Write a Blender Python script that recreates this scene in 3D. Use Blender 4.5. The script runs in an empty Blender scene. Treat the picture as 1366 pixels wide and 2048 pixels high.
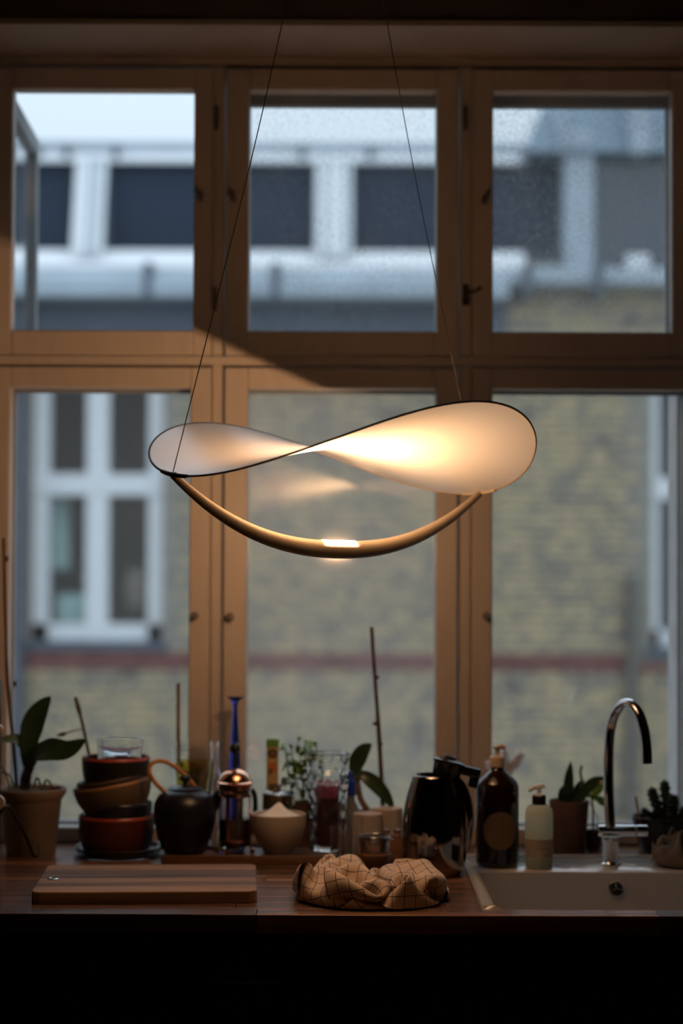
import bpy, bmesh, math, random
import numpy as np
from mathutils import Vector, Matrix, noise

random.seed(7)
scene = bpy.context.scene
COL = scene.collection

# ------------------------------------------------------------------ camera
FPX = 3600.0                        # focal length in pixels of the 1366x2048 frame
PITCH = math.atan(106 / FPX)
ROLL = math.radians(0.25)
CAM = Vector((0, 0, 1.52))
CROT = Matrix.Rotation(math.pi / 2 + PITCH, 3, 'X') @ Matrix.Rotation(ROLL, 3, 'Z')
cd = bpy.data.cameras.new('camera')
cam = bpy.data.objects.new('camera', cd)
COL.objects.link(cam)
cam.matrix_world = Matrix.Translation(CAM) @ CROT.to_4x4()
cd.sensor_fit = 'VERTICAL'
cd.sensor_height = 36.0
cd.lens = FPX / 2048 * 36
cd.clip_start = 0.05
cd.clip_end = 500
cd.dof.use_dof = True
cd.dof.focus_distance = 3.2
cd.dof.aperture_fstop = 1.7
scene.camera = cam

# ------------------------------------------------------------------ sky and exposure
scene.view_settings.view_transform = 'Standard'
scene.view_settings.look = 'None'
scene.view_settings.exposure = 0.0
scene.view_settings.gamma = 1.0
scene.view_settings.use_curve_mapping = False
world = bpy.data.worlds.new('overcast_sky')
scene.world = world
world.use_nodes = True
wt = world.node_tree
bg = wt.nodes['Background']
tc = wt.nodes.new('ShaderNodeTexCoord')
sx = wt.nodes.new('ShaderNodeSeparateXYZ')
rp = wt.nodes.new('ShaderNodeValToRGB')
rp.color_ramp.elements[0].position = 0.0
rp.color_ramp.elements[0].color = (0.34, 0.43, 0.51, 1)
rp.color_ramp.elements[1].position = 1.0
rp.color_ramp.elements[1].color = (1.06, 1.26, 1.44, 1)
wt.links.new(tc.outputs['Generated'], sx.inputs[0])
wt.links.new(sx.outputs['Z'], rp.inputs['Fac'])
wt.links.new(rp.outputs['Color'], bg.inputs['Color'])
bg.inputs['Strength'].default_value = SKY = 1.6
LED_STRENGTH = 1250.0
LED_COLOR = (1.0, 0.57, 0.28, 1)

# ------------------------------------------------------------------ projection calculator (pixel + depth -> place in the room)
def P(px, py, Y):
    d = CROT @ Vector(((px - 683) / FPX, -(py - 1024) / FPX, -1))
    return CAM + d * (Y / d.y)

def X(px, Y, py=1024): return P(px, py, Y).x
def Z(py, Y, px=683): return P(px, py, Y).z

# ------------------------------------------------------------------ materials
MATS = {}
def new_mat(name):
    m = bpy.data.materials.new(name); m.use_nodes = True
    nt = m.node_tree
    return m, nt, nt.nodes['Principled BSDF'], nt.nodes['Material Output']

def N(nt, typ, **kw):
    n = nt.nodes.new(typ)
    for k, v in kw.items():
        if k in n.inputs: n.inputs[k].default_value = v
        else: setattr(n, k, v)
    return n

def mat(name, col, rough=0.5, metal=0.0, var=0.15, scale=12.0, bump=0.0, stretch=(1, 1, 1), coat=0.0, trans=0.0,
        ior=1.45, spec=0.5, rnd=0.0):
    if name in MATS: return MATS[name]
    m, nt, b, out = new_mat(name)
    t = N(nt, 'ShaderNodeTexCoord'); mp = N(nt, 'ShaderNodeMapping'); mp.inputs['Scale'].default_value = stretch
    nz = N(nt, 'ShaderNodeTexNoise', Scale=scale, Detail=5.0)
    nt.links.new(t.outputs['Object'], mp.inputs[0]); nt.links.new(mp.outputs[0], nz.inputs['Vector'])
    r = N(nt, 'ShaderNodeValToRGB')
    c = col
    r.color_ramp.elements[0].position = 0.3; r.color_ramp.elements[1].position = 0.7
    r.color_ramp.elements[0].color = (c[0] * (1 - var), c[1] * (1 - var), c[2] * (1 - var), 1)
    r.color_ramp.elements[1].color = (min(1, c[0] * (1 + var)), min(1, c[1] * (1 + var)), min(1, c[2] * (1 + var)), 1)
    nt.links.new(nz.outputs['Fac'], r.inputs['Fac'])
    src = r.outputs['Color']
    if rnd:
        oi = N(nt, 'ShaderNodeObjectInfo'); mr = N(nt, 'ShaderNodeMapRange'); hs = N(nt, 'ShaderNodeHueSaturation')
        mr.inputs['To Min'].default_value = 1 - rnd; mr.inputs['To Max'].default_value = 1 + rnd
        nt.links.new(oi.outputs['Random'], mr.inputs['Value']); nt.links.new(mr.outputs[0], hs.inputs['Value'])
        nt.links.new(src, hs.inputs['Color']); src = hs.outputs['Color']
    nt.links.new(src, b.inputs['Base Color'])
    b.inputs['Roughness'].default_value = rough
    b.inputs['Metallic'].default_value = metal
    b.inputs['Coat Weight'].default_value = coat
    b.inputs['Transmission Weight'].default_value = trans
    b.inputs['IOR'].default_value = ior
    b.inputs['Specular IOR Level'].default_value = spec
    if bump:
        bp = N(nt, 'ShaderNodeBump', Strength=bump, Distance=0.002)
        nt.links.new(nz.outputs['Fac'], bp.inputs['Height']); nt.links.new(bp.outputs[0], b.inputs['Normal'])
    MATS[name] = m
    return m

def wood(name, dark, light, scale=1.0, rough=0.35, rnd=0.3, axis=0):
    """long-grained timber, grain along the given object axis, tone varied from piece to piece"""
    m, nt, b, out = new_mat(name)
    t = N(nt, 'ShaderNodeTexCoord'); mp = N(nt, 'ShaderNodeMapping')
    s = [55 * scale] * 3; s[axis] = 3.0 * scale
    mp.inputs['Scale'].default_value = s
    oi = N(nt, 'ShaderNodeObjectInfo'); ml = N(nt, 'ShaderNodeMath', operation='MULTIPLY'); ml.inputs[1].default_value = 40
    cb = N(nt, 'ShaderNodeCombineXYZ')
    nt.links.new(oi.outputs['Random'], ml.inputs[0])
    for k in range(3): nt.links.new(ml.outputs[0], cb.inputs[k])
    nt.links.new(cb.outputs[0], mp.inputs['Location'])
    nz = N(nt, 'ShaderNodeTexNoise', Scale=1.0, Detail=6.0, Distortion=0.6)
    nt.links.new(t.outputs['Object'], mp.inputs[0]); nt.links.new(mp.outputs[0], nz.inputs['Vector'])
    r = N(nt, 'ShaderNodeValToRGB')
    r.color_ramp.elements[0].position = 0.32; r.color_ramp.elements[0].color = (*dark, 1)
    r.color_ramp.elements[1].position = 0.68; r.color_ramp.elements[1].color = (*light, 1)
    nt.links.new(nz.outputs['Fac'], r.inputs['Fac'])
    hs = N(nt, 'ShaderNodeHueSaturation'); mr = N(nt, 'ShaderNodeMapRange')
    mr.inputs['To Min'].default_value = 1 - rnd; mr.inputs['To Max'].default_value = 1 + rnd
    nt.links.new(oi.outputs['Random'], mr.inputs['Value']); nt.links.new(mr.outputs[0], hs.inputs['Value'])
    nt.links.new(r.outputs['Color'], hs.inputs['Color']); nt.links.new(hs.outputs['Color'], b.inputs['Base Color'])
    b.inputs['Roughness'].default_value = rough
    bp = N(nt, 'ShaderNodeBump', Strength=0.15, Distance=0.001)
    nt.links.new(nz.outputs['Fac'], bp.inputs['Height']); nt.links.new(bp.outputs[0], b.inputs['Normal'])
    MATS[name] = m
    return m

def glass(name, col=(1, 1, 1), rough=0.0, ior=1.48):
    m, nt, b, out = new_mat(name)
    b.inputs['Base Color'].default_value = (*col, 1); b.inputs['Roughness'].default_value = rough
    b.inputs['Transmission Weight'].default_value = 1.0; b.inputs['IOR'].default_value = ior
    MATS[name] = m
    return m

def pane_glass(name, dirt=0.05, haze=0.02, scale=220.0, lo=0.60):
    """window glass: see-through, mirror by angle, with dust and dried rain specks that catch the daylight"""
    m, nt, b, out = new_mat(name)
    nt.nodes.remove(b)
    tr = N(nt, 'ShaderNodeBsdfTransparent'); gl = N(nt, 'ShaderNodeBsdfGlossy'); gl.inputs['Roughness'].default_value = 0.055
    gl.inputs['Color'].default_value = (1, 1, 1, 1)
    lw = N(nt, 'ShaderNodeLayerWeight'); lw.inputs['Blend'].default_value = 0.5
    pw = N(nt, 'ShaderNodeMath', operation='POWER'); pw.inputs[1].default_value = 5
    ma = N(nt, 'ShaderNodeMath', operation='MULTIPLY_ADD'); ma.inputs[1].default_value = 0.95; ma.inputs[2].default_value = 0.045
    nt.links.new(lw.outputs['Facing'], pw.inputs[0]); nt.links.new(pw.outputs[0], ma.inputs[0])
    mx = N(nt, 'ShaderNodeMixShader')
    nt.links.new(ma.outputs[0], mx.inputs[0]); nt.links.new(tr.outputs[0], mx.inputs[1]); nt.links.new(gl.outputs[0], mx.inputs[2])
    tl = N(nt, 'ShaderNodeBsdfTranslucent'); tl.inputs['Color'].default_value = (0.8, 0.8, 0.8, 1)
    dd = N(nt, 'ShaderNodeBsdfDiffuse'); dd.inputs['Color'].default_value = (0.8, 0.8, 0.8, 1)
    dm = N(nt, 'ShaderNodeMixShader'); dm.inputs[0].default_value = 0.5
    nt.links.new(tl.outputs[0], dm.inputs[1]); nt.links.new(dd.outputs[0], dm.inputs[2])
    t = N(nt, 'ShaderNodeTexCoord')
    nz = N(nt, 'ShaderNodeTexNoise', Scale=scale, Detail=2.0)
    big = N(nt, 'ShaderNodeTexNoise', Scale=4.0, Detail=2.0)
    nt.links.new(t.outputs['Object'], nz.inputs['Vector']); nt.links.new(t.outputs['Object'], big.inputs['Vector'])
    mr = N(nt, 'ShaderNodeMapRange'); mr.inputs['From Min'].default_value = lo; mr.inputs['From Max'].default_value = lo + 0.12
    mr.inputs['To Max'].default_value = dirt
    nt.links.new(nz.outputs['Fac'], mr.inputs['Value'])
    mm = N(nt, 'ShaderNodeMath', operation='MULTIPLY'); nt.links.new(mr.outputs[0], mm.inputs[0]); nt.links.new(big.outputs['Fac'], mm.inputs[1])
    ad = N(nt, 'ShaderNodeMath', operation='ADD'); ad.inputs[1].default_value = haze; nt.links.new(mm.outputs[0], ad.inputs[0])
    m2 = N(nt, 'ShaderNodeMixShader')
    nt.links.new(ad.outputs[0], m2.inputs[0]); nt.links.new(mx.outputs[0], m2.inputs[1]); nt.links.new(dm.outputs[0], m2.inputs[2])
    nt.links.new(m2.outputs[0], out.inputs['Surface'])
    MATS[name] = m
    return m

# ------------------------------------------------------------------ mesh builder
class MB:
    def __init__(s): s.v = []; s.f = []
    def add(s, verts, faces, mx=None):
        o = len(s.v)
        for p in verts:
            p = Vector(p); s.v.append(tuple(mx @ p if mx is not None else p))
        s.f += [tuple(i + o for i in q) for q in faces]
        return s
    def box(s, x0, x1, y0, y1, z0, z1, bev=0.0, mx=None, seg=1):
        bm = bmesh.new(); bmesh.ops.create_cube(bm, size=1.0)
        for v in bm.verts:
            v.co = ((x0 + x1) / 2 + v.co.x * (x1 - x0), (y0 + y1) / 2 + v.co.y * (y1 - y0), (z0 + z1) / 2 + v.co.z * (z1 - z0))
        if bev: bmesh.ops.bevel(bm, geom=bm.edges[:], offset=bev, segments=seg, profile=0.5, affect='EDGES')
        bm.verts.index_update()
        s.add([v.co.copy() for v in bm.verts], [[v.index for v in f.verts] for f in bm.faces], mx); bm.free()
        return s
    def lathe(s, prof, seg=40, mx=None, mod=None, caps=True):
        vs = []; fs = []
        for i, (r, z) in enumerate(prof):
            for k in range(seg):
                a = 2 * math.pi * k / seg
                rr = r if mod is None else mod(r, z, a, i)
                vs.append((rr * math.cos(a), rr * math.sin(a), z))
        n = len(prof)
        for i in range(n - 1):
            for k in range(seg):
                k2 = (k + 1) % seg
                fs.append((i * seg + k, i * seg + k2, (i + 1) * seg + k2, (i + 1) * seg + k))
        if caps:
            if prof[0][0] > 1e-5: fs.append(tuple(range(seg - 1, -1, -1)))
            if prof[-1][0] > 1e-5: fs.append(tuple(range((n - 1) * seg, n * seg)))
        return s.add(vs, fs, mx)
    def tube(s, pts, rad, seg=12, flat=None, up=None, cap=True, prof=None):
        """sweep along pts; rad number or list; flat = list of (width, thickness) half sizes with side axis from up"""
        pts = [Vector(p) for p in pts]; n = len(pts)
        tan = [(pts[min(i + 1, n - 1)] - pts[max(i - 1, 0)]).normalized() for i in range(n)]
        u = Vector(up) if up is not None else (Vector((0, 0, 1)) if abs(tan[0].z) < 0.9 else Vector((1, 0, 0)))
        vs = []; fs = []
        side = tan[0].cross(u).normalized()
        for i in range(n):
            if up is not None: side = tan[i].cross(u).normalized()
            else: side = (side - tan[i] * side.dot(tan[i])).normalized()
            nor = side.cross(tan[i]).normalized()
            for k in range(seg):
                a = 2 * math.pi * k / seg
                if flat: w, t = flat[i]
                else: w = t = rad[i] if isinstance(rad, (list, tuple)) else rad
                cx, cy = (math.cos(a), math.sin(a)) if prof is None else prof[k]
                vs.append(pts[i] + side * (cx * w) + nor * (cy * t))
        for i in range(n - 1):
            for k in range(seg):
                k2 = (k + 1) % seg
                fs.append((i * seg + k, i * seg + k2, (i + 1) * seg + k2, (i + 1) * seg + k))
        if cap:
            fs.append(tuple(range(seg - 1, -1, -1))); fs.append(tuple(range((n - 1) * seg, n * seg)))
        return s.add(vs, fs)
    def prism(s, poly, y0, y1, axis='y', bev=0):
        """closed outline (a, b) extruded; axis y: (x, z) outline, axis z: (x, y) outline"""
        n = len(poly)
        f = (lambda a, b, c: (a, c, b)) if axis == 'y' else (lambda a, b, c: (a, b, c))
        vs = [f(a, b, y0) for a, b in poly] + [f(a, b, y1) for a, b in poly]
        fs = [tuple(range(n)), tuple(range(2 * n - 1, n - 1, -1))]
        fs += [(i, i + n, (i + 1) % n + n, (i + 1) % n) for i in range(n)]
        return s.add(vs, fs)

def mesh(mb, name, ang=38, smooth=True):
    me = bpy.data.meshes.new(name); me.from_pydata([tuple(v) for v in mb.v], [], mb.f)
    bm = bmesh.new(); bm.from_mesh(me); bmesh.ops.recalc_face_normals(bm, faces=bm.faces[:]); bm.to_mesh(me); bm.free()
    if smooth:
        me.polygons.foreach_set('use_smooth', [True] * len(me.polygons)); me.set_sharp_from_angle(angle=math.radians(ang))
    me.update()
    return me

def obj(name, mb, m, parent=None, loc=None, rot=None, label=None, kind=None, ang=38, smooth=True):
    me = mb if isinstance(mb, bpy.types.Mesh) else mesh(mb, name, ang, smooth)
    o = bpy.data.objects.new(name, me); COL.objects.link(o)
    if m is not None and not me.materials: me.materials.append(m)
    if parent is not None: o.parent = parent
    if loc is not None: o.location = loc
    if rot is not None: o.rotation_euler = rot
    if label: o['label'] = label
    if kind: o['kind'] = kind
    return o

def thing(name, label, cat, loc=(0, 0, 0), rot=(0, 0, 0), group=None, kind=None):
    o = bpy.data.objects.new(name, None); COL.objects.link(o)
    o.empty_display_size = 0.05; o.location = loc; o.rotation_euler = rot
    if label: o['label'] = label
    if cat: o['category'] = cat
    if group: o['group'] = group
    if kind: o['kind'] = kind
    return o

def tag(o, label, cat, group=None):
    o['label'] = label; o['category'] = cat
    if group: o['group'] = group
    return o

def smooth_path(pts, n=8):
    """Catmull-Rom through the points"""
    p = [Vector(q) for q in pts]; p = [2 * p[0] - p[1]] + p + [2 * p[-1] - p[-2]]
    out = []
    for i in range(1, len(p) - 2):
        for k in range(n):
            t = k / n
            out.append(0.5 * ((2 * p[i]) + (p[i + 1] - p[i - 1]) * t + (2 * p[i - 1] - 5 * p[i] + 4 * p[i + 1] - p[i + 2]) * t * t
                              + (3 * p[i] - p[i - 1] - 3 * p[i + 1] + p[i + 2]) * t ** 3))
    out.append(p[-2])
    return out

def leaf_mesh(pts, width, thick=0.0012, up=(0, -1, 0.3), n=7, tip=0.08, power=0.75, base=0.35):
    path = smooth_path(pts, n); m = len(path)
    fl = []
    for i in range(m):
        t = i / (m - 1)
        w = width * max(tip * 0.3, (base + (1 - base) * min(1, t / 0.45)) * (max(0.0, 1 - max(0, (t - 0.45) / 0.55) ** 2.2)) ** power)
        fl.append((w, thick))
    prof = [(1, 0.6), (0.5, 0.2), (0, -0.9), (-0.5, 0.2), (-1, 0.6), (-0.5, 1.4), (0, 0.4), (0.5, 1.4)]
    fl = [(w, max(thick, w * 0.16)) for w, _ in fl]
    prof = [(1, 1.0), (0.5, 0.15), (0, -0.7), (-0.5, 0.15), (-1, 1.0), (-0.5, 0.5), (0, -0.3), (0.5, 0.5)]
    return MB().tube(path, 0, seg=8, flat=fl, up=up, prof=prof)

def decode(rows):
    return np.cumsum(np.array(rows, dtype='i4').reshape(len(rows), -1, 3), axis=1) * 2e-4
# crumpled cloth shapes: per row, steps from knot to knot in fifths of a millimetre
TOWEL = [
[-637,-194,66,-35,-23,19,-19,-16,39,-1,-6,45,4,-6,45,3,-7,45,5,-8,44,6,-10,46,32,7,40,50,18,-3,27,26,-31,5,29,-36,10,28,-35,35,16,-27,47,-2,-9,40,-19,15,16,-30,33,-8,-34,33,-15,-43,14,-11,-45,-3,-6,-44,-13,0,-38,-24,4,-33,-29,4,-32,-31,9,-20,-39,13,-7,-41,13,-6,-42,18,20,-39,22,0,-41,30,-29,-31,31,-35,10,34,-11,32,34,-9,24,35,-9,27,37,14,21,31,30,11,23,40,-2,39,16,14,44,-16,8,37,-24,-12,36,-23,-18,16,-18,-43,28,-19,-33,41,-14,-24,46,8,-5,45,9,-1,43,12,-3,41,13,3,41,15,-2,42,18,-4,40,20,-2,38,27,-1,41,23,0,38,27,0,36,31,0,33,33,0,26,43,4,-1,50,-1,-29,43,-3,-50,11,3,-45,0,11,-46,4,4,-43,15,5,-45,10,7,-43,8,10,-40,14,16,-41,14,11,-37,20,22,-21,31,27,-9,39,25,1,48,8,0,38,-26,-7,23,-40,-21,1,-40,-11,22,-39,-1,46,-4],
[-660,-156,67,-32,-23,24,-16,-14,39,-3,-8,45,3,-6,45,3,-7,44,3,-7,44,13,-4,46,47,-3,14,36,-33,-17,36,9,-27,9,29,-34,7,29,-35,34,15,-27,46,-3,-6,41,-18,12,19,-27,31,16,-26,33,3,-33,33,-8,-43,12,-8,-46,-3,-4,-42,-18,3,-34,-30,7,-29,-34,9,-20,-39,11,-11,-41,13,-3,-43,20,25,-33,20,15,-38,25,-13,-33,32,-33,-21,29,-34,5,33,-16,28,35,-7,25,37,-1,26,31,35,10,21,41,-5,26,38,6,41,7,18,41,-16,9,39,-23,-16,13,-16,-43,36,-21,-24,29,-39,19,42,-5,-4,43,9,-2,43,11,3,40,13,-2,41,15,-1,39,17,-1,41,21,-8,40,23,0,38,24,-1,36,28,-1,34,29,3,23,39,-1,7,43,-10,1,43,-2,-8,44,11,-37,33,9,-47,-10,8,-45,0,4,-43,6,6,-45,-10,-3,-45,2,5,-44,8,10,-29,26,24,-32,25,23,-10,40,22,7,46,7,7,45,-13,-9,27,-39,-12,17,-40,-17,5,-44,-2,42,-21,1,44,0],
[-675,-115,82,-36,-24,15,-20,-14,38,3,-8,45,2,-6,45,3,-5,44,15,-3,43,39,-10,23,26,-37,-11,11,-44,-8,39,-12,-23,23,22,-31,8,30,-36,36,13,-25,45,-4,-5,40,-19,14,12,-29,33,24,-22,26,33,-17,27,10,-35,30,-4,-44,11,-6,-45,-5,-2,-40,-23,6,-30,-35,10,-19,-39,12,-10,-43,15,0,-42,18,24,-34,20,26,-31,22,9,-40,30,-23,-35,29,-36,0,30,-36,0,34,-20,26,37,-4,28,34,28,18,19,42,-12,22,39,-2,30,34,13,39,8,24,40,-19,5,26,-21,-38,29,-34,8,11,-38,23,39,-26,5,44,6,-2,43,12,1,42,13,1,40,15,-1,40,18,-4,39,19,-5,39,22,-2,37,25,1,29,32,-1,10,42,-12,9,29,-32,13,28,-32,1,48,-4,-11,35,30,2,15,50,-42,9,19,-46,-11,-1,-45,-3,-1,-44,-12,-9,-45,1,6,-40,17,22,-27,27,20,-11,39,22,7,46,2,6,40,-18,1,35,-24,-12,26,-37,-14,13,-41,-6,26,-41,0,46,-5,0,44,0],
[-708,-84,67,-26,-18,34,-8,-10,42,2,-8,44,1,-4,45,22,-2,40,38,-14,21,24,-39,-3,-13,-45,-4,13,-42,-9,33,-27,-15,36,5,-27,16,29,-33,37,10,-24,45,-7,-4,38,-18,13,38,-15,18,25,-21,28,14,-26,33,35,-17,24,10,-35,25,0,-44,12,-2,-46,-9,2,-36,-30,9,-22,-40,13,-7,-42,14,1,-43,18,23,-34,19,27,-28,22,24,-31,25,-5,-35,31,-30,-25,30,-30,0,32,-33,0,37,-22,22,35,12,31,26,41,5,21,40,-17,25,38,-1,30,37,19,37,3,29,31,-35,-2,21,-33,12,5,-36,28,25,-34,13,44,-13,1,44,12,1,43,14,1,40,15,0,40,18,-5,40,20,-5,39,24,-1,18,40,-4,7,39,-24,1,17,-42,21,4,-42,9,41,-19,-2,49,0,4,18,46,15,0,43,-25,11,41,-48,0,7,-44,-6,-1,-44,-14,-14,-46,6,14,-27,27,23,-12,40,19,4,45,-1,2,33,-30,8,41,-12,-2,33,-29,-12,25,-35,-8,31,-31,-8,23,-40,1,45,0,2,45,0],
[-733,-46,71,-18,-15,37,0,-10,45,1,-6,44,25,-3,39,39,-16,17,28,-35,-1,0,-45,-6,-19,-41,-4,11,-44,-9,17,-38,-8,40,-15,-14,27,22,-33,41,1,-12,42,-6,-2,34,-18,21,43,-13,-5,29,-19,24,28,-17,31,38,-10,17,25,-24,26,13,-35,25,4,-45,10,1,-43,-17,6,-29,-36,13,-6,-44,12,-3,-43,18,18,-37,20,36,-21,20,30,-24,22,18,-36,25,-10,-36,33,-38,-9,33,-30,0,35,-29,0,37,-18,24,31,27,28,24,40,-9,26,36,-9,28,37,0,35,27,21,24,-7,41,12,-33,28,10,-35,24,11,-35,24,31,-32,13,46,1,0,42,14,2,42,16,-1,41,18,-3,35,29,-5,20,39,-11,0,39,-25,0,-1,-47,13,-5,-44,12,28,-43,3,51,-8,12,32,22,39,-8,31,8,5,45,-22,9,40,-43,3,18,-45,-7,-9,-46,-4,5,-31,22,24,-11,41,18,3,45,-1,5,38,-21,-2,21,-38,6,45,-15,-10,27,-35,-20,16,-39,1,37,-30,4,42,-15,-2,46,0,7,42,0],
[-752,-5,78,-4,-13,42,1,-10,44,20,-6,40,41,-16,14,29,-33,-5,11,-44,-8,-15,-43,-2,-14,-43,-5,13,-41,-10,12,-39,-8,27,-34,-6,41,-10,-5,38,7,-17,43,-8,-6,30,-18,27,41,-16,3,24,-18,31,39,-15,12,44,-2,1,37,-11,18,28,-21,27,19,-33,24,8,-45,4,6,-39,-25,11,-12,-43,12,-3,-44,13,9,-42,22,35,-22,20,38,-12,20,32,-26,21,6,-40,30,-27,-29,34,-26,0,34,-27,0,37,-27,0,33,-13,26,28,31,28,28,38,-11,29,33,-10,34,33,9,26,17,38,12,-20,40,11,-33,30,6,-26,34,6,-27,34,33,-31,13,46,15,0,42,17,3,36,31,-6,16,39,-17,-1,35,-29,-6,10,-45,9,-12,-44,8,6,-47,10,28,-37,13,49,-9,51,-10,21,28,1,34,14,4,45,-25,10,38,-41,1,17,-45,-3,9,-31,17,28,-10,42,18,1,45,-4,4,39,-20,-2,28,-34,-13,16,-39,14,44,-18,-17,23,-33,-7,31,-33,4,45,-5,0,39,-11,3,46,1,1,44,11],
[-754,39,93,-1,-15,40,10,-9,43,42,-18,11,26,-34,-11,9,-43,-9,-3,-42,-3,3,-46,-5,-23,-40,-6,15,-43,-9,15,-38,-10,26,-34,-5,28,-31,1,39,-16,7,38,-10,9,35,-16,13,39,-15,7,33,-19,20,41,-11,8,41,-8,10,44,0,1,36,-10,19,34,-14,24,26,-30,22,14,-44,-3,8,-30,-34,12,-2,-45,12,-2,-44,17,30,-32,21,37,-19,21,43,0,18,29,-31,21,2,-43,37,-32,-9,35,-26,0,36,-24,0,36,-28,0,32,-10,31,29,30,21,28,35,-10,33,32,1,30,27,26,17,0,46,9,-35,31,9,-26,34,5,-10,42,3,-19,42,31,-15,19,47,31,-6,11,43,-13,-2,32,-34,-7,9,-45,2,-6,-45,2,-2,-47,7,22,-42,11,39,-26,39,25,14,43,-26,4,42,-20,24,20,8,40,-21,11,39,-41,0,22,-30,16,32,-10,40,22,0,46,-3,1,40,-21,-1,32,-30,-7,21,-38,-8,21,-38,-9,29,-30,-2,38,-28,5,42,-5,3,41,-12,1,45,4,1,44,3,4,39,-19],
[-749,81,107,-2,-13,44,40,-22,9,14,-38,-20,1,-43,-7,-3,-43,-2,3,-44,-5,21,-39,-11,-6,-43,-6,-5,-44,-14,26,-38,-7,25,-36,-3,30,-34,2,31,-30,9,31,-26,17,37,-18,16,38,-18,13,41,-13,10,41,-9,8,44,-4,6,37,-15,18,41,-7,12,40,-1,14,41,-1,18,31,-27,18,19,-43,-9,9,-18,-42,12,-1,-44,16,15,-42,22,40,-7,19,38,-9,16,44,-10,18,20,-39,29,-9,-34,37,-26,0,36,-24,0,36,-25,0,34,-29,0,32,-10,31,28,29,23,32,32,-3,31,31,14,22,13,40,13,-22,39,10,-30,31,7,-22,39,12,-6,43,-5,11,50,0,38,8,2,39,-36,-13,14,-43,-2,-10,-48,1,-3,-46,2,10,-45,10,36,-33,30,36,-2,46,1,14,39,-20,9,30,-38,14,41,-13,28,3,18,41,-42,9,32,-10,37,29,1,46,1,-1,42,-20,-4,31,-33,-4,30,-32,-3,29,-34,-10,17,-39,-10,28,-34,-1,41,-23,6,44,-6,9,42,17,-1,45,-5,1,45,-9,6,43,7],
[-740,123,141,27,-27,-9,-2,-41,-21,-17,-41,-3,3,-44,-9,7,-42,-7,14,-41,-11,16,-40,-9,10,-44,-13,23,-37,-1,11,-44,-16,24,-39,0,25,-40,0,30,-34,11,33,-28,16,33,-25,17,36,-23,14,44,-5,8,42,-14,11,40,-15,13,40,-13,14,44,-2,12,42,7,10,40,-5,19,41,-2,18,35,-25,14,19,-42,-16,11,-9,-46,15,5,-43,21,32,-27,19,43,5,14,38,-14,17,45,-12,18,20,-42,39,-23,-14,38,-23,0,35,-26,0,34,-26,0,35,-29,0,32,-8,31,33,24,22,29,32,10,24,24,29,18,-6,41,11,-29,34,9,-13,42,1,11,46,-16,28,33,-54,10,14,-23,26,-21,-2,8,-49,-1,-19,-44,0,7,-48,4,29,-36,27,39,-9,43,20,8,42,-10,13,33,-31,7,32,-33,19,30,-19,24,25,9,33,-3,33,31,4,43,8,1,42,-18,-6,34,-30,-9,24,-36,-8,28,-36,-2,25,-36,0,37,-26,-10,23,-36,0,43,-18,6,46,-2,6,45,0,3,41,14,6,45,0,2,41,15],
[-730,156,111,-3,-43,-21,-13,-43,-11,1,-45,-15,13,-42,-11,17,-42,-7,18,-40,-7,21,-40,-8,30,-37,6,7,-41,-21,22,-41,-3,22,-41,-1,24,-40,0,25,-40,4,23,-40,10,31,-32,16,37,-23,15,39,-22,11,43,-12,11,43,-8,10,41,-13,13,44,8,11,41,-10,17,40,18,15,42,-3,17,41,-11,17,36,-28,13,18,-39,-23,17,0,-48,24,26,-29,18,38,-12,11,45,1,16,35,-22,10,52,-12,33,2,-36,39,-25,-1,36,-25,0,34,-27,0,34,-27,0,36,-24,0,41,-6,29,28,34,18,23,17,31,20,-1,38,13,-10,41,2,6,45,-17,24,37,-40,20,18,-45,-10,-4,-43,-24,1,-31,23,-19,5,-9,-55,-5,27,-36,23,47,-13,39,23,6,43,12,8,44,-6,13,35,-25,10,29,-30,17,29,-18,30,41,-5,31,37,29,-6,6,36,-25,-4,40,-16,-6,32,-28,-6,31,-31,-3,35,-28,-9,11,-45,0,33,-31,-8,33,-31,3,47,-5,4,45,0,7,43,0,6,44,18,-3,37,22,-6,34,24],
[-724,171,69,-14,-41,-17,-7,-45,-17,16,-44,-10,21,-40,-6,21,-39,-4,22,-38,-5,22,-38,1,26,-40,-1,22,-41,0,18,-41,0,19,-41,0,25,-39,0,24,-39,0,21,-41,0,22,-40,0,32,-32,7,38,-24,9,42,-15,13,43,-7,9,41,-8,13,42,-8,12,42,-1,13,39,9,18,42,3,18,37,-18,14,41,-5,15,35,-26,13,25,-25,-23,29,15,-38,17,45,-5,6,44,0,9,42,-13,9,43,-17,27,27,-27,40,-9,-24,38,-25,-3,33,-29,3,34,-27,-4,36,-24,-3,43,-10,0,40,7,27,17,27,33,21,6,39,6,2,43,-13,15,43,-37,17,22,-45,-1,5,-44,-15,0,-36,-30,-10,-49,-8,7,-26,19,-21,14,50,-18,32,35,1,43,20,5,44,-3,10,41,-12,11,39,-10,13,42,-3,12,37,-7,22,38,3,27,49,12,-1,30,18,-34,3,28,-37,-6,32,-30,-7,33,-29,-5,26,-34,-4,16,-40,-5,24,-39,-6,38,-27,0,47,0,7,45,0,5,38,23,-8,35,26,-12,33,27,-24,28,24],
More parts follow.
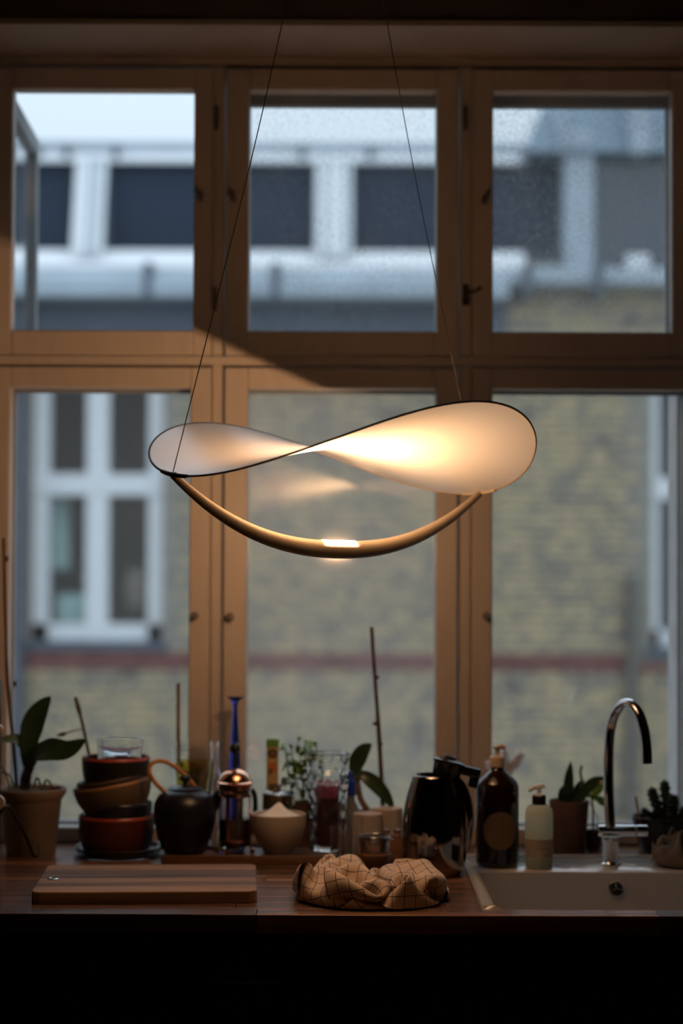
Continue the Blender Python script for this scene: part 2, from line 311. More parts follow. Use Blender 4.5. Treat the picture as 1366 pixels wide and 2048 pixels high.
[-715,185,26,-6,-42,-14,12,-44,-2,21,-39,1,21,-39,-1,21,-38,0,21,-38,0,24,-40,0,23,-38,0,21,-40,0,19,-39,0,19,-42,0,23,-39,0,25,-37,0,17,-39,0,21,-37,0,29,-31,0,36,-22,0,38,-17,0,45,-13,0,37,-3,28,41,-16,-1,40,-9,10,40,-4,15,39,-7,15,42,0,19,37,-14,12,36,-19,5,35,-11,35,40,0,-13,17,44,-9,2,44,2,-6,45,-4,16,37,-23,26,24,-27,37,13,-24,40,-19,-10,32,-29,5,28,-35,6,40,-16,-13,37,1,-28,46,4,4,27,15,34,15,13,41,-12,12,40,-23,11,39,-44,6,14,-46,-8,1,-39,-21,-8,-45,-16,-1,-47,0,0,-33,12,45,32,25,16,26,39,-9,41,18,4,43,-2,9,41,-4,11,42,1,8,42,6,2,43,4,8,40,6,18,46,11,3,42,10,-20,24,14,-38,3,23,-39,-5,28,-33,-3,22,-38,-2,8,-43,-4,19,-41,-9,39,-27,-1,46,0,-1,40,27,-13,27,31,-22,27,26,-27,28,20,-32,27,15],
[-673,174,10,2,-25,0,-3,-40,25,20,-37,7,22,-38,-2,24,-35,-13,22,-37,-11,24,-35,-6,23,-38,0,20,-39,0,18,-40,0,19,-40,0,22,-38,0,27,-33,0,17,-38,0,8,-39,23,28,-24,-22,36,-18,-1,38,-16,0,39,-12,0,39,-12,0,41,-12,0,42,-23,2,40,4,25,41,-13,5,39,-2,20,38,-2,17,36,-11,21,27,-9,32,23,-15,41,36,25,2,12,42,-8,4,40,-12,10,35,-21,20,29,-24,30,24,-21,40,-11,-12,29,-33,9,32,-25,-7,32,-6,-31,29,1,-38,44,6,0,38,14,22,16,14,48,-14,13,45,-41,7,24,-45,-11,-3,-44,-6,3,-42,-14,-4,-46,-9,2,-43,4,21,-29,16,39,13,9,50,43,14,16,40,19,2,41,12,3,43,7,4,42,8,-1,42,8,-5,43,7,-5,43,8,8,43,11,6,45,9,-7,38,7,-25,20,14,-39,3,20,-38,4,11,-42,2,3,-44,-2,13,-47,-15,41,-15,-23,28,20,-27,21,23,-26,25,20,-28,28,17,-27,27,21,-32,28,10],
[-677,108,10,42,23,0,-1,-6,53,10,-46,13,25,-38,-4,25,-32,-15,25,-32,-16,25,-30,-15,27,-35,-16,17,-38,0,19,-40,0,13,-36,0,25,-35,12,21,-33,13,-9,-43,30,22,-30,-8,22,-18,-47,37,-16,0,39,-15,0,40,-13,0,40,-14,0,41,-15,0,43,-11,0,41,-6,9,43,-14,11,35,5,21,33,0,30,22,-10,32,22,-17,36,15,-19,40,35,12,25,27,37,-1,10,40,-17,16,33,-21,7,35,-28,41,8,-10,38,0,-12,40,-2,-19,23,-20,-30,9,-21,-37,33,2,-29,43,13,0,44,10,16,17,15,41,-16,11,44,-39,4,26,-46,-6,1,-42,-11,-12,-44,-15,-6,-44,-5,10,-31,6,33,-16,11,44,-7,14,45,30,10,38,43,14,13,44,14,1,42,11,-5,42,10,-10,42,9,-12,42,5,-13,44,6,-4,42,12,8,43,11,5,44,8,-10,35,9,-28,20,12,-38,10,9,-43,5,6,-45,-18,15,-37,-45,-15,3,-40,7,-9,-33,27,4,-26,29,16,-28,30,14,-28,30,14,-30,25,17],
[-654,65,10,32,24,0,24,31,30,14,-19,40,21,-40,10,25,-31,-22,23,-26,-24,27,-34,-6,21,-30,-28,23,-39,0,26,-41,0,3,-34,24,-1,-34,26,-13,-42,22,-14,-37,-20,28,-21,-47,44,-12,-5,44,-13,0,40,-15,0,41,-14,0,42,-14,0,42,-18,0,40,-10,0,42,-8,0,36,-1,24,23,-2,39,22,-9,33,18,-16,34,18,-23,33,20,-16,37,32,13,29,28,36,3,20,39,-12,17,35,-21,21,30,-23,34,23,-20,32,7,-32,25,-8,-42,18,-30,-28,15,-24,-38,42,12,-16,43,13,0,41,18,11,27,13,34,-9,11,46,-37,4,29,-47,-5,5,-41,-12,-20,-43,-10,7,-45,-7,-5,-38,0,32,6,15,50,-10,11,44,18,14,41,38,14,22,45,14,4,42,11,-12,41,9,-17,40,7,-16,42,4,-16,44,7,-4,43,10,4,42,11,6,44,11,5,42,10,-13,33,11,-31,14,9,-44,-7,9,-45,-38,-1,-26,-39,-25,13,-43,-16,0,-43,4,-12,-36,25,-11,-28,33,-4,-25,36,2,-27,33,8],
[-623,24,10,27,31,0,21,40,0,22,19,37,21,-25,27,27,-35,7,25,-29,-20,26,-22,-27,23,-36,-3,23,-38,3,4,-38,15,-26,-30,17,-20,-38,13,-17,-43,-6,17,-26,-45,42,-19,-12,43,-12,-6,43,-13,0,41,-15,0,41,-14,0,43,-14,0,40,-9,0,39,-13,0,31,-9,26,18,-23,28,13,-14,36,16,-18,33,18,-25,30,20,-19,32,25,-8,39,31,28,23,25,39,-4,19,39,-14,17,35,-24,22,31,-26,28,15,-36,29,-3,-37,29,-13,-34,20,-32,-31,30,2,-40,43,18,-1,43,15,0,44,16,0,32,17,32,-2,14,45,-32,6,36,-47,-5,1,-43,-10,-10,-42,-13,-12,-44,-6,9,-28,2,37,-20,6,40,6,15,44,17,14,40,36,16,25,44,14,3,42,11,-12,39,7,-22,40,5,-20,43,7,-11,44,8,-2,42,10,6,42,11,13,42,10,11,45,11,-6,36,12,-28,14,10,-45,-19,4,-42,-41,-10,-20,-40,-20,11,-38,-20,13,-44,-13,-1,-42,3,-15,-37,18,-19,-28,31,-14,-25,34,-12],
[-580,-5,10,21,34,0,16,37,0,15,44,2,22,10,49,29,-32,23,28,-27,-27,31,-30,-7,15,-37,12,-2,-40,13,-33,-30,-7,-23,-30,-21,-22,-40,23,4,-40,-31,43,-20,-9,38,-16,-20,42,-12,0,42,-13,0,40,-15,0,42,-12,0,40,-10,2,33,-17,22,20,-23,22,15,-32,13,12,-42,12,12,-14,36,18,-25,29,20,-23,30,23,-21,34,23,17,41,28,39,9,24,39,-12,19,34,-23,18,30,-29,24,20,-34,30,4,-32,29,5,-36,28,-20,-30,28,-5,-39,39,22,-15,40,18,0,43,15,0,43,15,0,40,21,18,-6,9,43,-18,16,42,-47,-5,16,-41,-9,-27,-44,-11,-2,-45,-8,7,-37,-3,29,-16,7,43,4,13,44,23,16,36,37,16,21,43,15,5,42,11,-12,38,6,-23,40,6,-19,43,9,-7,44,9,3,42,10,12,38,8,22,43,10,12,45,12,-8,35,13,-29,10,9,-45,-21,0,-43,-42,-11,-20,-43,-19,5,-35,-17,24,-40,-17,13,-44,-12,-3,-43,-1,-16,-32,22,-20,-34,17,-26],
[-535,-27,10,21,37,0,15,42,0,11,42,0,13,38,23,23,-7,43,31,-35,-12,22,-35,29,-16,-37,15,-30,-29,-17,-20,-29,-28,-26,-35,-7,-19,-44,-13,25,-32,-26,50,-15,-7,43,-13,0,43,-11,0,42,-12,0,43,-12,0,36,-15,18,20,-26,25,12,-36,19,14,-38,8,13,-39,0,14,-42,0,15,-26,33,18,-22,33,22,-28,31,19,2,45,24,34,29,27,40,-1,26,33,-21,21,25,-31,23,19,-33,30,6,-33,27,11,-32,29,4,-33,29,0,-35,33,24,-22,38,26,0,41,19,0,41,16,0,44,15,0,42,20,5,12,20,44,-27,7,38,-41,0,26,-46,-11,-2,-41,-9,-27,-43,-7,16,-41,-5,20,-23,3,42,7,15,45,25,16,35,39,16,17,43,14,-1,41,12,-12,38,6,-23,42,9,-12,43,10,-1,43,10,7,40,8,20,37,7,23,44,9,11,44,13,-8,34,12,-31,7,8,-47,-22,-1,-42,-41,-12,-21,-43,-17,6,-39,-17,15,-37,-14,23,-42,-14,10,-44,-12,-1,-42,0,-18,-35,9,-27],
[-485,-39,10,15,39,0,13,41,0,12,43,0,7,42,0,17,24,47,26,-36,33,-19,-24,34,-37,-32,-11,-13,-29,-33,-29,-33,-18,-29,-37,-8,-1,-41,-31,50,-20,-13,41,-20,14,46,-14,-14,44,-9,0,44,-10,13,27,-25,23,12,-37,21,6,-42,8,11,-40,8,14,-40,-2,15,-40,-6,16,-43,2,16,-29,34,19,-28,30,18,-12,43,21,19,41,26,37,17,30,36,-13,28,21,-29,27,13,-33,26,11,-33,29,4,-34,25,22,-32,28,16,-32,30,25,-26,35,32,0,38,25,0,40,22,0,41,16,0,43,11,0,42,21,0,20,25,33,-17,9,40,-39,2,29,-45,-9,8,-44,-8,-14,-44,-10,-1,-41,-5,23,-25,2,41,3,12,46,29,18,33,40,17,15,43,15,-4,39,9,-19,40,9,-17,43,11,-3,43,10,1,42,9,13,38,6,23,38,7,23,44,10,10,44,13,-11,32,12,-32,6,7,-47,-22,-2,-42,-40,-11,-22,-43,-17,6,-39,-16,17,-40,-16,9,-40,-12,18,-44,-10,8,-44,-7,-3,-41,-8,-15],
[-441,-50,10,15,43,0,12,40,0,12,41,0,11,44,5,8,40,29,-5,-10,65,-46,-13,3,-30,-31,-19,-20,-35,-33,-25,-32,-15,-26,-39,-20,27,-37,-15,44,-27,20,42,-14,-20,43,-13,8,37,-15,22,22,-31,25,8,-42,9,7,-43,-9,7,-43,5,11,-42,7,17,-40,-11,16,-41,-1,14,-43,11,15,-31,32,18,-21,38,20,3,45,24,26,32,30,39,3,33,23,-24,28,18,-31,26,5,-33,24,17,-37,29,29,-21,27,14,-34,30,22,-30,32,33,-6,35,31,0,37,26,0,37,23,0,39,24,0,41,3,0,40,4,0,22,29,21,-6,26,37,-25,9,36,-42,-8,20,-43,-12,0,-46,-9,-17,-39,-7,25,-28,3,38,-1,12,46,30,18,32,41,17,13,43,15,-6,38,11,-21,42,10,-12,43,11,-1,44,10,6,41,7,17,36,5,24,39,7,22,44,11,7,43,13,-11,33,11,-33,5,6,-47,-21,-1,-43,-41,-11,-22,-41,-17,14,-40,-15,13,-42,-15,0,-41,-15,5,-43,-7,12,-44,-5,2,-42,-7,-5],
[-398,-59,10,13,39,0,13,43,0,13,42,0,12,45,11,-5,17,45,-14,45,18,-55,-6,-12,-42,-20,-11,-9,-43,-33,-43,-23,-17,-10,-42,-1,35,-37,16,39,-23,-9,45,-16,15,22,-26,25,12,-40,20,6,-44,0,10,-39,-15,7,-43,-7,7,-45,10,14,-41,-7,16,-42,-6,14,-41,7,13,-40,21,15,-27,35,19,-14,41,23,13,40,30,34,18,33,30,-12,31,17,-26,27,19,-32,26,29,-21,26,13,-34,30,29,-17,25,8,-43,31,29,-19,33,32,0,32,32,0,35,27,7,40,13,18,44,-9,9,39,-25,-29,43,14,26,6,48,4,3,46,-5,-13,27,34,-30,6,34,-38,-10,22,-51,-11,-18,-42,-6,17,-32,0,39,3,14,46,29,17,33,41,17,13,42,15,-9,40,13,-17,43,11,-8,43,10,3,43,9,9,41,6,18,37,5,25,39,8,20,44,11,6,43,13,-13,30,10,-35,4,5,-46,-21,-2,-42,-40,-9,-25,-44,-17,-1,-39,-15,16,-38,-15,18,-42,-13,-1,-40,-14,-17,-43,0,4,-41,-7,-10],
[-357,-74,10,15,42,0,14,42,0,14,44,1,2,36,26,3,44,20,-32,37,-17,-49,7,-2,-47,-6,-19,-38,-24,-9,-32,-28,21,13,-48,7,26,-32,2,30,-31,17,10,-37,15,10,-41,18,1,-43,-11,6,-46,-4,13,-34,-23,6,-45,-3,9,-45,7,13,-41,-13,13,-43,7,15,-41,11,12,-36,27,16,-21,39,23,1,40,29,24,29,34,31,1,31,28,-14,33,27,-13,24,19,-32,23,14,-34,25,15,-33,31,18,-29,26,25,-26,32,33,-6,32,29,13,35,19,21,42,0,16,43,-12,-2,39,-13,-27,47,-6,15,22,44,15,5,39,-31,3,45,-8,-7,39,21,-19,24,35,-29,3,35,-43,-9,10,-46,-7,6,-30,2,37,0,12,45,26,16,38,41,18,13,43,15,-6,40,13,-15,43,11,-4,44,8,7,43,9,10,40,7,16,38,6,23,40,8,19,44,12,5,42,12,-14,30,10,-35,4,4,-47,-23,-3,-42,-40,-10,-22,-44,-15,0,-38,-16,18,-43,-12,13,-40,-17,-16,-26,-13,-30,-43,-4,-11,-30,-21,-21],
[-316,-90,10,15,42,0,15,44,0,11,41,0,14,44,23,-22,35,-8,-45,16,-15,-43,10,0,-42,-6,12,-35,17,40,-36,-19,13,-17,-44,0,29,-36,14,4,-45,5,-2,-40,-1,6,-43,-8,4,-43,-10,7,-40,-20,8,-43,3,10,-43,-6,9,-43,-13,12,-45,1,13,-39,19,13,-44,6,15,-25,38,20,-9,41,29,12,34,33,28,12,33,29,0,32,32,-1,32,28,-15,25,17,-35,16,10,-40,27,17,-29,25,22,-30,34,24,-14,37,19,18,39,3,21,41,-7,12,39,-13,-15,42,-10,-15,47,-5,12,28,36,20,8,45,-16,3,33,-31,3,41,-19,-2,45,7,-12,31,33,-14,23,34,-35,2,28,-46,-9,7,-27,6,39,0,12,46,20,14,40,40,17,19,42,15,-1,42,13,-9,43,8,2,43,7,8,42,10,8,41,8,13,40,9,18,40,10,17,44,11,4,43,12,-13,30,8,-35,3,3,-48,-25,-4,-39,-41,-10,-18,-42,-15,3,-41,-11,4,-37,-13,-14,-34,-16,-21,-29,-17,-26,-26,-22,-28,-9,-38,-19],
[-275,-108,10,16,41,0,13,43,0,13,42,21,-26,27,29,-38,19,-28,-34,19,-22,-44,9,5,-23,14,38,-29,11,36,-41,0,30,-42,-21,2,1,-51,-3,-5,-30,-32,2,-45,-4,3,-45,1,6,-45,-12,8,-39,-25,5,-47,8,11,-42,-9,9,-44,-11,11,-44,6,12,-42,13,15,-32,31,22,-11,39,24,-1,39,33,17,27,32,32,-13,34,26,6,31,27,-12,31,31,-1,31,27,-23,8,2,-46,24,20,-31,39,22,-13,42,1,14,37,-16,11,39,-11,10,39,-16,-11,44,-10,-9,47,-3,8,32,33,20,10,47,-6,5,39,-24,2,32,-32,0,38,-24,1,46,-3,-6,41,18,4,35,31,-24,12,35,-44,-6,21,-17,10,41,-6,11,44,14,15,42,35,16,26,42,13,10,43,10,0,42,9,1,43,8,5,42,10,6,41,10,10,41,10,12,41,11,14,43,12,6,44,11,-11,32,7,-35,-1,-1,-47,-28,-4,-36,-40,-10,-14,-42,-9,-6,-33,-11,-22,-25,-21,-27,-20,-26,-28,-19,-26,-29,-11,-40,-10,-8,-38,-16],
[-235,-124,10,14,42,0,19,41,18,-28,23,32,-44,17,-3,-26,23,-35,-43,16,-12,-40,13,19,-30,10,34,-15,11,44,-40,0,31,-49,-7,14,-38,-16,-30,-3,-34,-37,6,-45,-13,7,-44,-15,2,-45,-4,5,-44,-11,6,-46,0,10,-43,0,8,-45,-6,10,-43,12,15,-35,28,25,-16,34,27,-1,36,28,6,33,32,12,28,36,27,4,29,31,-11,24,28,-22,29,27,-15,22,19,-28,26,22,-29,40,18,-11,43,-2,6,32,-33,9,36,-21,6,40,-20,2,40,-17,-10,49,-4,-1,40,28,13,13,46,-1,3,40,-23,3,34,-29,2,37,-25,1,40,-20,-1,43,-12,2,47,4,4,42,20,-5,26,39,-21,5,39,-8,8,40,-17,11,40,6,14,43,29,17,32,40,13,16,43,10,5,43,9,-2,42,8,3,42,10,7,42,10,4,42,10,7,40,12,12,43,13,8,45,11,-8,35,6,-30,-2,-4,-46,-32,-4,-32,-36,-5,-23,-30,-12,-30,-15,-26,-31,-15,-29,-31,-14,-36,-16,-12,-39,-17,-11,-42,-11,-9,-44,0],
[-195,-140,10,18,41,12,-23,19,35,-44,16,1,-36,23,-20,-33,21,-26,-43,16,5,-25,17,33,-29,8,31,-31,7,35,-37,-2,25,-45,-9,10,-48,-8,-13,-26,-10,-43,4,-29,-40,11,-44,-18,-1,-48,3,2,-46,-11,7,-46,2,8,-45,3,7,-44,11,14,-37,26,26,-16,34,35,2,27,35,5,25,18,-2,45,33,11,31,42,19,9,31,33,-14,16,32,-27,25,28,-23,27,26,-26,41,15,-14,42,-15,8,45,-1,-2,28,-33,10,36,-25,5,32,-32,3,47,-18,-7,48,9,-3,17,47,-5,2,43,-20,2,35,-29,1,28,-37,3,42,-17,3,44,-7,-1,44,-12,-1,45,-3,4,45,6,4,38,29,9,21,41,-4,11,43,-10,9,42,-7,14,43,26,18,33,39,15,15,43,10,5,43,7,-4,43,8,1,41,10,5,43,8,1,42,9,5,41,10,7,42,14,8,42,14,-3,42,9,-20,11,-9,-43,-33,0,-36,-21,-15,-38,-14,-29,-28,-8,-37,-26,-14,-35,-23,-12,-43,-5,-11,-38,-19,-15,-44,3,-9,-42,-4],
[-149,-149,10,-22,10,39,-47,13,8,-37,22,-15,-33,24,-25,-41,19,-7,-38,16,18,-13,18,40,-15,13,42,-39,1,25,-45,-7,4,-45,-8,4,-44,-7,-11,-43,-7,-23,-20,-8,-44,6,-33,-37,8,-44,-18,-4,-52,2,6,-45,12,6,-42,19,11,-35,27,26,-19,33,39,2,23,43,8,8,39,5,22,13,1,44,25,8,38,41,12,23,40,24,-2,20,34,-25,20,31,-25,34,22,-21,44,8,-11,45,-6,0,40,-21,9,27,-32,13,32,-32,8,35,-28,1,45,-18,-6,34,27,-23,-7,18,-49,2,44,-19,3,46,-6,-2,31,-33,3,33,-34,4,45,5,4,46,8,-3,42,-9,2,44,6,2,43,16,8,34,33,11,25,35,0,13,42,-3,14,42,32,21,23,42,11,9,43,8,2,43,5,-5,42,7,0,42,10,3,42,6,0,43,7,4,42,7,4,41,12,6,40,17,-3,41,20,-10,36,-9,-26,-18,-16,-45,-6,-32,-30,-13,-43,-13,-10,-31,-33,-12,-42,-14,-17,-42,6,-13,-43,-13,-10,-41,-9,-12,-33,-32],
[-138,-189,33,-45,8,9,-39,20,-16,-41,19,-10,-41,18,-6,-41,19,0,-19,19,39,-6,23,39,-16,11,45,-46,-5,9,-44,-7,-3,-44,-7,-11,-41,-5,-17,-45,-11,-5,-41,-1,-24,-17,-8,-45,4,-46,-27,-4,-47,2,3,-48,17,16,-24,41,23,-21,33,38,-3,26,42,10,8,43,8,7,43,6,13,33,1,32,20,8,39,19,10,41,40,15,18,39,22,-15,19,33,-25,33,22,-21,44,6,-11,46,-7,-1,37,-23,11,26,-33,16,35,-27,8,38,-23,0,40,-5,-22,-6,5,-46,-12,4,-49,3,39,-27,1,47,-11,-1,29,-33,1,42,-17,4,44,6,8,39,21,-3,45,-8,6,42,13,0,40,17,10,30,31,4,41,16,0,25,36,24,32,17,42,12,8,43,3,4,43,2,1,42,8,-3,44,4,-2,42,6,2,43,7,1,42,6,3,43,6,4,42,7,4,44,10,-2,34,27,-15,47,7,-15,25,-41,-6,-13,-41,-23,-11,-34,-27,-11,-42,-21,-15,-41,-5,-11,-42,-21,-16,-38,0,-11,-38,-20,-9,-37,-21],
[-147,-231,26,-41,14,-16,-45,16,0,-41,17,0,-45,13,0,-20,26,31,6,36,29,-12,18,41,-37,-4,28,-44,-8,2,-44,-6,-7,-42,-5,-12,-39,-3,-24,-43,-8,-12,-42,-5,-16,-45,3,-15,-27,-19,-35,3,-55,12,12,-30,35,33,-11,38,27,-12,32,41,5,17,41,14,0,43,9,5,43,7,7,38,3,22,25,6,38,15,14,39,31,13,32,44,10,7,38,16,-16,32,21,-21,41,9,-13,44,-4,-2,37,-21,10,31,-28,16,40,-20,1,40,-12,-17,13,-6,-43,-34,-22,-30,-15,-2,-49,0,32,-34,0,42,-21,-1,33,-29,1,44,-6,5,43,10,8,37,23,5,42,11,4,43,6,2,36,24,1,42,15,1,41,11,24,42,-7,43,16,1,44,2,8,43,-1,6,43,-8,3,44,12,-7,42,2,2,45,-2,6,40,16,-3,43,9,2,44,4,5,45,-4,8,39,21,-6,40,16,-13,43,10,-18,45,-22,3,11,-48,11,-14,-44,-10,-12,-39,-15,-15,-44,-4,-13,-36,-19,-13,-40,-15,-6,-24,-38,-10,-36,-22],
[-165,-273,31,-38,16,-21,-42,11,0,-39,12,13,-13,35,23,4,44,9,-2,31,33,-32,-3,39,-44,-11,11,-45,-7,-11,-43,-6,-8,-40,-2,-23,-36,2,-22,-41,-2,-17,-43,-4,-17,-47,-9,-23,-42,-3,31,-12,-12,29,15,-33,32,36,-2,31,28,-10,33,42,7,14,39,18,-4,41,13,-2,42,6,8,39,7,14,38,9,16,31,10,30,14,19,38,35,9,27,45,4,5,41,6,-11,40,8,-13,42,-2,-4,39,-17,10,41,-16,3,40,-11,-17,27,-10,-35,-5,-14,-44,-35,-16,-25,-31,-18,-30,-13,10,-46,1,39,-26,-3,34,-29,2,45,8,6,39,21,6,41,11,6,42,14,4,44,-5,2,40,23,5,43,-8,20,40,-12,41,21,-7,46,3,5,43,0,11,43,-5,11,44,-6,4,45,11,-9,43,4,0,43,-6,11,42,18,-8,43,6,4,43,8,4,44,3,6,41,14,-6,41,14,-12,45,5,-11,48,-7,-6,31,-36,18,3,-46,11,-12,-44,-1,-15,-40,-7,-16,-40,-9,-11,-34,-24,-11,-36,-23,-14,-38,-14],
[-165,-313,10,-45,5,0,-27,19,27,-4,41,13,-7,45,-12,-2,41,26,-21,5,44,-42,-11,18,-45,-12,-2,-43,-4,-12,-44,-7,-9,-35,4,-28,-35,3,-26,-44,-6,-11,-45,-8,-4,-48,-9,7,-19,21,37,-35,19,32,-10,-10,39,33,-11,30,36,-7,27,43,7,14,41,17,-3,37,21,-13,42,10,-1,43,9,3,43,7,4,39,8,20,21,16,36,23,16,35,39,7,23,44,-1,7,44,-2,-3,43,-3,-3,44,-8,-2,42,-10,-14,33,-10,-29,16,-12,-42,-8,-15,-42,-31,-18,-29,-41,-17,-11,-33,-8,-32,-13,16,-43,2,42,-24,3,47,-10,6,39,24,4,39,23,7,44,3,3,42,8,6,46,-5,25,28,-25,39,19,-14,42,10,4,48,3,4,46,0,8,41,-6,18,43,-4,4,45,2,-1,44,8,-5,41,-4,10,44,10,-1,42,7,7,42,8,1,42,9,1,46,8,-4,42,11,-2,44,5,-6,41,-2,-21,45,-16,1,20,-41,18,0,-43,12,-12,-42,7,-16,-41,2,-19,-38,-7,-20,-36,-14,-22,-36,-7],
[-170,-364,10,-11,28,31,-5,45,1,-14,39,-21,-5,47,14,-10,19,44,-40,-13,28,-43,-12,2,-45,-6,-5,-43,-1,-18,-42,-7,-9,-34,3,-31,-43,-4,-13,-44,-7,-5,-44,-7,8,-34,6,31,-19,22,36,-20,21,32,-13,47,9,0,2,46,29,-9,36,41,3,21,45,10,2,39,19,-11,35,19,-16,43,11,-7,42,9,-1,44,8,4,37,8,25,25,15,34,31,14,31,41,2,20,44,-2,8,46,-5,-1,43,-7,-12,40,-9,-22,29,-11,-34,8,-15,-43,-12,-16,-41,-36,-18,-21,-42,-18,3,-38,-16,-21,-25,4,-40,-6,33,-33,2,44,-12,7,46,5,4,35,27,4,44,5,3,42,-9,30,28,-30,42,7,-18,47,6,0,42,6,13,44,0,13,39,4,22,46,-4,-3,45,-4,8,44,2,-5,46,0,0,40,5,22,42,9,14,44,5,-11,44,10,16,45,5,-9,44,12,6,43,11,3,47,4,-12,35,-2,-28,35,-6,-34,38,-29,2,13,-42,16,0,-42,16,-11,-41,14,-17,-39,8,-24,-37,2,-25,-34,2],
[-124,-380,31,-8,42,-4,-12,40,-17,-14,44,0,-5,39,36,-31,-10,36,-44,-13,9,-45,-4,-11,-43,-6,-8,-43,-7,-7,-44,-11,-3,-40,-2,-20,-43,-2,-13,-44,-8,5,-39,1,24,-23,21,36,-12,29,33,-9,41,18,-11,44,1,-10,31,32,4,7,46,29,1,34,44,6,14,44,12,-3,37,19,-17,33,20,-23,42,11,-13,44,7,5,43,7,9,39,7,21,28,14,32,36,8,27,43,-1,15,46,-4,3,44,-7,-14,36,-10,-26,25,-12,-37,2,-15,-43,-19,-18,-39,-38,-18,-18,-42,-16,11,-42,-19,-3,-35,-14,-27,-17,16,-43,0,44,-13,6,41,11,4,45,2,7,41,-14,27,24,-31,45,3,-18,46,-1,1,44,5,17,39,9,23,41,5,25,44,-1,9,46,-2,-6,44,-5,-1,45,2,7,43,5,11,44,-1,4,42,9,16,41,12,11,47,2,-3,44,8,-3,44,9,4,43,9,-9,40,7,-22,38,-2,-26,30,-7,-30,33,-14,-29,26,-39,6,12,-40,16,1,-41,19,-7,-40,18,-18,-38,14,-23,-34,13],
[-77,-381,10,-11,41,0,-12,43,0,-14,46,1,-24,2,45,-44,-15,11,-45,-11,-1,-43,-4,-11,-43,-8,-5,-43,-8,-6,-42,-9,-5,-46,-7,-7,-45,-6,-1,-40,0,23,-23,21,35,-12,34,27,-7,42,15,-8,43,5,-10,42,11,-13,36,24,-11,28,35,8,14,43,35,7,29,44,7,10,44,12,-8,34,18,-22,32,20,-25,44,10,-10,42,6,13,45,5,0,39,6,21,33,10,29,40,2,20,45,-2,7,44,-7,-12,35,-10,-28,19,-13,-40,-5,-16,-43,-24,-18,-34,-39,-18,-18,-42,-15,13,-41,-17,6,-42,-16,-10,-32,-13,-32,-8,28,-35,3,49,7,9,39,-19,28,25,-29,42,0,-11,46,-2,7,46,3,7,42,4,10,41,9,26,45,3,12,42,3,13,47,1,10,41,1,11,44,3,9,44,2,6,44,-1,6,43,2,3,45,5,-3,41,9,-16,45,3,2,41,13,-10,35,20,-18,38,11,-26,30,12,-23,31,2,-40,29,-37,-4,23,-37,0,21,-40,5,14,-40,12,7,-42,17,-6,-40,20,-15,-35,21],
[-28,-376,10,-15,40,0,-12,47,0,-33,11,38,-42,-16,-5,-41,-14,16,-43,-4,-17,-43,-9,-4,-44,-9,-1,-42,-10,-1,-45,-9,-7,-45,-7,3,-44,-2,18,-24,23,35,-11,37,25,-8,43,11,-7,42,8,-9,42,13,-13,33,27,-9,40,13,-12,37,22,-10,37,22,14,19,39,36,9,26,45,8,7,43,10,-12,32,19,-25,33,18,-24,45,8,-5,43,6,5,44,4,5,37,5,23,39,2,22,44,-1,10,44,-5,-10,34,-10,-29,14,-13,-42,-11,-17,-42,-30,-18,-32,-40,-18,-12,-43,-16,9,-41,-14,9,-42,-15,-8,-43,-12,-12,-26,-16,-37,11,47,-27,30,11,-33,46,4,-8,41,5,16,37,8,24,47,5,9,44,5,13,47,-3,1,41,6,19,43,4,15,40,9,22,45,-2,10,46,-1,3,44,-3,-8,42,-5,-3,44,2,-12,40,13,-10,41,9,-15,39,20,-17,26,33,-5,32,25,-20,34,24,-9,36,18,-26,28,-39,-20,25,-37,0,23,-38,0,19,-39,0,17,-41,0,16,-43,3,5,-42,14,-3,-39,21],
[19,-363,10,-17,39,5,-29,18,25,-45,-18,3,-39,-12,3,-45,-13,-4,-44,-10,-5,-43,-7,4,-43,-10,-3,-43,-9,3,-45,-8,2,-46,-3,12,-30,23,31,-10,40,18,-8,42,12,-10,43,10,-8,40,16,-10,36,23,-11,40,14,-10,38,21,-11,44,-3,-12,41,14,-5,36,26,18,21,36,37,10,25,45,7,6,42,10,-14,31,20,-26,36,16,-21,45,6,-4,44,5,0,42,3,15,37,1,24,45,-1,9,44,-6,-11,33,-9,-31,8,-14,-44,-17,-16,-40,-35,-19,-26,-40,-18,-9,-43,-16,5,-41,-15,2,-39,-15,-14,-41,-12,-19,-32,-17,-38,17,-32,-28,41,-5,6,43,19,0,34,10,27,42,11,24,46,1,7,47,-2,2,44,4,11,43,4,14,41,6,17,45,3,13,44,-4,1,45,-3,-11,38,5,-20,43,0,-13,39,10,-16,40,18,-13,29,25,-18,30,33,-7,24,41,8,31,25,-19,38,33,-7,34,-21,-30,23,-41,0,24,-37,0,22,-39,0,19,-39,0,18,-41,0,13,-42,0,8,-44,0,6,-42,8],
[56,-333,34,-30,-8,24,-42,-4,10,-39,-10,5,-41,-15,0,-44,-14,-5,-42,-11,-4,-44,-12,-4,-43,-11,0,-45,-8,5,-46,-2,9,-37,21,21,-12,44,6,-8,44,-4,-10,42,10,-9,34,28,-9,45,14,-7,35,27,-12,41,11,-10,40,11,-11,43,1,-12,41,8,-12,42,7,0,35,29,20,21,36,38,10,24,45,6,6,42,11,-14,31,20,-26,39,13,-17,44,7,-7,44,2,8,40,0,22,45,-2,9,43,-6,-15,30,-9,-35,3,-14,-45,-26,-17,-33,-35,-18,-22,-40,-18,-10,-43,-16,7,-40,-16,-9,-33,-18,-26,-27,-13,-32,0,-32,-31,19,-34,-23,24,-49,5,19,-2,46,34,19,33,43,6,16,46,0,7,45,0,4,44,2,6,43,4,15,43,4,13,47,3,-3,42,-4,-10,38,8,-24,35,4,-24,35,16,-22,35,21,-19,28,31,-9,28,36,-3,24,38,6,28,35,-5,36,13,-32,37,25,0,29,-37,3,25,-34,16,24,-39,2,16,-36,-21,21,-40,0,15,-41,1,19,-40,12,2,-43,-13,2,-44,0],
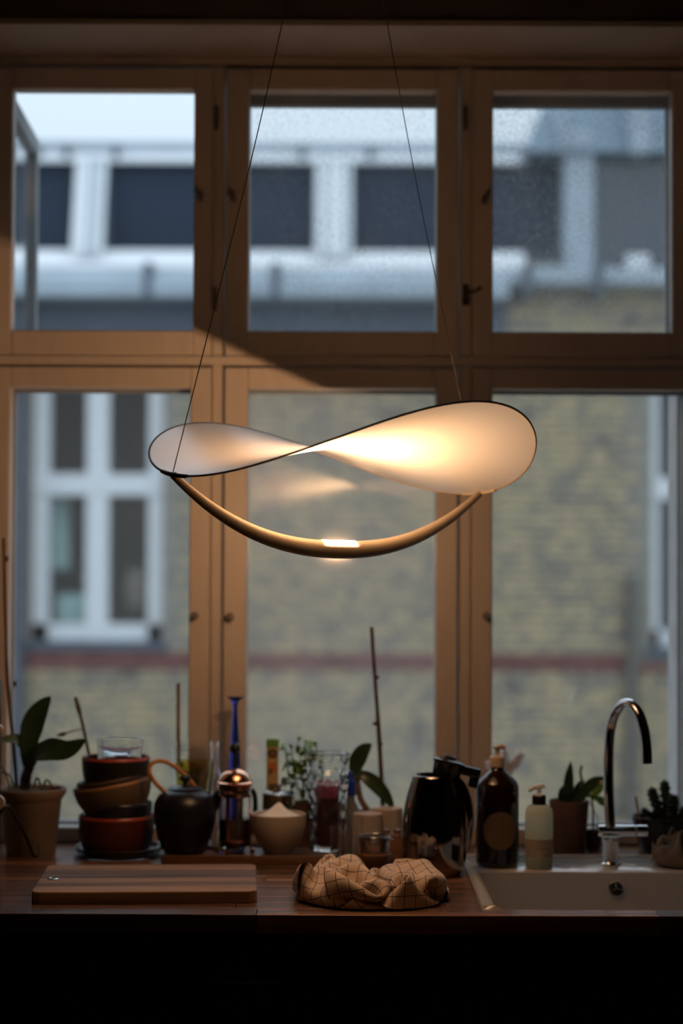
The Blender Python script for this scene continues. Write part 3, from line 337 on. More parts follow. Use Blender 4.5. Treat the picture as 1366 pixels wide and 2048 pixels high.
[57,-297,68,-22,-22,29,-38,-13,18,-46,-14,2,-38,-25,2,-42,-16,-4,-41,-18,-6,-42,-14,-3,-43,-14,-1,-44,-5,5,-43,10,9,-20,39,-4,-4,41,-18,-9,43,-8,-10,42,11,-9,30,36,-8,39,22,-8,46,2,-10,36,27,-11,43,8,-12,42,3,-13,42,-2,-13,43,3,-8,41,19,4,33,32,22,20,35,38,9,24,45,7,5,42,11,-14,35,17,-22,40,13,-16,44,4,-1,43,-1,15,45,-3,5,42,-6,-18,25,-9,-39,-3,-14,-45,-26,-17,-35,-39,-19,-16,-41,-18,2,-42,-16,-6,-36,-18,-24,-15,-19,-35,-2,-32,-33,9,-35,-22,24,-46,0,29,-37,0,1,-38,34,6,-5,53,38,6,29,47,-2,2,44,0,1,44,3,4,43,2,10,44,4,9,43,5,-13,36,9,-29,27,18,-30,27,25,-24,29,30,-16,29,31,-11,29,34,9,27,34,-2,30,31,-19,31,33,-7,35,31,0,35,-6,34,27,-41,5,22,-42,2,18,-38,-17,12,-39,-24,25,-40,14,26,-32,17,10,-44,2,0,-39,-17,-3,-41,-16],
[58,-267,103,-26,-22,32,-44,-12,6,-37,-23,16,-41,-18,2,-42,-18,-2,-38,-18,-8,-40,-17,-3,-39,-18,2,-44,-10,9,-43,13,4,-18,42,-9,11,39,-18,13,35,-30,-12,47,-4,-13,29,34,-3,35,27,-11,42,11,-8,39,25,-11,44,-1,-12,43,-5,-14,43,-1,-13,43,2,-11,43,9,-5,40,23,6,31,33,24,19,36,39,8,23,46,7,4,42,11,-12,36,16,-21,43,9,-9,45,-1,8,45,-3,-1,40,-5,-25,18,-9,-43,-9,-14,-44,-30,-18,-31,-39,-20,-12,-41,-18,-1,-32,-18,-26,-15,-23,-33,-5,-29,-34,13,-36,-23,17,-42,-3,20,-40,0,17,-41,17,12,-38,19,-2,-36,30,14,-21,34,43,-6,8,41,0,-1,42,2,6,41,5,8,45,8,-3,30,24,-26,19,28,-28,21,33,-22,25,35,-11,31,35,-13,27,31,17,30,33,-12,30,35,1,26,35,-18,37,34,-6,34,10,32,31,-33,17,20,-42,-14,21,-40,5,21,-38,0,34,-28,8,31,-28,9,10,-45,7,-3,-41,-18,-1,-29,-33,-6,-41,-13],
[55,-232,133,-36,-16,21,-41,-16,13,-39,-20,13,-42,-16,-4,-40,-16,-5,-36,-16,-22,-40,-18,7,-38,-17,3,-35,-12,16,-44,2,24,-30,33,-10,17,44,-21,25,31,-18,21,31,-23,-18,44,-14,5,28,46,-6,37,21,-12,40,18,-12,43,5,-13,43,-4,-13,43,-1,-13,44,-3,-11,43,1,-9,44,11,-3,39,25,9,29,36,26,17,35,40,8,22,46,6,3,42,10,-12,40,13,-16,45,2,1,45,-2,-10,34,-5,-32,11,-9,-46,-15,-15,-42,-33,-20,-24,-40,-21,-7,-35,-15,-24,-14,-20,-38,3,-28,-35,11,-41,-22,19,-39,-3,19,-41,-8,12,-40,12,16,-41,18,9,-31,37,14,-40,0,-9,-41,-14,11,-37,10,46,-6,5,43,4,5,43,10,1,32,28,-1,0,47,1,21,34,-16,22,37,-15,26,35,-10,27,35,-9,34,32,17,28,32,-15,31,34,3,28,31,-27,36,26,28,33,-18,27,28,-37,4,29,-31,14,21,-38,2,27,-35,5,48,-12,9,9,-43,0,-5,-42,-17,1,-28,-36,-3,-34,-28,-6,-45,-5],
[38,-191,141,-39,-18,10,-40,-13,13,-39,-18,15,-41,-17,-5,-38,-16,-13,-39,-18,-10,-37,-17,-9,-37,-21,-8,-41,-11,17,-26,11,32,-22,24,30,19,38,-5,15,33,-27,24,30,-18,21,27,-32,8,37,6,-8,34,31,-11,37,21,-10,39,16,-14,42,3,-13,42,-7,-14,42,8,-10,44,-5,-8,44,-1,-9,44,12,-1,37,28,12,26,37,28,17,34,42,7,19,46,7,1,43,10,-12,44,5,-9,42,-1,-18,27,-6,-38,6,-10,-46,-23,-16,-37,-37,-23,-15,-31,-17,-26,-15,-16,-40,3,-26,-37,23,-39,-16,10,-43,6,9,-44,4,23,-36,-13,12,-42,7,11,-38,22,24,-40,-9,-14,-37,-27,-37,-37,-3,22,-40,-2,44,-13,5,47,3,4,43,14,3,23,38,6,-26,45,16,15,41,14,29,34,3,29,35,-3,28,32,-8,31,37,-5,25,32,-17,28,30,-24,34,32,13,34,-6,33,29,-33,15,32,-23,23,32,-26,15,23,-38,6,36,-24,18,39,-15,-6,-6,-39,-29,1,-27,-36,-5,-36,-27,-4,-42,-13,-6,-45,-4],
[22,-153,163,-41,-15,-8,-41,-17,0,-40,-15,16,-43,-18,-3,-32,-17,-25,-35,-19,-22,-39,-18,-5,-41,-20,-2,-39,-8,21,-38,2,24,-19,27,36,15,38,23,29,36,-10,22,31,-25,10,30,-29,17,28,-37,28,32,15,-3,34,27,3,33,26,-8,38,16,-15,41,2,-13,41,4,-11,41,8,-9,43,0,-7,44,-3,-7,43,13,2,35,30,14,27,35,31,16,32,44,8,15,45,8,-4,44,5,-14,39,-1,-25,23,-8,-39,-4,-11,-45,-31,-19,-27,-31,-18,-27,-10,-16,-42,16,-31,-31,19,-34,-19,11,-43,-2,9,-43,1,1,-42,15,21,-40,-7,15,-40,2,24,-37,-17,-10,-27,-30,-35,-26,-16,-36,-38,0,34,-35,0,40,-16,0,45,1,0,43,10,0,34,30,0,-32,46,7,-9,40,24,17,36,29,30,34,5,31,34,5,27,32,-14,24,32,-29,34,32,2,38,4,27,28,-19,29,29,-22,25,36,-18,19,31,-27,21,43,-13,13,44,-9,-14,11,-22,-43,-10,-44,-22,-7,-40,-23,-7,-45,-10,-3,-43,-12,-9,-40,-19],
[4,-112,165,-40,-17,-12,-40,-16,-5,-42,-17,5,-35,-18,-14,-37,-18,-18,-42,-14,3,-35,-21,-18,-40,-21,-8,-45,-18,5,-34,5,31,-19,24,34,9,39,26,21,37,4,24,37,-1,20,30,-31,8,25,-36,23,30,-24,20,31,20,21,32,18,14,31,22,-4,38,17,-11,39,11,-8,39,12,-8,40,12,-9,41,5,-6,44,0,-5,43,13,2,37,27,16,27,35,35,16,29,47,9,5,45,5,-13,37,-3,-28,18,-9,-40,-14,-12,-42,-31,-17,-28,-9,-18,-43,16,-29,-31,21,-40,-10,16,-43,-6,10,-42,0,-1,-43,16,14,-40,-10,20,-34,-20,19,-42,-1,0,-26,-45,-42,-12,-21,-37,-27,0,-24,-38,0,38,-36,18,39,-12,-18,45,0,0,41,9,0,48,22,0,-12,45,0,-21,41,3,-18,36,29,16,33,28,30,32,14,27,32,-24,32,28,4,38,20,12,37,6,23,29,-18,32,29,-23,24,36,-17,22,44,-10,11,45,-6,-14,24,-22,-42,-9,-40,-23,-8,-43,-15,-8,-44,-13,-5,-38,-17,-10,-42,-20,8,-27,-34],
[-13,-72,161,-39,-16,-13,-42,-17,10,-41,-17,-5,-38,-18,-16,-33,-17,-24,-36,-17,-18,-39,-20,-9,-41,-18,-1,-41,-19,-1,-43,-6,21,-17,21,36,-8,30,33,16,40,18,24,34,-20,24,40,3,17,29,-30,13,24,-33,28,33,-13,24,31,19,30,28,6,19,33,15,3,36,19,-1,36,19,-2,37,19,-4,38,17,-6,41,11,-5,42,10,-3,42,11,4,38,24,16,32,31,41,18,19,47,6,-10,40,-3,-25,17,-12,-40,-23,-9,-40,-12,-19,-39,9,-34,-26,20,-41,-11,14,-41,-1,12,-42,-3,6,-43,5,13,-42,1,17,-39,-21,16,-36,-18,10,-29,-42,-32,-9,-32,-47,-12,-4,-35,-30,3,-10,-45,33,36,-26,-10,34,-14,-29,44,4,0,43,7,4,42,10,28,9,42,8,-8,43,-32,-20,41,6,-14,39,17,9,34,34,27,23,23,42,21,0,38,25,1,41,8,22,20,-24,37,35,-17,26,44,-8,10,46,-7,-9,29,-19,-35,3,-36,-31,-9,-40,-24,-9,-45,-4,-11,-40,-20,2,-32,-29,14,-33,-32,39,-21,0],
[-28,-32,154,-41,-16,-9,-41,-17,5,-40,-18,-9,-35,-16,-19,-44,-19,-4,-30,-17,-30,-41,-19,0,-40,-16,-2,-42,-15,-3,-41,-13,5,-40,-5,34,-3,34,30,18,41,11,19,40,6,23,36,-1,21,34,-18,14,26,-34,23,32,-18,30,31,2,28,31,8,28,29,-3,24,32,11,19,31,18,10,33,24,1,36,22,0,38,18,-2,38,18,0,39,19,5,38,21,0,43,10,18,39,20,46,16,0,43,-1,-20,27,-17,-33,-14,-12,-43,2,-33,-29,9,-44,-3,8,-43,5,12,-42,1,15,-40,-6,13,-40,-6,17,-32,-28,15,-41,-13,12,-29,-34,-24,-15,-41,-46,-10,-8,-37,-19,20,-25,-37,19,-17,-33,-6,24,-22,-46,48,-9,-5,40,2,0,42,2,0,44,10,0,43,21,32,-18,46,13,-5,42,-26,-16,45,1,-7,40,13,9,33,32,24,21,29,37,10,22,37,6,20,30,-13,33,44,-13,11,46,-7,-4,35,-17,-26,8,-33,-32,4,-33,-32,-16,-41,-15,-2,-39,-16,9,-32,-27,19,-32,-27,33,-29,-1,34,-27,0],
[-46,10,157,-42,-18,-4,-39,-16,-9,-36,-19,-19,-41,-17,-4,-34,-17,-22,-41,-19,-10,-40,-15,9,-38,-18,5,-40,-13,-8,-43,-13,-3,-44,-15,16,-17,24,39,13,39,23,21,41,1,22,36,-6,25,35,-6,18,31,-27,23,32,-16,26,31,-13,31,31,8,26,33,-11,35,19,-20,28,31,12,19,32,22,11,35,23,11,34,20,8,36,22,8,34,25,9,34,27,4,41,17,-8,49,-4,33,36,4,45,2,-18,38,-13,-23,14,-32,-27,2,-37,-17,8,-42,4,8,-41,8,12,-42,7,15,-41,-7,16,-38,-17,13,-36,-26,5,-28,-35,-13,-18,-45,-44,-10,-16,-44,-12,11,-31,-24,22,-35,-35,9,-19,-29,-39,37,-19,-29,50,-5,0,44,2,0,42,3,0,44,4,0,49,8,0,15,29,38,-13,49,-2,-6,41,-10,-8,44,-3,-6,42,16,8,30,35,22,18,35,34,2,32,38,-10,25,45,-14,4,41,-12,-18,27,-23,-32,4,-37,-31,-5,-36,-28,-7,-37,-23,14,-38,-17,27,-30,-21,33,-28,0,28,-33,0,31,-28,0],
[-62,50,147,-42,-17,-2,-39,-17,-7,-37,-19,-19,-42,-17,-1,-40,-20,-10,-32,-14,-34,-45,-20,9,-38,-14,23,-41,-15,3,-43,-15,-5,-47,-11,-6,-28,4,43,11,39,27,20,41,5,25,37,6,24,36,-14,22,33,-18,35,32,5,20,33,-21,24,31,-21,25,18,-35,32,28,-15,30,33,9,26,29,19,26,34,10,22,34,16,10,35,23,19,31,24,14,31,27,8,39,20,3,43,5,7,46,-8,43,6,-20,35,-16,-25,33,-26,-17,15,-42,-10,10,-42,6,12,-39,14,17,-38,17,17,-42,-3,12,-37,-23,4,-31,-35,-24,-19,-39,-31,-13,-27,-44,-11,-1,-38,-14,24,-37,-22,21,-36,-31,-9,0,-26,-47,39,-18,-21,45,-6,0,46,2,0,38,2,0,51,2,0,44,7,0,45,5,19,-1,40,36,-8,45,-18,-4,44,-10,-7,45,4,-7,41,18,9,27,37,26,8,39,38,-11,25,39,-23,-9,23,-27,-27,19,-25,-28,15,-28,-30,1,-26,-31,11,-41,-25,33,-34,0,32,-32,0,30,-29,0,29,-33,0,30,-33,0],
[-78,88,126,-41,-15,7,-41,-17,-4,-38,-19,-13,-38,-18,-13,-39,-16,-13,-42,-19,-3,-39,-18,2,-41,-13,14,-43,-14,7,-42,-17,-1,-45,-13,-7,-38,-5,34,3,31,37,20,42,8,24,38,3,25,36,-10,32,33,0,24,34,-19,22,33,-23,18,15,-43,26,30,-26,33,32,-2,28,31,11,31,34,5,29,31,5,25,35,8,25,33,11,19,31,27,4,30,29,9,38,22,23,36,-10,14,40,-8,35,2,-25,27,-34,-19,35,-17,-25,26,-37,-6,16,-40,5,23,-32,17,23,-31,23,26,-37,6,14,-41,-22,-14,-26,-40,-38,-7,-28,-45,-7,-7,-42,-10,3,-37,-13,25,-37,-23,25,-34,-32,-20,12,-23,-44,41,-18,-19,45,-3,0,44,1,0,44,1,0,44,1,0,44,6,0,49,3,0,32,9,39,-6,47,17,-4,43,-14,-5,44,-14,-10,45,4,-3,39,28,15,18,42,37,-12,28,37,-25,-12,22,-25,-30,17,-25,-28,21,-27,-27,14,-33,-28,20,-39,-5,27,-34,0,31,-30,0,29,-36,0,33,-31,0,27,-32,0],
[-91,103,85,-42,6,20,-42,-14,9,-38,-20,-11,-40,-15,-9,-41,-19,-7,-39,-20,-13,-42,-15,9,-42,-14,9,-39,-10,24,-42,-17,-7,-44,-14,-5,-45,-9,22,-10,17,47,20,37,26,26,39,5,28,36,-5,25,35,-16,19,24,-35,18,24,-33,23,33,-24,32,32,-9,38,25,10,28,33,4,27,35,5,22,36,-13,26,35,-2,27,35,3,23,33,16,22,32,25,2,38,34,15,43,-1,27,14,-41,30,-19,-28,28,-26,-20,25,-33,-12,27,-35,-12,23,-37,1,24,-37,15,21,-24,26,37,-22,2,32,-18,-20,-11,-27,-41,-53,1,-11,-47,-2,-1,-38,-3,24,-33,-18,27,-44,-22,22,-27,-32,-30,22,-23,-34,38,-15,-20,45,-3,0,44,1,0,44,1,0,43,2,0,45,4,0,44,0,0,48,-1,6,22,23,38,-5,47,9,-4,42,-19,-10,45,-6,-6,44,15,5,31,36,29,-7,37,37,-25,-16,32,-26,-19,21,-25,-27,20,-29,-26,18,-36,-19,16,-41,-2,31,-28,-7,28,-34,0,29,-36,0,30,-35,0,29,-32,0],
[-113,110,43,-40,6,21,-37,9,18,-42,-6,16,-38,-23,-17,-40,-17,-12,-42,-18,1,-40,-19,-3,-44,-9,18,-37,-7,26,-42,-18,7,-42,-16,-12,-43,-8,19,-24,7,41,10,29,39,27,37,13,29,36,-6,19,29,-30,17,24,-35,23,32,-23,33,31,-6,37,24,2,33,27,2,23,37,-2,24,35,-3,23,36,-8,23,36,-6,24,35,-3,25,35,9,22,30,19,16,42,21,16,27,-31,22,3,-37,30,-25,-23,24,-33,-17,24,-35,-9,20,-41,6,21,-37,4,24,-35,18,25,-30,33,41,-29,-5,30,-8,-33,9,41,-31,-45,3,-14,-46,-1,12,-41,-8,19,-28,-17,36,-41,-24,-5,-28,-32,-17,25,-23,-40,44,-12,-5,45,-2,0,43,1,0,43,1,0,43,2,0,44,2,0,44,0,0,45,0,0,46,1,9,18,30,34,-6,46,-2,-8,43,-11,-6,46,7,2,37,30,17,5,44,41,-27,-5,34,-25,-15,24,-31,-20,19,-32,-22,17,-38,-16,16,-41,-4,30,-23,-27,31,-29,-2,28,-37,0,26,-33,17,24,-36,11],
[-132,138,10,-39,-3,16,-43,-6,15,-35,19,26,-41,-12,15,-40,-19,0,-40,-17,-10,-40,-14,12,-41,-11,0,-41,-7,21,-41,-19,-9,-43,-16,5,-41,-10,16,-29,4,39,-1,23,42,23,33,26,31,34,0,20,29,-29,22,29,-26,35,26,-8,43,12,3,41,16,2,30,33,0,17,41,-3,18,39,-5,21,37,-8,21,37,-8,20,37,-5,19,38,0,30,30,22,7,40,-25,16,4,-41,20,-1,-37,29,-36,-17,21,-31,-19,23,-40,-4,18,-35,24,22,-39,7,25,-34,21,29,-32,18,41,-31,-11,27,21,-39,16,53,19,-23,33,-20,-48,-3,-2,-38,-10,25,-40,-19,11,-38,-27,0,-18,-31,-36,35,-20,-23,46,-9,0,45,-1,0,43,2,0,44,-1,0,42,2,0,43,2,0,44,0,0,44,-1,0,44,2,0,44,4,3,17,31,34,-11,47,-8,-5,44,11,2,35,30,9,13,49,17,-40,26,44,-24,-16,24,-33,-18,20,-32,-23,18,-35,-19,22,-36,-14,33,-15,-26,33,-25,-19,30,-32,-9,27,-42,0,23,-30,27],
[-147,184,10,-41,-11,0,-42,-13,1,-41,-5,17,-38,10,23,-43,-11,10,-40,-18,-1,-39,-19,-8,-43,-11,8,-38,3,31,-42,-17,4,-40,-22,-8,-40,-9,21,-30,3,36,-9,21,43,18,32,31,29,32,15,35,27,-7,31,23,-19,41,12,-2,43,8,4,43,13,2,37,26,-1,24,40,-4,13,43,-4,13,42,-7,23,36,-8,20,38,-4,14,41,1,-2,48,-15,4,4,-48,13,4,-42,22,-14,-37,28,-37,-3,22,-29,-27,19,-43,-2,23,-32,28,19,-34,23,26,-34,20,33,-36,14,39,-22,-28,25,47,-21,14,40,23,-7,50,9,-37,21,-19,-46,-11,-1,-39,-22,8,-39,-29,-5,4,-24,-43,44,-16,-8,42,-11,0,44,1,0,43,3,0,44,1,0,42,0,0,44,-1,0,43,0,0,44,0,0,44,1,0,44,6,0,45,7,6,7,27,35,-8,46,5,1,26,37,8,8,45,-1,-30,46,20,-48,-5,32,-27,-17,24,-31,-22,26,-24,-23,31,-24,-21,31,-17,-24,34,-19,-19,32,-26,-15,30,-30,-8,28,-34,13],
[-163,226,10,-40,-12,0,-41,-11,0,-42,-8,0,-40,-12,3,-40,-11,6,-42,-9,3,-41,-13,9,-43,-2,17,-40,-11,11,-40,-9,11,-40,-23,-5,-40,-10,24,-27,6,38,-8,24,40,17,32,31,25,33,20,33,28,12,40,18,2,42,9,3,42,5,6,43,5,8,42,15,6,33,33,-5,19,42,-4,17,41,-7,11,42,-9,6,43,-8,-5,44,-16,-8,19,-42,5,2,-45,10,4,-46,22,-22,-34,26,-36,-4,24,-36,-12,23,-36,9,21,-36,12,21,-30,35,26,-36,8,35,-36,-17,37,11,-29,24,38,24,12,37,25,-2,45,17,-23,41,-6,-45,8,-18,-42,-23,-4,-36,-24,-26,22,-14,-43,44,-20,0,45,-8,0,41,3,0,44,2,0,47,0,0,43,-1,0,43,0,0,44,-1,0,45,-1,0,44,2,0,44,6,0,44,13,0,38,10,23,9,11,38,-8,10,38,2,2,41,2,-14,45,7,-45,20,32,-32,-15,30,-15,-28,29,-17,-29,24,-1,-39,34,-24,-14,33,-19,-19,32,-24,-16,30,-30,-3,28,-26,-24],
[-181,259,35,-36,-2,-24,-45,-16,-1,-39,-4,0,-41,-10,0,-40,-13,0,-42,-11,0,-41,-16,0,-40,-11,5,-41,-14,7,-40,-12,10,-42,-15,5,-41,-10,28,-29,9,39,8,29,39,23,30,25,24,34,19,27,31,16,36,23,17,41,10,13,41,3,14,38,2,19,40,4,20,43,19,8,27,40,-4,10,45,-9,-7,42,-18,-6,38,-21,-12,31,-33,-3,4,-45,5,2,-46,9,-1,-45,23,-27,-31,26,-36,-7,24,-37,-6,22,-30,25,22,-37,6,25,-36,10,30,-38,1,39,-10,-36,31,34,-11,17,37,24,6,25,42,-1,33,27,-13,42,19,-32,31,-21,-48,-18,-16,-11,1,-52,37,-21,-22,36,-19,-15,44,-7,0,43,4,0,43,1,0,44,0,0,44,0,0,43,-1,0,44,-2,0,44,-1,0,45,2,0,43,8,1,39,9,21,34,18,22,30,7,34,18,-7,39,6,-18,38,1,-24,37,1,-31,35,32,-30,-9,28,-9,-34,24,-2,-38,23,-9,-33,28,-12,-28,32,-18,-22,32,-20,-15,27,-27,-22,2,-32,-26],
[-192,301,50,-39,-9,-12,-40,-9,-2,-43,-2,-24,-39,-18,24,-38,-7,-25,-44,-10,1,-40,-12,-2,-44,-13,0,-40,-16,0,-42,-18,0,-40,-19,2,-46,-13,24,-6,17,47,28,16,31,28,24,23,20,35,14,20,36,15,27,30,20,35,16,20,37,8,23,35,4,25,31,4,31,32,9,30,36,29,14,6,49,-15,-19,35,-26,-17,25,-36,-12,9,-42,0,0,-46,5,2,-45,10,-5,-45,22,-28,-29,25,-37,-7,25,-37,-4,20,-30,27,24,-38,2,29,-36,6,34,-31,-23,33,19,-36,26,39,0,20,35,27,-2,18,50,-5,29,31,-12,33,29,-8,46,1,-43,11,-46,20,5,-38,36,-20,-23,36,-21,-18,40,-3,-13,43,1,0,43,2,0,42,2,0,43,-1,0,42,-1,0,43,-2,0,44,-2,0,44,4,0,38,3,22,28,-3,33,31,11,29,26,6,34,26,3,35,22,-19,39,15,-25,30,15,-34,30,33,-16,-24,22,-6,-37,19,-4,-39,21,-6,-36,23,-10,-34,26,-17,-30,21,-23,-31,2,-39,-21,-12,-42,0],
[-198,343,53,-39,-7,-20,-42,-9,-1,-42,-10,9,-42,-10,-7,-42,-10,-3,-43,-10,-4,-40,-18,12,-42,-11,-9,-39,-8,-20,-42,-17,0,-43,-19,0,-31,-16,25,34,-32,30,28,8,35,28,30,22,18,41,4,18,40,10,16,39,11,27,28,23,35,13,24,33,8,31,32,3,30,19,17,35,1,19,42,-2,43,7,-22,28,-40,-18,1,-44,-5,-3,-46,0,0,-44,5,3,-46,10,-8,-44,21,-29,-30,24,-36,-12,24,-38,4,21,-32,25,27,-38,7,30,-38,-9,34,0,-38,29,34,-12,22,35,0,24,36,21,5,28,35,-14,22,33,-17,30,34,-6,43,23,21,31,-24,20,3,-44,34,-23,-17,33,-31,-8,35,12,-29,39,11,-10,41,5,-10,41,1,-3,42,0,-1,42,-1,0,42,-4,0,44,-1,0,39,-2,22,24,-11,34,22,-15,33,28,9,32,24,1,34,26,2,37,25,-11,34,22,-26,38,45,1,-5,21,-14,-41,16,-9,-39,16,-5,-40,15,-11,-40,17,-15,-37,21,-20,-35,8,-36,-27,-4,-45,0,-7,-42,0],
[-213,385,67,-30,-6,-35,-46,-8,-1,-41,-11,8,-41,-13,11,-42,-17,8,-43,-14,5,-46,-10,1,-37,-3,-26,-37,-8,-26,-44,-15,-2,-42,-21,10,8,-36,35,34,-40,-12,36,-13,34,29,25,28,22,39,12,14,43,-1,14,42,4,21,37,16,29,25,26,32,12,30,33,5,33,17,24,38,-16,29,33,-48,-5,27,-31,20,-22,-8,-5,-48,-5,-3,-45,1,1,-44,6,4,-44,9,-8,-48,19,-30,-28,23,-36,-15,23,-37,8,22,-34,24,28,-38,3,33,-22,-30,34,29,-24,27,35,0,25,37,0,27,34,0,17,33,28,-17,26,37,-11,34,27,-2,45,17,42,31,12,41,-14,-6,28,-22,-21,28,-32,-7,39,-12,-18,35,26,-13,31,22,-15,36,14,-18,42,3,-8,43,-1,-5,43,-3,0,35,-15,21,16,-28,29,18,-22,29,24,-5,35,28,-19,28,22,12,34,24,8,35,26,-16,38,40,26,17,29,-8,-39,22,-14,-37,16,-10,-41,14,-10,-39,16,-12,-41,19,-15,-38,12,-31,-33,1,-45,-8,-2,-44,0,-6,-44,0],
[-214,430,55,-41,-9,-9,-41,-13,10,-42,-9,4,-43,-11,-2,-40,-16,12,-42,-13,4,-41,-7,-16,-35,-6,-20,-46,-8,-15,-43,-19,9,-16,-38,23,28,-39,-16,29,-35,-7,35,-28,20,36,9,32,24,36,18,17,42,6,11,43,-5,16,42,6,25,31,22,32,11,31,25,25,33,-7,35,33,-39,10,31,-31,-31,22,-47,-7,10,-24,10,-39,-4,-2,-45,2,1,-45,7,5,-43,8,-8,-47,16,-27,-32,22,-36,-14,23,-38,10,24,-34,26,31,-33,-19,35,17,-33,31,33,0,27,34,0,24,36,0,25,33,0,29,32,2,15,36,28,-12,32,29,10,42,18,47,24,7,39,5,14,37,-22,-1,20,-32,-21,32,-29,31,43,4,-9,32,27,-16,20,34,-19,41,12,-16,44,-1,-4,42,-16,9,-1,-43,17,9,-42,9,25,-28,29,23,-5,38,29,-13,30,24,7,37,23,11,37,25,32,28,36,26,-22,27,-13,-37,21,-11,-38,19,-11,-40,16,-10,-41,17,-11,-40,13,-25,-37,5,-41,-22,1,-45,0,-1,-45,0,-4,-44,0],
[-226,470,38,-37,-9,23,-42,-11,7,-43,-8,0,-42,-12,1,-39,-17,15,-42,-10,-7,-39,-6,-16,-44,-8,-11,-41,-23,6,-26,-33,19,9,-46,8,29,-27,-22,28,-26,-25,34,-34,-3,39,-9,22,30,25,28,19,40,13,13,42,2,11,43,-9,17,40,12,29,23,31,0,41,27,-31,21,31,-35,-13,29,-28,-29,22,-29,-33,19,-47,2,-12,-20,12,-41,3,2,-45,7,7,-42,4,-5,-48,14,-24,-37,22,-39,-10,23,-36,14,28,-41,13,35,6,-41,34,33,-1,30,33,0,26,34,0,24,35,0,26,36,0,27,31,0,30,32,0,7,33,23,30,34,16,42,8,4,42,5,7,39,3,13,34,-35,4,4,-7,47,36,-13,22,42,11,-11,20,38,-20,42,1,-13,42,-7,-3,45,-11,6,3,-45,15,-24,-41,9,11,-46,13,27,-17,33,26,-3,38,23,16,37,21,34,27,27,40,-5,34,15,-30,28,-9,-37,22,-11,-37,19,-9,-39,17,-9,-41,13,-20,-38,8,-34,-30,3,-44,-10,1,-44,0,-1,-44,0,-3,-41,13],
[-250,507,23,-23,-3,39,-42,-11,13,-44,-10,0,-40,-15,14,-40,-14,8,-43,-13,0,-42,-13,-5,-34,-27,3,-33,-30,3,-13,-37,19,18,-43,-1,30,-30,-21,32,-8,-32,25,-13,-36,41,-26,-1,38,3,25,25,32,21,17,40,15,14,44,0,8,45,-9,0,47,17,-27,32,26,-35,5,32,-28,-23,28,-10,-40,23,-25,-33,23,-46,-12,1,-41,8,-24,-16,16,-42,10,9,-41,-1,-3,-47,10,-20,-41,24,-39,-21,26,-39,9,41,-17,-11,29,43,0,31,26,0,28,33,0,26,33,0,25,36,0,24,36,0,30,32,0,25,34,0,38,27,0,45,9,0,44,7,0,45,5,8,44,3,16,32,1,37,-5,0,49,19,-14,40,42,-7,13,39,17,-13,38,-4,-14,41,-6,-3,43,-9,6,11,-46,11,-28,-37,11,-24,-43,4,20,-35,27,27,2,39,21,31,31,20,46,0,29,31,-24,33,12,-31,29,-4,-34,22,-9,-37,18,-9,-39,16,-13,-39,9,-28,-35,5,-39,-23,2,-45,0,1,-44,0,-1,-43,0,-2,-43,0]]
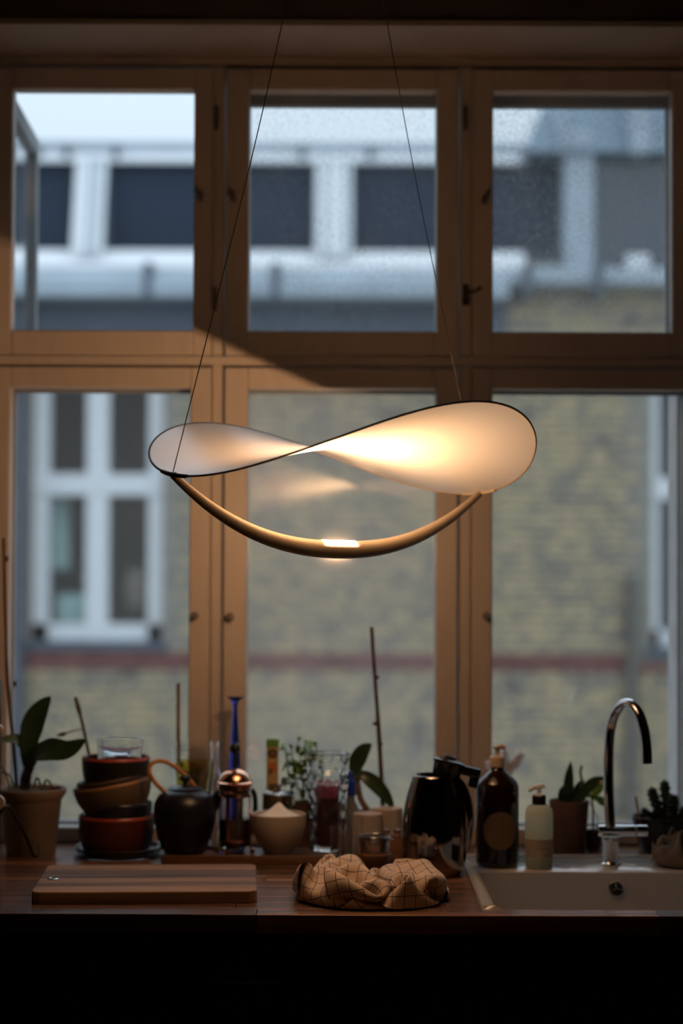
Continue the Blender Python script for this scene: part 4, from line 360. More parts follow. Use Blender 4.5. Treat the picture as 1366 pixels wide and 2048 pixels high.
RAG = [
[-401,-11,10,0,-83,21,52,-28,60,84,12,3,83,17,-8,81,12,-25,78,-29,33,12,-86,4,4,-80,22,23,-55,59,27,-22,79,13,-59,64,3,-86,21,-1,-66,-58,-78,13,-37,-76,18,-44,-76,-23,-38,-76,13,-46,-41,55,-60,57,46,-50,76,10,0,73,-29,0,48,-63,0,32,-62,44,0,-8,91,-37,29,69,-73,24,32,23,77,45,67,58,-15,60,-1,-62,36,-65,-48,46,-35,-65,42,43,-64,20,86,6,23,34,77,-17,65,49,-26,72,32,-18,81,11],
[-482,-6,10,32,-37,71,81,1,25,80,12,-25,81,12,13,80,-18,28,30,-81,14,4,-81,-19,6,-81,17,23,-53,62,28,-27,76,12,-67,52,2,-87,3,5,-68,-55,18,1,-89,-60,19,-48,-72,-19,-42,-65,46,-42,-24,86,-1,12,87,-17,87,2,-23,77,-36,0,58,-63,0,43,-70,27,-33,-10,71,-38,-56,47,-20,18,84,12,65,55,60,57,18,64,36,-46,43,-30,-67,46,-41,-59,48,22,-71,21,82,-7,-1,82,14,-2,56,62,-18,65,44,-15,67,45],
[-544,40,40,69,-4,43,82,-2,-5,75,11,34,76,-9,38,43,-75,20,17,-76,-40,4,-84,-11,8,-76,35,26,-44,66,27,-44,67,12,-80,26,3,-85,-14,7,-60,-63,17,-3,-86,37,-2,-79,-52,15,-55,-31,80,-4,-20,81,23,11,88,10,62,35,-35,76,-36,0,53,-62,0,30,-66,37,-23,-88,-15,-6,-46,78,-29,35,73,5,-7,83,63,48,39,67,50,-6,51,32,-57,41,-15,-71,50,10,-68,31,67,-49,0,87,18,-13,72,40,-2,39,78,-17,67,45],
[-564,124,36,78,-9,17,59,-7,55,63,-13,55,48,-66,31,33,-73,-31,18,-74,-36,4,-84,11,12,-69,46,28,-40,67,25,-67,42,15,-83,4,7,-73,-40,7,-45,-67,11,-2,-83,39,9,-83,77,37,15,-4,72,-1,-20,78,14,8,83,-10,49,60,-32,80,-46,0,53,-64,0,28,-81,0,-3,-88,6,-26,-50,53,-76,-22,46,33,2,89,65,28,46,73,34,23,65,51,-4,42,46,-52,41,24,-67,43,48,-57,4,87,-5,-9,81,22,-10,59,62,-19,62,48],
[-562,218,44,18,-59,55,54,-24,60,50,-47,46,40,-74,-16,38,-58,-49,18,-82,8,9,-76,31,12,-68,46,25,-53,58,26,-76,25,13,-84,-14,5,-57,-61,13,-15,-82,42,32,-69,50,35,-55,83,36,10,48,27,70,32,69,-13,9,73,-17,43,63,-38,76,-30,-29,58,-62,0,28,-81,0,-8,-83,0,-84,-38,0,-61,-37,51,43,-13,78,73,-11,38,76,19,28,77,31,17,61,56,4,34,67,-29,32,55,-50,18,82,-24,-11,78,29,-6,79,13,-19,70,40],
[-604,266,109,18,-64,53,24,-66,41,40,-72,-7,44,-56,-43,37,-73,-5,24,-66,42,12,-70,39,11,-65,47,24,-63,51,25,-85,11,5,-76,-47,12,-17,-83,36,17,-76,60,40,-41,65,37,-33,73,36,4,57,42,41,54,54,38,61,46,-10,55,37,-46,64,-3,-48,58,-49,-27,25,-80,0,-71,-54,0,-80,-39,0,-28,-64,33,53,-64,26,74,-15,31,75,22,28,76,30,16,74,38,10,65,48,21,28,76,8,9,79,-7,0,79,11,-14,78,27,-7,79,16],
[-687,248,137,14,-72,40,34,-75,12,44,-65,-24,44,-62,-22,37,-70,1,16,-64,45,7,-53,58,12,-57,55,27,-62,56,28,-88,-2,11,-34,-82,37,16,-77,56,27,-57,74,37,-16,48,35,-57,75,40,-12,70,42,18,68,47,9,55,60,26,80,34,-16,58,-8,-62,70,-44,-20,-28,-80,28,-70,-53,-3,-65,-55,17,31,-79,17,52,-57,-32,68,-46,-10,77,9,28,69,42,16,77,34,8,67,50,21,57,55,33,27,71,39,1,77,33,-16,80,19,-13,72,36],
[-719,183,93,-17,-61,55,37,-77,19,45,-53,-48,51,-58,-32,40,-74,8,12,-67,47,-2,-55,60,-10,-38,72,19,-44,77,53,-54,-16,66,25,-52,35,19,-76,44,21,-68,71,35,-28,74,38,-16,53,34,-58,77,30,-27,66,46,16,68,45,8,70,37,-14,85,23,-10,39,-61,56,-37,-78,26,-66,-57,0,-8,-79,30,52,-58,-39,42,-45,-55,69,-44,-18,82,-21,0,56,50,0,78,31,2,72,43,18,52,60,39,42,63,47,20,70,48,-6,75,42,-12,69,45],
[-740,123,39,-13,-66,54,8,-77,42,55,-66,-4,39,-50,-57,53,-58,-32,32,-67,40,-7,-61,58,-14,-45,69,21,-27,77,46,68,26,72,36,-32,48,20,-67,28,14,-78,61,26,-53,73,42,-1,73,37,-25,63,36,-13,61,40,-33,72,39,0,72,42,0,71,4,48,28,-65,53,-31,-73,25,-4,-73,32,41,-63,-34,20,-43,-72,59,-50,-30,69,-40,-22,83,-22,0,90,3,13,17,89,5,62,48,-18,76,38,5,37,62,48,22,70,49,11,69,50,-8,68,49],
[-753,53,10,-3,-66,34,9,-77,38,25,-75,33,67,-52,-11,24,-58,-62,73,-50,-11,15,-61,60,12,-37,73,25,30,67,-21,85,0,32,70,-5,57,46,-28,34,11,-74,56,23,-57,73,40,-4,70,37,4,69,41,-18,65,41,-9,72,39,-2,79,36,8,44,-35,64,24,-54,54,26,-63,42,52,-57,-27,16,-53,-62,27,-48,-56,42,-51,-51,75,-36,0,78,-19,16,71,-4,43,72,37,19,19,80,-13,35,63,-31,47,57,-12,34,68,24,13,66,48,-8,65,48],
[-756,-20,57,37,-54,-47,-10,-84,13,31,-71,32,44,-69,23,58,-53,7,47,-57,-52,57,-43,44,38,2,74,18,73,39,-26,79,-17,-35,66,-35,9,80,-2,60,50,-14,46,18,-66,74,41,0,72,37,13,69,32,31,68,43,-23,75,35,2,74,18,32,45,-30,60,48,-45,51,70,-44,-20,20,-57,-61,-14,-58,-64,35,-52,-53,77,-40,-14,76,-37,16,39,-45,57,64,-28,53,73,45,25,51,67,-5,19,75,-32,-20,51,-62,28,71,-21,29,65,2,54,43,25],
[-718,-86,20,46,-49,28,23,-61,-38,9,-78,0,29,-76,0,60,-57,15,66,-49,10,64,-38,40,46,48,56,2,86,11,-23,81,-15,-33,65,-45,-20,79,-26,-7,82,-3,48,53,26,74,24,18,68,42,6,69,35,12,71,39,-8,77,34,9,71,7,45,55,-23,57,83,-26,-6,45,-53,-55,-9,-63,-60,19,-55,-59,65,-48,-28,70,-42,24,34,-53,53,12,-67,53,64,-23,55,76,21,36,60,71,2,-12,69,-57,-24,41,-72,25,31,-76,82,28,-18,72,38,18],
[-640,-66,10,53,-52,25,23,-73,-25,12,-78,0,31,-71,0,50,-64,0,58,-60,0,71,-33,32,40,60,55,-6,88,-2,-23,80,-22,-23,79,-26,-15,85,-12,-5,88,-5,-5,84,19,20,36,77,69,14,46,76,34,9,58,54,-29,74,34,-5,70,6,49,85,-4,7,68,-40,-37,27,-59,-54,14,-57,-64,59,-49,-38,70,-51,22,12,-59,59,-8,-75,42,17,-68,55,64,-34,60,80,5,48,43,72,-25,1,8,-83,-3,23,-87,68,16,-59,79,26,-32,72,43,0],
[-583,-12,10,56,-55,0,35,-72,0,-2,-79,40,29,-61,-40,54,-59,0,43,-66,28,71,-31,-28,67,16,47,2,86,29,-23,81,-27,-22,81,-21,-11,85,-5,-7,86,4,-5,84,27,-2,73,45,13,48,66,65,19,54,80,30,-7,44,61,-44,80,6,-18,78,-13,-12,70,-38,-29,35,-52,-49,45,-54,-41,62,-56,6,33,-63,53,-33,-67,45,-2,-70,49,17,-64,56,44,-46,56,76,-4,18,56,-38,-45,32,-7,-80,27,18,-77,59,18,-54,48,41,-46,20,84,0],
[-550,58,10,63,-47,24,-13,-79,37,-6,-72,-53,57,-60,19,22,-77,33,70,-49,7,53,-25,-66,84,6,-1,65,32,54,-19,79,25,-22,81,-33,-4,80,-18,-11,82,19,-4,84,18,1,74,43,2,76,33,17,63,55,69,28,48,78,29,-22,47,37,-63,67,-15,-51,62,-38,-38,65,-47,-33,50,-61,10,52,-65,22,-23,-64,51,-12,-62,51,16,-63,48,36,-60,25,23,-66,-15,26,-75,2,41,-75,-15,51,-31,-64,28,23,-83,32,47,-62,27,78,-7,27,76,0],
[-536,139,31,-14,-73,34,-19,-81,-22,15,-78,24,48,-66,34,77,-43,12,42,-47,-61,68,-21,-42,85,5,0,84,15,0,54,34,55,-22,75,31,-16,79,-4,-4,81,-1,5,83,-18,-4,82,16,1,78,32,13,70,45,31,69,41,63,48,38,75,11,-39,51,2,-68,66,-38,-40,66,-56,-11,41,-68,19,28,-69,32,-4,-63,51,20,-68,39,35,-71,17,21,-68,-38,1,-71,-42,11,-82,-6,-5,-83,-9,7,-71,-43,25,36,-78,21,84,-19,29,78,0,30,76,0],
[-600,185,55,-31,-77,2,5,-78,37,66,-52,17,68,-52,19,47,-48,-50,21,-62,-61,87,-8,-9,84,8,0,81,16,0,84,18,0,44,34,58,-7,64,53,-10,81,9,0,80,-16,7,80,-27,-2,81,20,4,80,21,29,72,31,31,78,20,71,39,34,70,-25,-32,68,-37,-38,44,-69,14,24,-75,28,57,-60,8,23,-73,27,31,-74,6,31,-76,-8,18,-69,-42,8,-75,-34,1,-75,-34,-14,-84,-21,-55,-45,-44,-54,31,-33,27,89,0,32,80,0,35,75,0],
[-667,237,79,5,-73,43,39,-70,31,77,-40,-7,37,-52,-53,-3,-80,-45,70,-29,-38,86,-7,0,82,9,0,81,16,0,83,19,0,80,21,9,53,24,63,3,65,49,-10,79,19,-1,81,-16,13,74,-25,0,82,-6,14,80,4,39,71,23,65,52,26,69,-6,56,44,-67,14,65,-46,-28,32,-75,29,41,-70,23,44,-72,-10,34,-76,-20,30,-78,-10,22,-74,-36,11,-76,-38,4,-80,-35,-50,-50,-59,-90,-5,-11,-85,24,24,-25,76,-35,35,77,-10,39,75,0],
[-653,300,140,3,-73,45,53,-57,-17,27,-46,-63,-15,-82,-27,34,-50,-61,88,-21,-7,85,-7,0,81,11,0,80,15,0,82,20,0,77,20,20,84,16,2,58,33,47,15,65,53,-7,74,33,-5,82,3,13,75,-39,17,64,-56,34,80,11,74,17,37,66,-10,50,51,-26,62,39,-62,31,57,-56,-20,36,-69,43,40,-78,-9,37,-74,-28,33,-67,-43,22,-72,-40,12,-71,-46,-34,-51,-60,-79,-27,-19,-86,-10,-2,-82,22,25,-45,75,-4,-15,78,-51,40,62,37],
[-606,355,193,19,-67,-2,-36,-46,-61,-11,-67,-47,3,-74,-57,81,-20,-16,81,-23,0,81,-8,0,80,8,0,78,6,29,80,17,12,79,25,-3,78,25,-14,80,20,-4,53,48,49,24,57,56,0,71,50,-8,89,-9,23,68,-60,43,15,-76,79,13,39,50,-40,58,44,-36,62,39,-46,65,83,-21,-6,47,-50,10,36,-74,23,36,-72,-34,29,-55,-59,10,-57,-63,-22,-48,-65,-62,-27,-50,-78,-29,23,-61,-44,52,-78,43,-2,-34,78,-13,-7,74,-42,-14,80,-20],
[-536,397,211,-50,-27,-56,-41,-51,-58,-38,-67,-48,36,-69,-39,84,-22,0,72,-21,24,68,-29,24,77,15,-7,79,10,19,78,23,-3,76,25,-10,79,23,2,82,24,10,65,41,-35,57,45,43,29,50,62,22,74,44,23,69,-53,50,9,-83,11,-85,-3,36,-43,65,33,-38,70,49,-42,57,74,-37,24,72,-23,-33,78,-4,12,48,-49,-18,13,-33,-75,-18,-52,-72,-70,-23,-48,-68,-34,28,-37,-46,60,-81,-23,8,-35,12,-80,-19,84,-7,2,81,3,-10,79,-12],
[-479,447,168,-53,-25,-61,-50,-43,-53,-41,-60,-44,4,-73,36,47,-54,42,73,-25,25,74,-30,21,73,32,-13,71,36,-19,79,24,-6,76,26,-8,77,27,-11,77,25,3,60,39,-44,73,41,-2,59,42,40,45,56,43,74,-12,-10,43,-18,-63,9,-80,-18,-34,-60,50,27,-39,74,52,-43,56,74,-35,14,78,-33,4,82,0,-25,44,30,-57,-16,32,-64,-15,-50,-68,-89,-15,20,-31,-37,73,-54,-41,54,-79,-19,-32,32,-3,-77,10,57,-38,0,86,0,-12,84,0],
[-417,476,122,-58,-14,-69,-48,-48,-43,-27,-71,31,-47,-42,63,22,-64,57,63,-48,37,82,-24,16,84,16,-10,54,60,-26,67,44,-25,76,29,-16,69,39,-26,75,28,-14,57,39,-43,68,43,-15,68,39,16,70,5,-24,52,-64,-16,25,-71,25,17,-71,-30,30,-61,43,2,-40,68,38,-44,60,77,-37,12,80,-22,-19,79,7,-34,47,40,-65,-10,58,-65,-57,60,4,-62,-24,56,-29,-40,74,-76,-36,25,-58,-18,-65,44,-6,-79,87,17,-15,12,75,0,-12,84,0],
[-356,524,82,-54,-25,-70,-41,-63,27,-68,-23,43,-36,-49,62,25,-62,53,55,-47,42,75,-27,28,87,-8,7,64,44,-27,18,81,-34,77,31,-22,69,35,-16,66,39,-32,48,41,-47,55,50,-31,52,-5,-55,50,-71,0,45,-70,0,31,-68,29,33,-76,0,35,-72,1,43,-51,44,36,-43,59,65,-43,30,82,-22,-24,76,10,-43,33,51,-69,-39,85,3,-1,75,54,-41,59,39,-65,-30,46,-78,-29,-19,-42,-17,-73,52,0,-77,86,20,0,81,22,29,-2,78,8],
[-282,551,48,-61,-22,-38,-54,-23,64,-50,-48,43,-41,-68,-5,25,-66,40,55,-35,44,66,-4,37,72,12,24,86,11,9,9,80,10,10,69,-45,80,30,-6,59,45,-51,15,32,-76,29,-1,-77,44,-71,-11,49,-69,0,45,-70,0,39,-73,3,29,-68,44,37,-77,-9,49,-60,37,56,-54,31,65,-47,29,82,-27,-20,61,34,-57,20,81,8,-3,76,38,-17,71,47,-37,66,44,-53,66,-2,-70,-21,-44,-24,-12,-83,48,0,-66,81,21,10,72,11,47,37,-9,71],
[-212,570,10,-52,-29,50,-55,-59,14,-73,-33,-26,-48,-71,-5,21,-74,39,59,-36,47,72,12,35,52,58,18,61,44,25,71,36,26,11,83,16,-21,71,-29,33,19,-78,3,-6,-88,25,-67,-44,48,-72,0,45,-67,0,44,-71,0,40,-74,3,31,-66,41,44,-71,25,48,-69,19,59,-57,33,69,-54,-15,74,5,-51,47,67,-28,16,72,45,-5,64,52,-20,66,46,-41,72,22,-49,73,20,-20,58,-55,0,-3,-84,54,11,-67,78,13,20,46,-11,73,25,-26,78],
[-136,539,10,-67,-49,18,-74,-40,-18,-66,-51,0,-49,-73,0,1,-84,31,76,-21,39,74,33,20,55,59,11,53,60,15,50,60,24,31,79,18,-38,78,-25,-73,-10,-37,10,-29,-77,32,-79,-19,43,-71,0,46,-69,0,45,-71,0,38,-67,18,33,-63,45,45,-60,39,49,-73,26,57,-62,-25,69,-32,-47,69,45,-32,47,69,-11,26,72,30,-2,69,39,-9,74,37,-74,31,39,-43,72,9,-17,81,-26,21,27,-79,67,35,-47,68,-6,51,38,-24,72,30,-22,76],
[-92,465,10,-71,-45,0,-70,-43,0,-67,-46,0,-45,-71,0,-5,-88,9,84,-12,35,73,47,-3,57,61,8,52,63,11,48,68,20,18,88,2,-58,63,-29,-87,3,-21,-64,-42,-26,35,-84,-6,43,-70,17,46,-69,-1,45,-71,-16,38,-67,23,29,-60,52,46,-66,29,52,-68,-10,66,-14,-46,73,17,-29,67,51,1,45,64,-20,43,73,0,41,73,26,-27,68,45,-77,33,21,-72,31,2,-37,74,4,26,58,-53,76,50,6,58,-25,60,43,-22,68,32,-18,74],
[-50,395,10,-71,-45,0,-71,-43,0,-71,-46,0,-50,-69,30,19,-78,-30,80,-14,18,74,46,-1,58,60,10,53,64,12,42,74,0,0,89,-14,-84,36,3,-85,-1,3,-84,-16,31,-24,-68,-42,43,-72,-2,46,-67,-1,44,-69,-17,38,-69,17,32,-63,48,53,-65,4,67,-19,-46,72,36,-23,73,33,1,60,47,32,44,62,-33,35,68,0,51,75,0,27,80,29,-81,38,18,-84,13,-17,-79,38,20,21,84,12,65,23,40,59,-20,57,47,-18,66,21,-46,65],
[-3,327,10,-72,-44,0,-72,-42,0,-71,-45,0,-54,-69,0,12,-85,31,90,-10,-31,75,48,0,58,61,0,58,60,23,43,81,1,-59,66,3,-79,36,5,-71,13,44,-81,-9,31,-70,-46,-24,10,-72,-39,39,-68,-25,46,-68,-9,35,-70,7,40,-70,27,73,-21,-44,68,57,0,69,40,2,69,13,44,60,46,-42,39,67,-4,36,69,0,42,67,0,36,75,0,-16,76,17,-90,14,-17,-88,31,2,-37,26,78,58,20,65,58,-14,63,42,-40,56,20,-66,46]]
# ------------------------------------------------------------------ materials in use
M_wall = mat('dark_wall_paint', (0.075, 0.066, 0.06), 0.8, var=0.06, scale=6)
M_reveal = mat('window_lining_paint', (0.32, 0.27, 0.23), 0.6, var=0.06, scale=8)
M_sash = mat('sash_paint', (0.49, 0.42, 0.375), 0.42, var=0.05, scale=9, stretch=(6, 6, 1))
M_outer = mat('weathered_outer_paint', (0.26, 0.27, 0.28), 0.6, var=0.08, scale=9)
M_hinge = mat('painted_ironmongery', (0.13, 0.10, 0.085), 0.5)
M_iron = mat('window_ironmongery', (0.06, 0.05, 0.045), 0.45, metal=0.6)
M_floor = wood('floor_boards', (0.05, 0.03, 0.02), (0.10, 0.065, 0.04), 0.3)
M_pane = pane_glass('window_pane_glass', 0.03, 0.011)
M_pane_rain = pane_glass('window_pane_glass_rained', 0.45, 0.03, 170.0, 0.54)
M_pane_dusty = pane_glass('window_pane_glass_dusty', 0.05, 0.045)
M_pane_light = pane_glass('window_pane_glass_specked', 0.25, 0.015, 170.0, 0.56)
M_stave = wood('worktop_stave_wood', (0.085, 0.042, 0.026), (0.24, 0.125, 0.075), 0.8, 0.26, 0.45)
M_board = wood('chopping_board_wood', (0.075, 0.040, 0.022), (0.22, 0.125, 0.068), 0.9, 0.45, 0.55)
M_cab = mat('black_cabinet_lacquer', (0.012, 0.011, 0.011), 0.55, var=0.1)
M_chrome = mat('polished_chrome', (0.72, 0.73, 0.75), 0.07, metal=1.0, var=0.03)
M_steel = mat('brushed_steel', (0.60, 0.58, 0.55), 0.22, metal=1.0, var=0.05)
M_darkchrome = mat('dark_mirror_steel', (0.30, 0.27, 0.25), 0.05, metal=1.0, var=0.03)
M_black = mat('matt_black_plastic', (0.007, 0.007, 0.008), 0.42)
M_gloss_black = mat('gloss_black_plastic', (0.008, 0.008, 0.009), 0.14)
M_iron_pot = mat('black_cast_iron', (0.007, 0.0075, 0.011), 0.34, var=0.2, scale=40, bump=0.2)
M_copper = mat('polished_copper', (0.86, 0.46, 0.30), 0.16, metal=1.0, var=0.04)
M_ceramic = mat('white_ceramic', (0.48, 0.475, 0.47), 0.14, var=0.03, coat=0.3)
M_cream = mat('cream_stoneware', (0.42, 0.36, 0.30), 0.45, var=0.07)
M_terra = mat('terracotta', (0.10, 0.05, 0.034), 0.75, var=0.15, scale=18, bump=0.15)
M_claypot = mat('pale_clay_pot', (0.23, 0.165, 0.125), 0.7, var=0.12, scale=18, bump=0.1)
M_soil = mat('potting_soil', (0.03, 0.022, 0.016), 0.95, var=0.5, scale=90, bump=1.0)
M_leaf = mat('dark_orchid_leaf', (0.022, 0.045, 0.018), 0.3, var=0.3, scale=14)
M_leaf_pale = mat('pale_grey_green_leaf', (0.10, 0.15, 0.10), 0.35, var=0.25, scale=14)
M_leaf_bright = mat('fresh_green_leaf', (0.17, 0.30, 0.04), 0.4, var=0.3, scale=25)
M_stem = mat('brown_stem', (0.085, 0.05, 0.03), 0.7, var=0.3, scale=40)
M_cane = mat('bamboo_cane', (0.22, 0.12, 0.065), 0.6, var=0.2, scale=30)
M_glass = glass('clear_glass')
M_glass_smoke = glass('smoked_glass', (0.16, 0.18, 0.19))
M_glass_blue = glass('cobalt_glass', (0.05, 0.10, 0.62))
M_glass_amber = glass('brown_bottle_glass', (0.10, 0.025, 0.006))
M_glass_olive = glass('olive_yellow_glass', (0.78, 0.66, 0.20))
M_rattan = mat('rattan', (0.46, 0.20, 0.07), 0.45, var=0.2, scale=60)

# ------------------------------------------------------------------ the room
Z_TOP = 0.90                      # worktop surface
Y_FRONT = 3.21                    # worktop front edge
Y_SASH = 4.02                     # face of the window sashes
Z_HEAD = Z(113, Y_SASH)
Z_CEIL = 2.95
def struct(name, mb, m, **k): return obj(name, mb, m, kind='structure', smooth=False, **k)
struct('floor', MB().box(-3, 3, -2.6, 4.05, -0.12, 0), M_floor)
struct('ceiling', MB().box(-3, 3, -2.6, 4.35, Z_CEIL, Z_CEIL + 0.15), M_wall)
struct('wall_left', MB().box(-3.12, -3, -2.6, 4.35, 0, Z_CEIL), M_wall)
struct('wall_right', MB().box(3, 3.12, -2.6, 4.35, 0, Z_CEIL), M_wall)
struct('wall_back', MB().box(-3, 3, -2.72, -2.6, 0, Z_CEIL), M_wall)
w = MB(); YW = 3.79
w.box(-3, -0.82, YW, 4.30, 0, Z_CEIL).box(0.82, 3, YW, 4.15, 0, Z_CEIL).box(0.808, 3, 4.15, 4.30, 0, Z_CEIL)
w.box(-0.82, 0.82, YW, 4.30, Z_HEAD + 0.012, Z_CEIL).box(-0.82, 0.82, 4.0, 4.30, 0, 0.86)
struct('wall_front', w, M_wall)
struct('trim_1', MB().box(-0.82, 0.82, YW - 0.004, 4.06, Z_HEAD, Z_HEAD + 0.012), M_reveal)
struct('trim_2', MB().box(-0.82, -0.808, YW, 4.06, 0.90, Z_HEAD), M_reveal)
struct('trim_3', MB().box(0.808, 0.82, YW, 4.06, 0.90, Z_HEAD), M_reveal)
# the outer face of the house and the yard below
M_own = mat('own_house_render', (0.50, 0.50, 0.49), 0.9)
own = MB().box(-6, -0.86, 4.32, 4.42, -6, 4.4).box(0.802, 6, 4.302, 4.42, -6, 4.4).box(-0.86, 0.86, 4.32, 4.42, Z_HEAD + 0.06, 4.4).box(-0.86, 0.86, 4.32, 4.42, -6, 0.88)
struct('wall_outside', own, M_own)
M_yard = mat('yard_paving', (0.20, 0.20, 0.19), 0.9, var=0.3, scale=3)
struct('ground', MB().box(-40, 40, 4.4, 70, -6.2, -6.0), M_yard)

# ------------------------------------------------------------------ windows
xl0, xl1 = -0.806, X(421, Y_SASH)
xc0, xc1 = X(447.5, Y_SASH), X(915.5, Y_SASH)
xr0, xr1 = X(943, Y_SASH), 0.806
zt0, zt1 = Z(711, Y_SASH), Z(137, Y_SASH)          # upper sashes
zb0, zb1 = Z(1688, Y_SASH), Z(735, Y_SASH)         # lower sashes
D0, D1 = Y_SASH, Y_SASH + 0.045
# fixed frame: head, two mullions, transom, sill
fr = thing('window_frame', None, None, (0, Y_SASH, 0), kind='structure')
def fpart(name, *b): return obj(name, MB().box(*b, bev=0.002), M_sash, fr, smooth=False)
fpart('frame_head', xl0, xr1, 0.012, 0.11, zt1 + 0.006, Z_HEAD)
fpart('transom', xl0, xr1, 0.003, 0.11, zb1 + 0.005, zt0 - 0.0015)
fpart('frame_sill', xl0, xr1, 0.003, 0.16, 0.862, zb0 - 0.002)
for a, b in ((xl1 + 0.0015, xc0 - 0.005), (xc1 + 0.005, xr0 - 0.0015)):
    fpart('mullion', a, b, 0.003, 0.11, zt0, zt1 + 0.006)
    fpart('mullion', a, b, 0.003, 0.11, zb0 - 0.002, zb1 + 0.005)
fpart('outer_threshold', xl0, xr1, 0.115, 0.30, 0.862, 0.884)

def hinge_mb():
    return MB().lathe([(0.0, -0.028), (0.0055, -0.026), (0.0065, 0), (0.0055, 0.026), (0, 0.028)], 10).box(-0.004, 0.004, -0.002, 0.006, -0.02, 0.02, 0.001)
HINGE = mesh(hinge_mb(), 'hinge'); HINGE.materials.append(M_hinge)
KNOB = mesh(MB().lathe([(0.0, -0.026), (0.007, -0.025), (0.0095, -0.019), (0.007, -0.012), (0.0042, -0.007), (0.0042, -0.003), (0.0085, -0.002), (0.0085, 0.001)], 14,
            Matrix.Rotation(-math.pi / 2, 4, 'X')), 'knob'); KNOB.materials.append(M_hinge)

def sash(n, x0, x1, z0, z1, gx0, gx1, gz0, gz1, pane, knob_px=None, hinges=(), outer_rail=0.016, opened=False):
    w = thing('window_%d' % n, None, None, ((x0 + x1) / 2, D0, z0), kind='structure')
    ox, oz = (x0 + x1) / 2, z0
    def b(name, X0, X1, Y0, Y1, Z0, Z1, m=M_sash, bev=0.003, par=w):
        return obj(name, MB().box(X0 - ox, X1 - ox, Y0, Y1, Z0 - oz, Z1 - oz, bev), m, par, smooth=False)
    b('stile', x0, gx0, 0, 0.045, z0, z1); b('stile', gx1, x1, 0, 0.045, z0, z1)
    b('rail', gx0, gx1, 0, 0.045, gz1, z1); b('rail', gx0, gx1, 0, 0.045, z0, gz0)
    b('pane', gx0 - 0.004, gx1 + 0.004, 0.030, 0.034, gz0 - 0.004, gz1 + 0.004, pane, 0)
    if knob_px: 
        p = P(*knob_px, Y_SASH); obj('knob', KNOB, None, w, (p.x - ox, 0, p.z - oz))
    for h in hinges:
        p = P(*h, Y_SASH); obj('hinge', HINGE, None, w, (p.x - ox, -0.002, p.z - oz))
    # second, outer sash of the double window
    t = 0.030
    if opened:
        # swung fully out on its left stile
        H = Vector((-0.800 - ox, 0.125, 0)); W = 0.50
        o = obj('outer_sash', MB(), None, w, H, (0, 0, math.radians(2.2)))
        q = MB().box(0, t, 0, 0.045, gz0 - oz - 0.03, gz1 - oz + 0.03, 0.002).box(0, t, W - 0.045, W, gz0 - oz - 0.03, gz1 - oz + 0.03, 0.002)
        q.box(0, t, 0.045, W - 0.045, gz0 - oz - 0.03, gz0 - oz + 0.015, 0.002).box(0, t, 0.045, W - 0.045, gz1 - oz - 0.015, gz1 - oz + 0.03, 0.002)
        o.data = mesh(q, 'outer_sash', smooth=False); o.data.materials.append(M_outer)
        obj('outer_pane', MB().box(t / 2 - 0.002, t / 2 + 0.002, 0.04, W - 0.04, gz0 - oz + 0.01, gz1 - oz - 0.01), M_pane, o, smooth=False)
    else:
        q = MB(); e = 0.001
        q.box(x0 - ox, gx0 - ox - e, 0.075, 0.075 + t, z0 - oz, z1 - oz, 0.002).box(gx1 - ox + e, x1 - ox, 0.075, 0.075 + t, z0 - oz, z1 - oz, 0.002)
        q.box(gx0 - ox - e, gx1 - ox + e, 0.075, 0.075 + t, gz1 - oz - outer_rail, z1 - oz, 0.002)
        q.box(gx0 - ox - e, gx1 - ox + e, 0.075, 0.075 + t, z0 - oz, gz0 - oz + 0.003, 0.002)
        o = obj('outer_sash', q, M_outer, w, smooth=False)
        obj('outer_pane', MB().box(gx0 - ox - 0.005, gx1 - ox + 0.005, 0.088, 0.092, gz0 - oz - 0.002, gz1 - oz - outer_rail + 0.004), pane, o, smooth=False)
    return w
gt0, gt1 = Z(662, Y_SASH), Z(180, Y_SASH)
gb0, gb1 = Z(1657, Y_SASH), Z(777, Y_SASH)
cx0, cx1 = X(494, Y_SASH), X(872, Y_SASH)
sash(1, xl0, xl1, zt0, zt1, X(18, Y_SASH), X(383, Y_SASH), gt0, gt1, M_pane, (399, 397), ((433, 236), (429, 598)), opened=True)
sash(2, xc0, xc1, zt0, zt1, cx0, cx1, gt0, gt1, M_pane_light, (467, 398), ((931, 236),))
sash(3, xr0, xr1, zt0, zt1, X(985, Y_SASH), X(1345, Y_SASH), gt0, gt1, M_pane_rain, (970, 402), ())
sash(4, xl0, xl1, zb0, zb1, X(18, Y_SASH), X(379, Y_SASH), gb0, gb1, M_pane, (390, 1231), (), 0.004)
sash(5, xc0, xc1, zb0, zb1, cx0, cx1, gb0, gb1, M_pane_dusty, (461, 1233), (), 0.004)
sash(6, xr0, xr1, zb0, zb1, X(985, Y_SASH), 0.776, gb0, gb1, M_pane, (972, 1232), (), 0.004)
# casement hook hanging on the right mullion
hk = thing('casement_hook', 'small iron hook and eye on the right mullion under the top hinge', 'hook', P(931, 590, Y_SASH))
hk['label'] = 'small dark iron casement hook on the right mullion at the upper sash foot'
obj('back_plate', MB().box(-0.006, 0.006, -0.003, 0.003, -0.024, 0.024, 0.001), M_iron, hk)
obj('hook_arm', MB().tube(smooth_path([(0, -0.004, 0.012), (0.012, -0.012, 0.004), (0.028, -0.012, 0.010), (0.034, -0.010, 0.016)], 5), 0.0022, 8), M_iron, hk)
obj('hook_eye', MB().tube([(0.006 * math.cos(a), -0.008, -0.014 + 0.008 * math.sin(a)) for a in [k * math.pi / 6 for k in range(13)]], 0.002, 8), M_iron, hk)

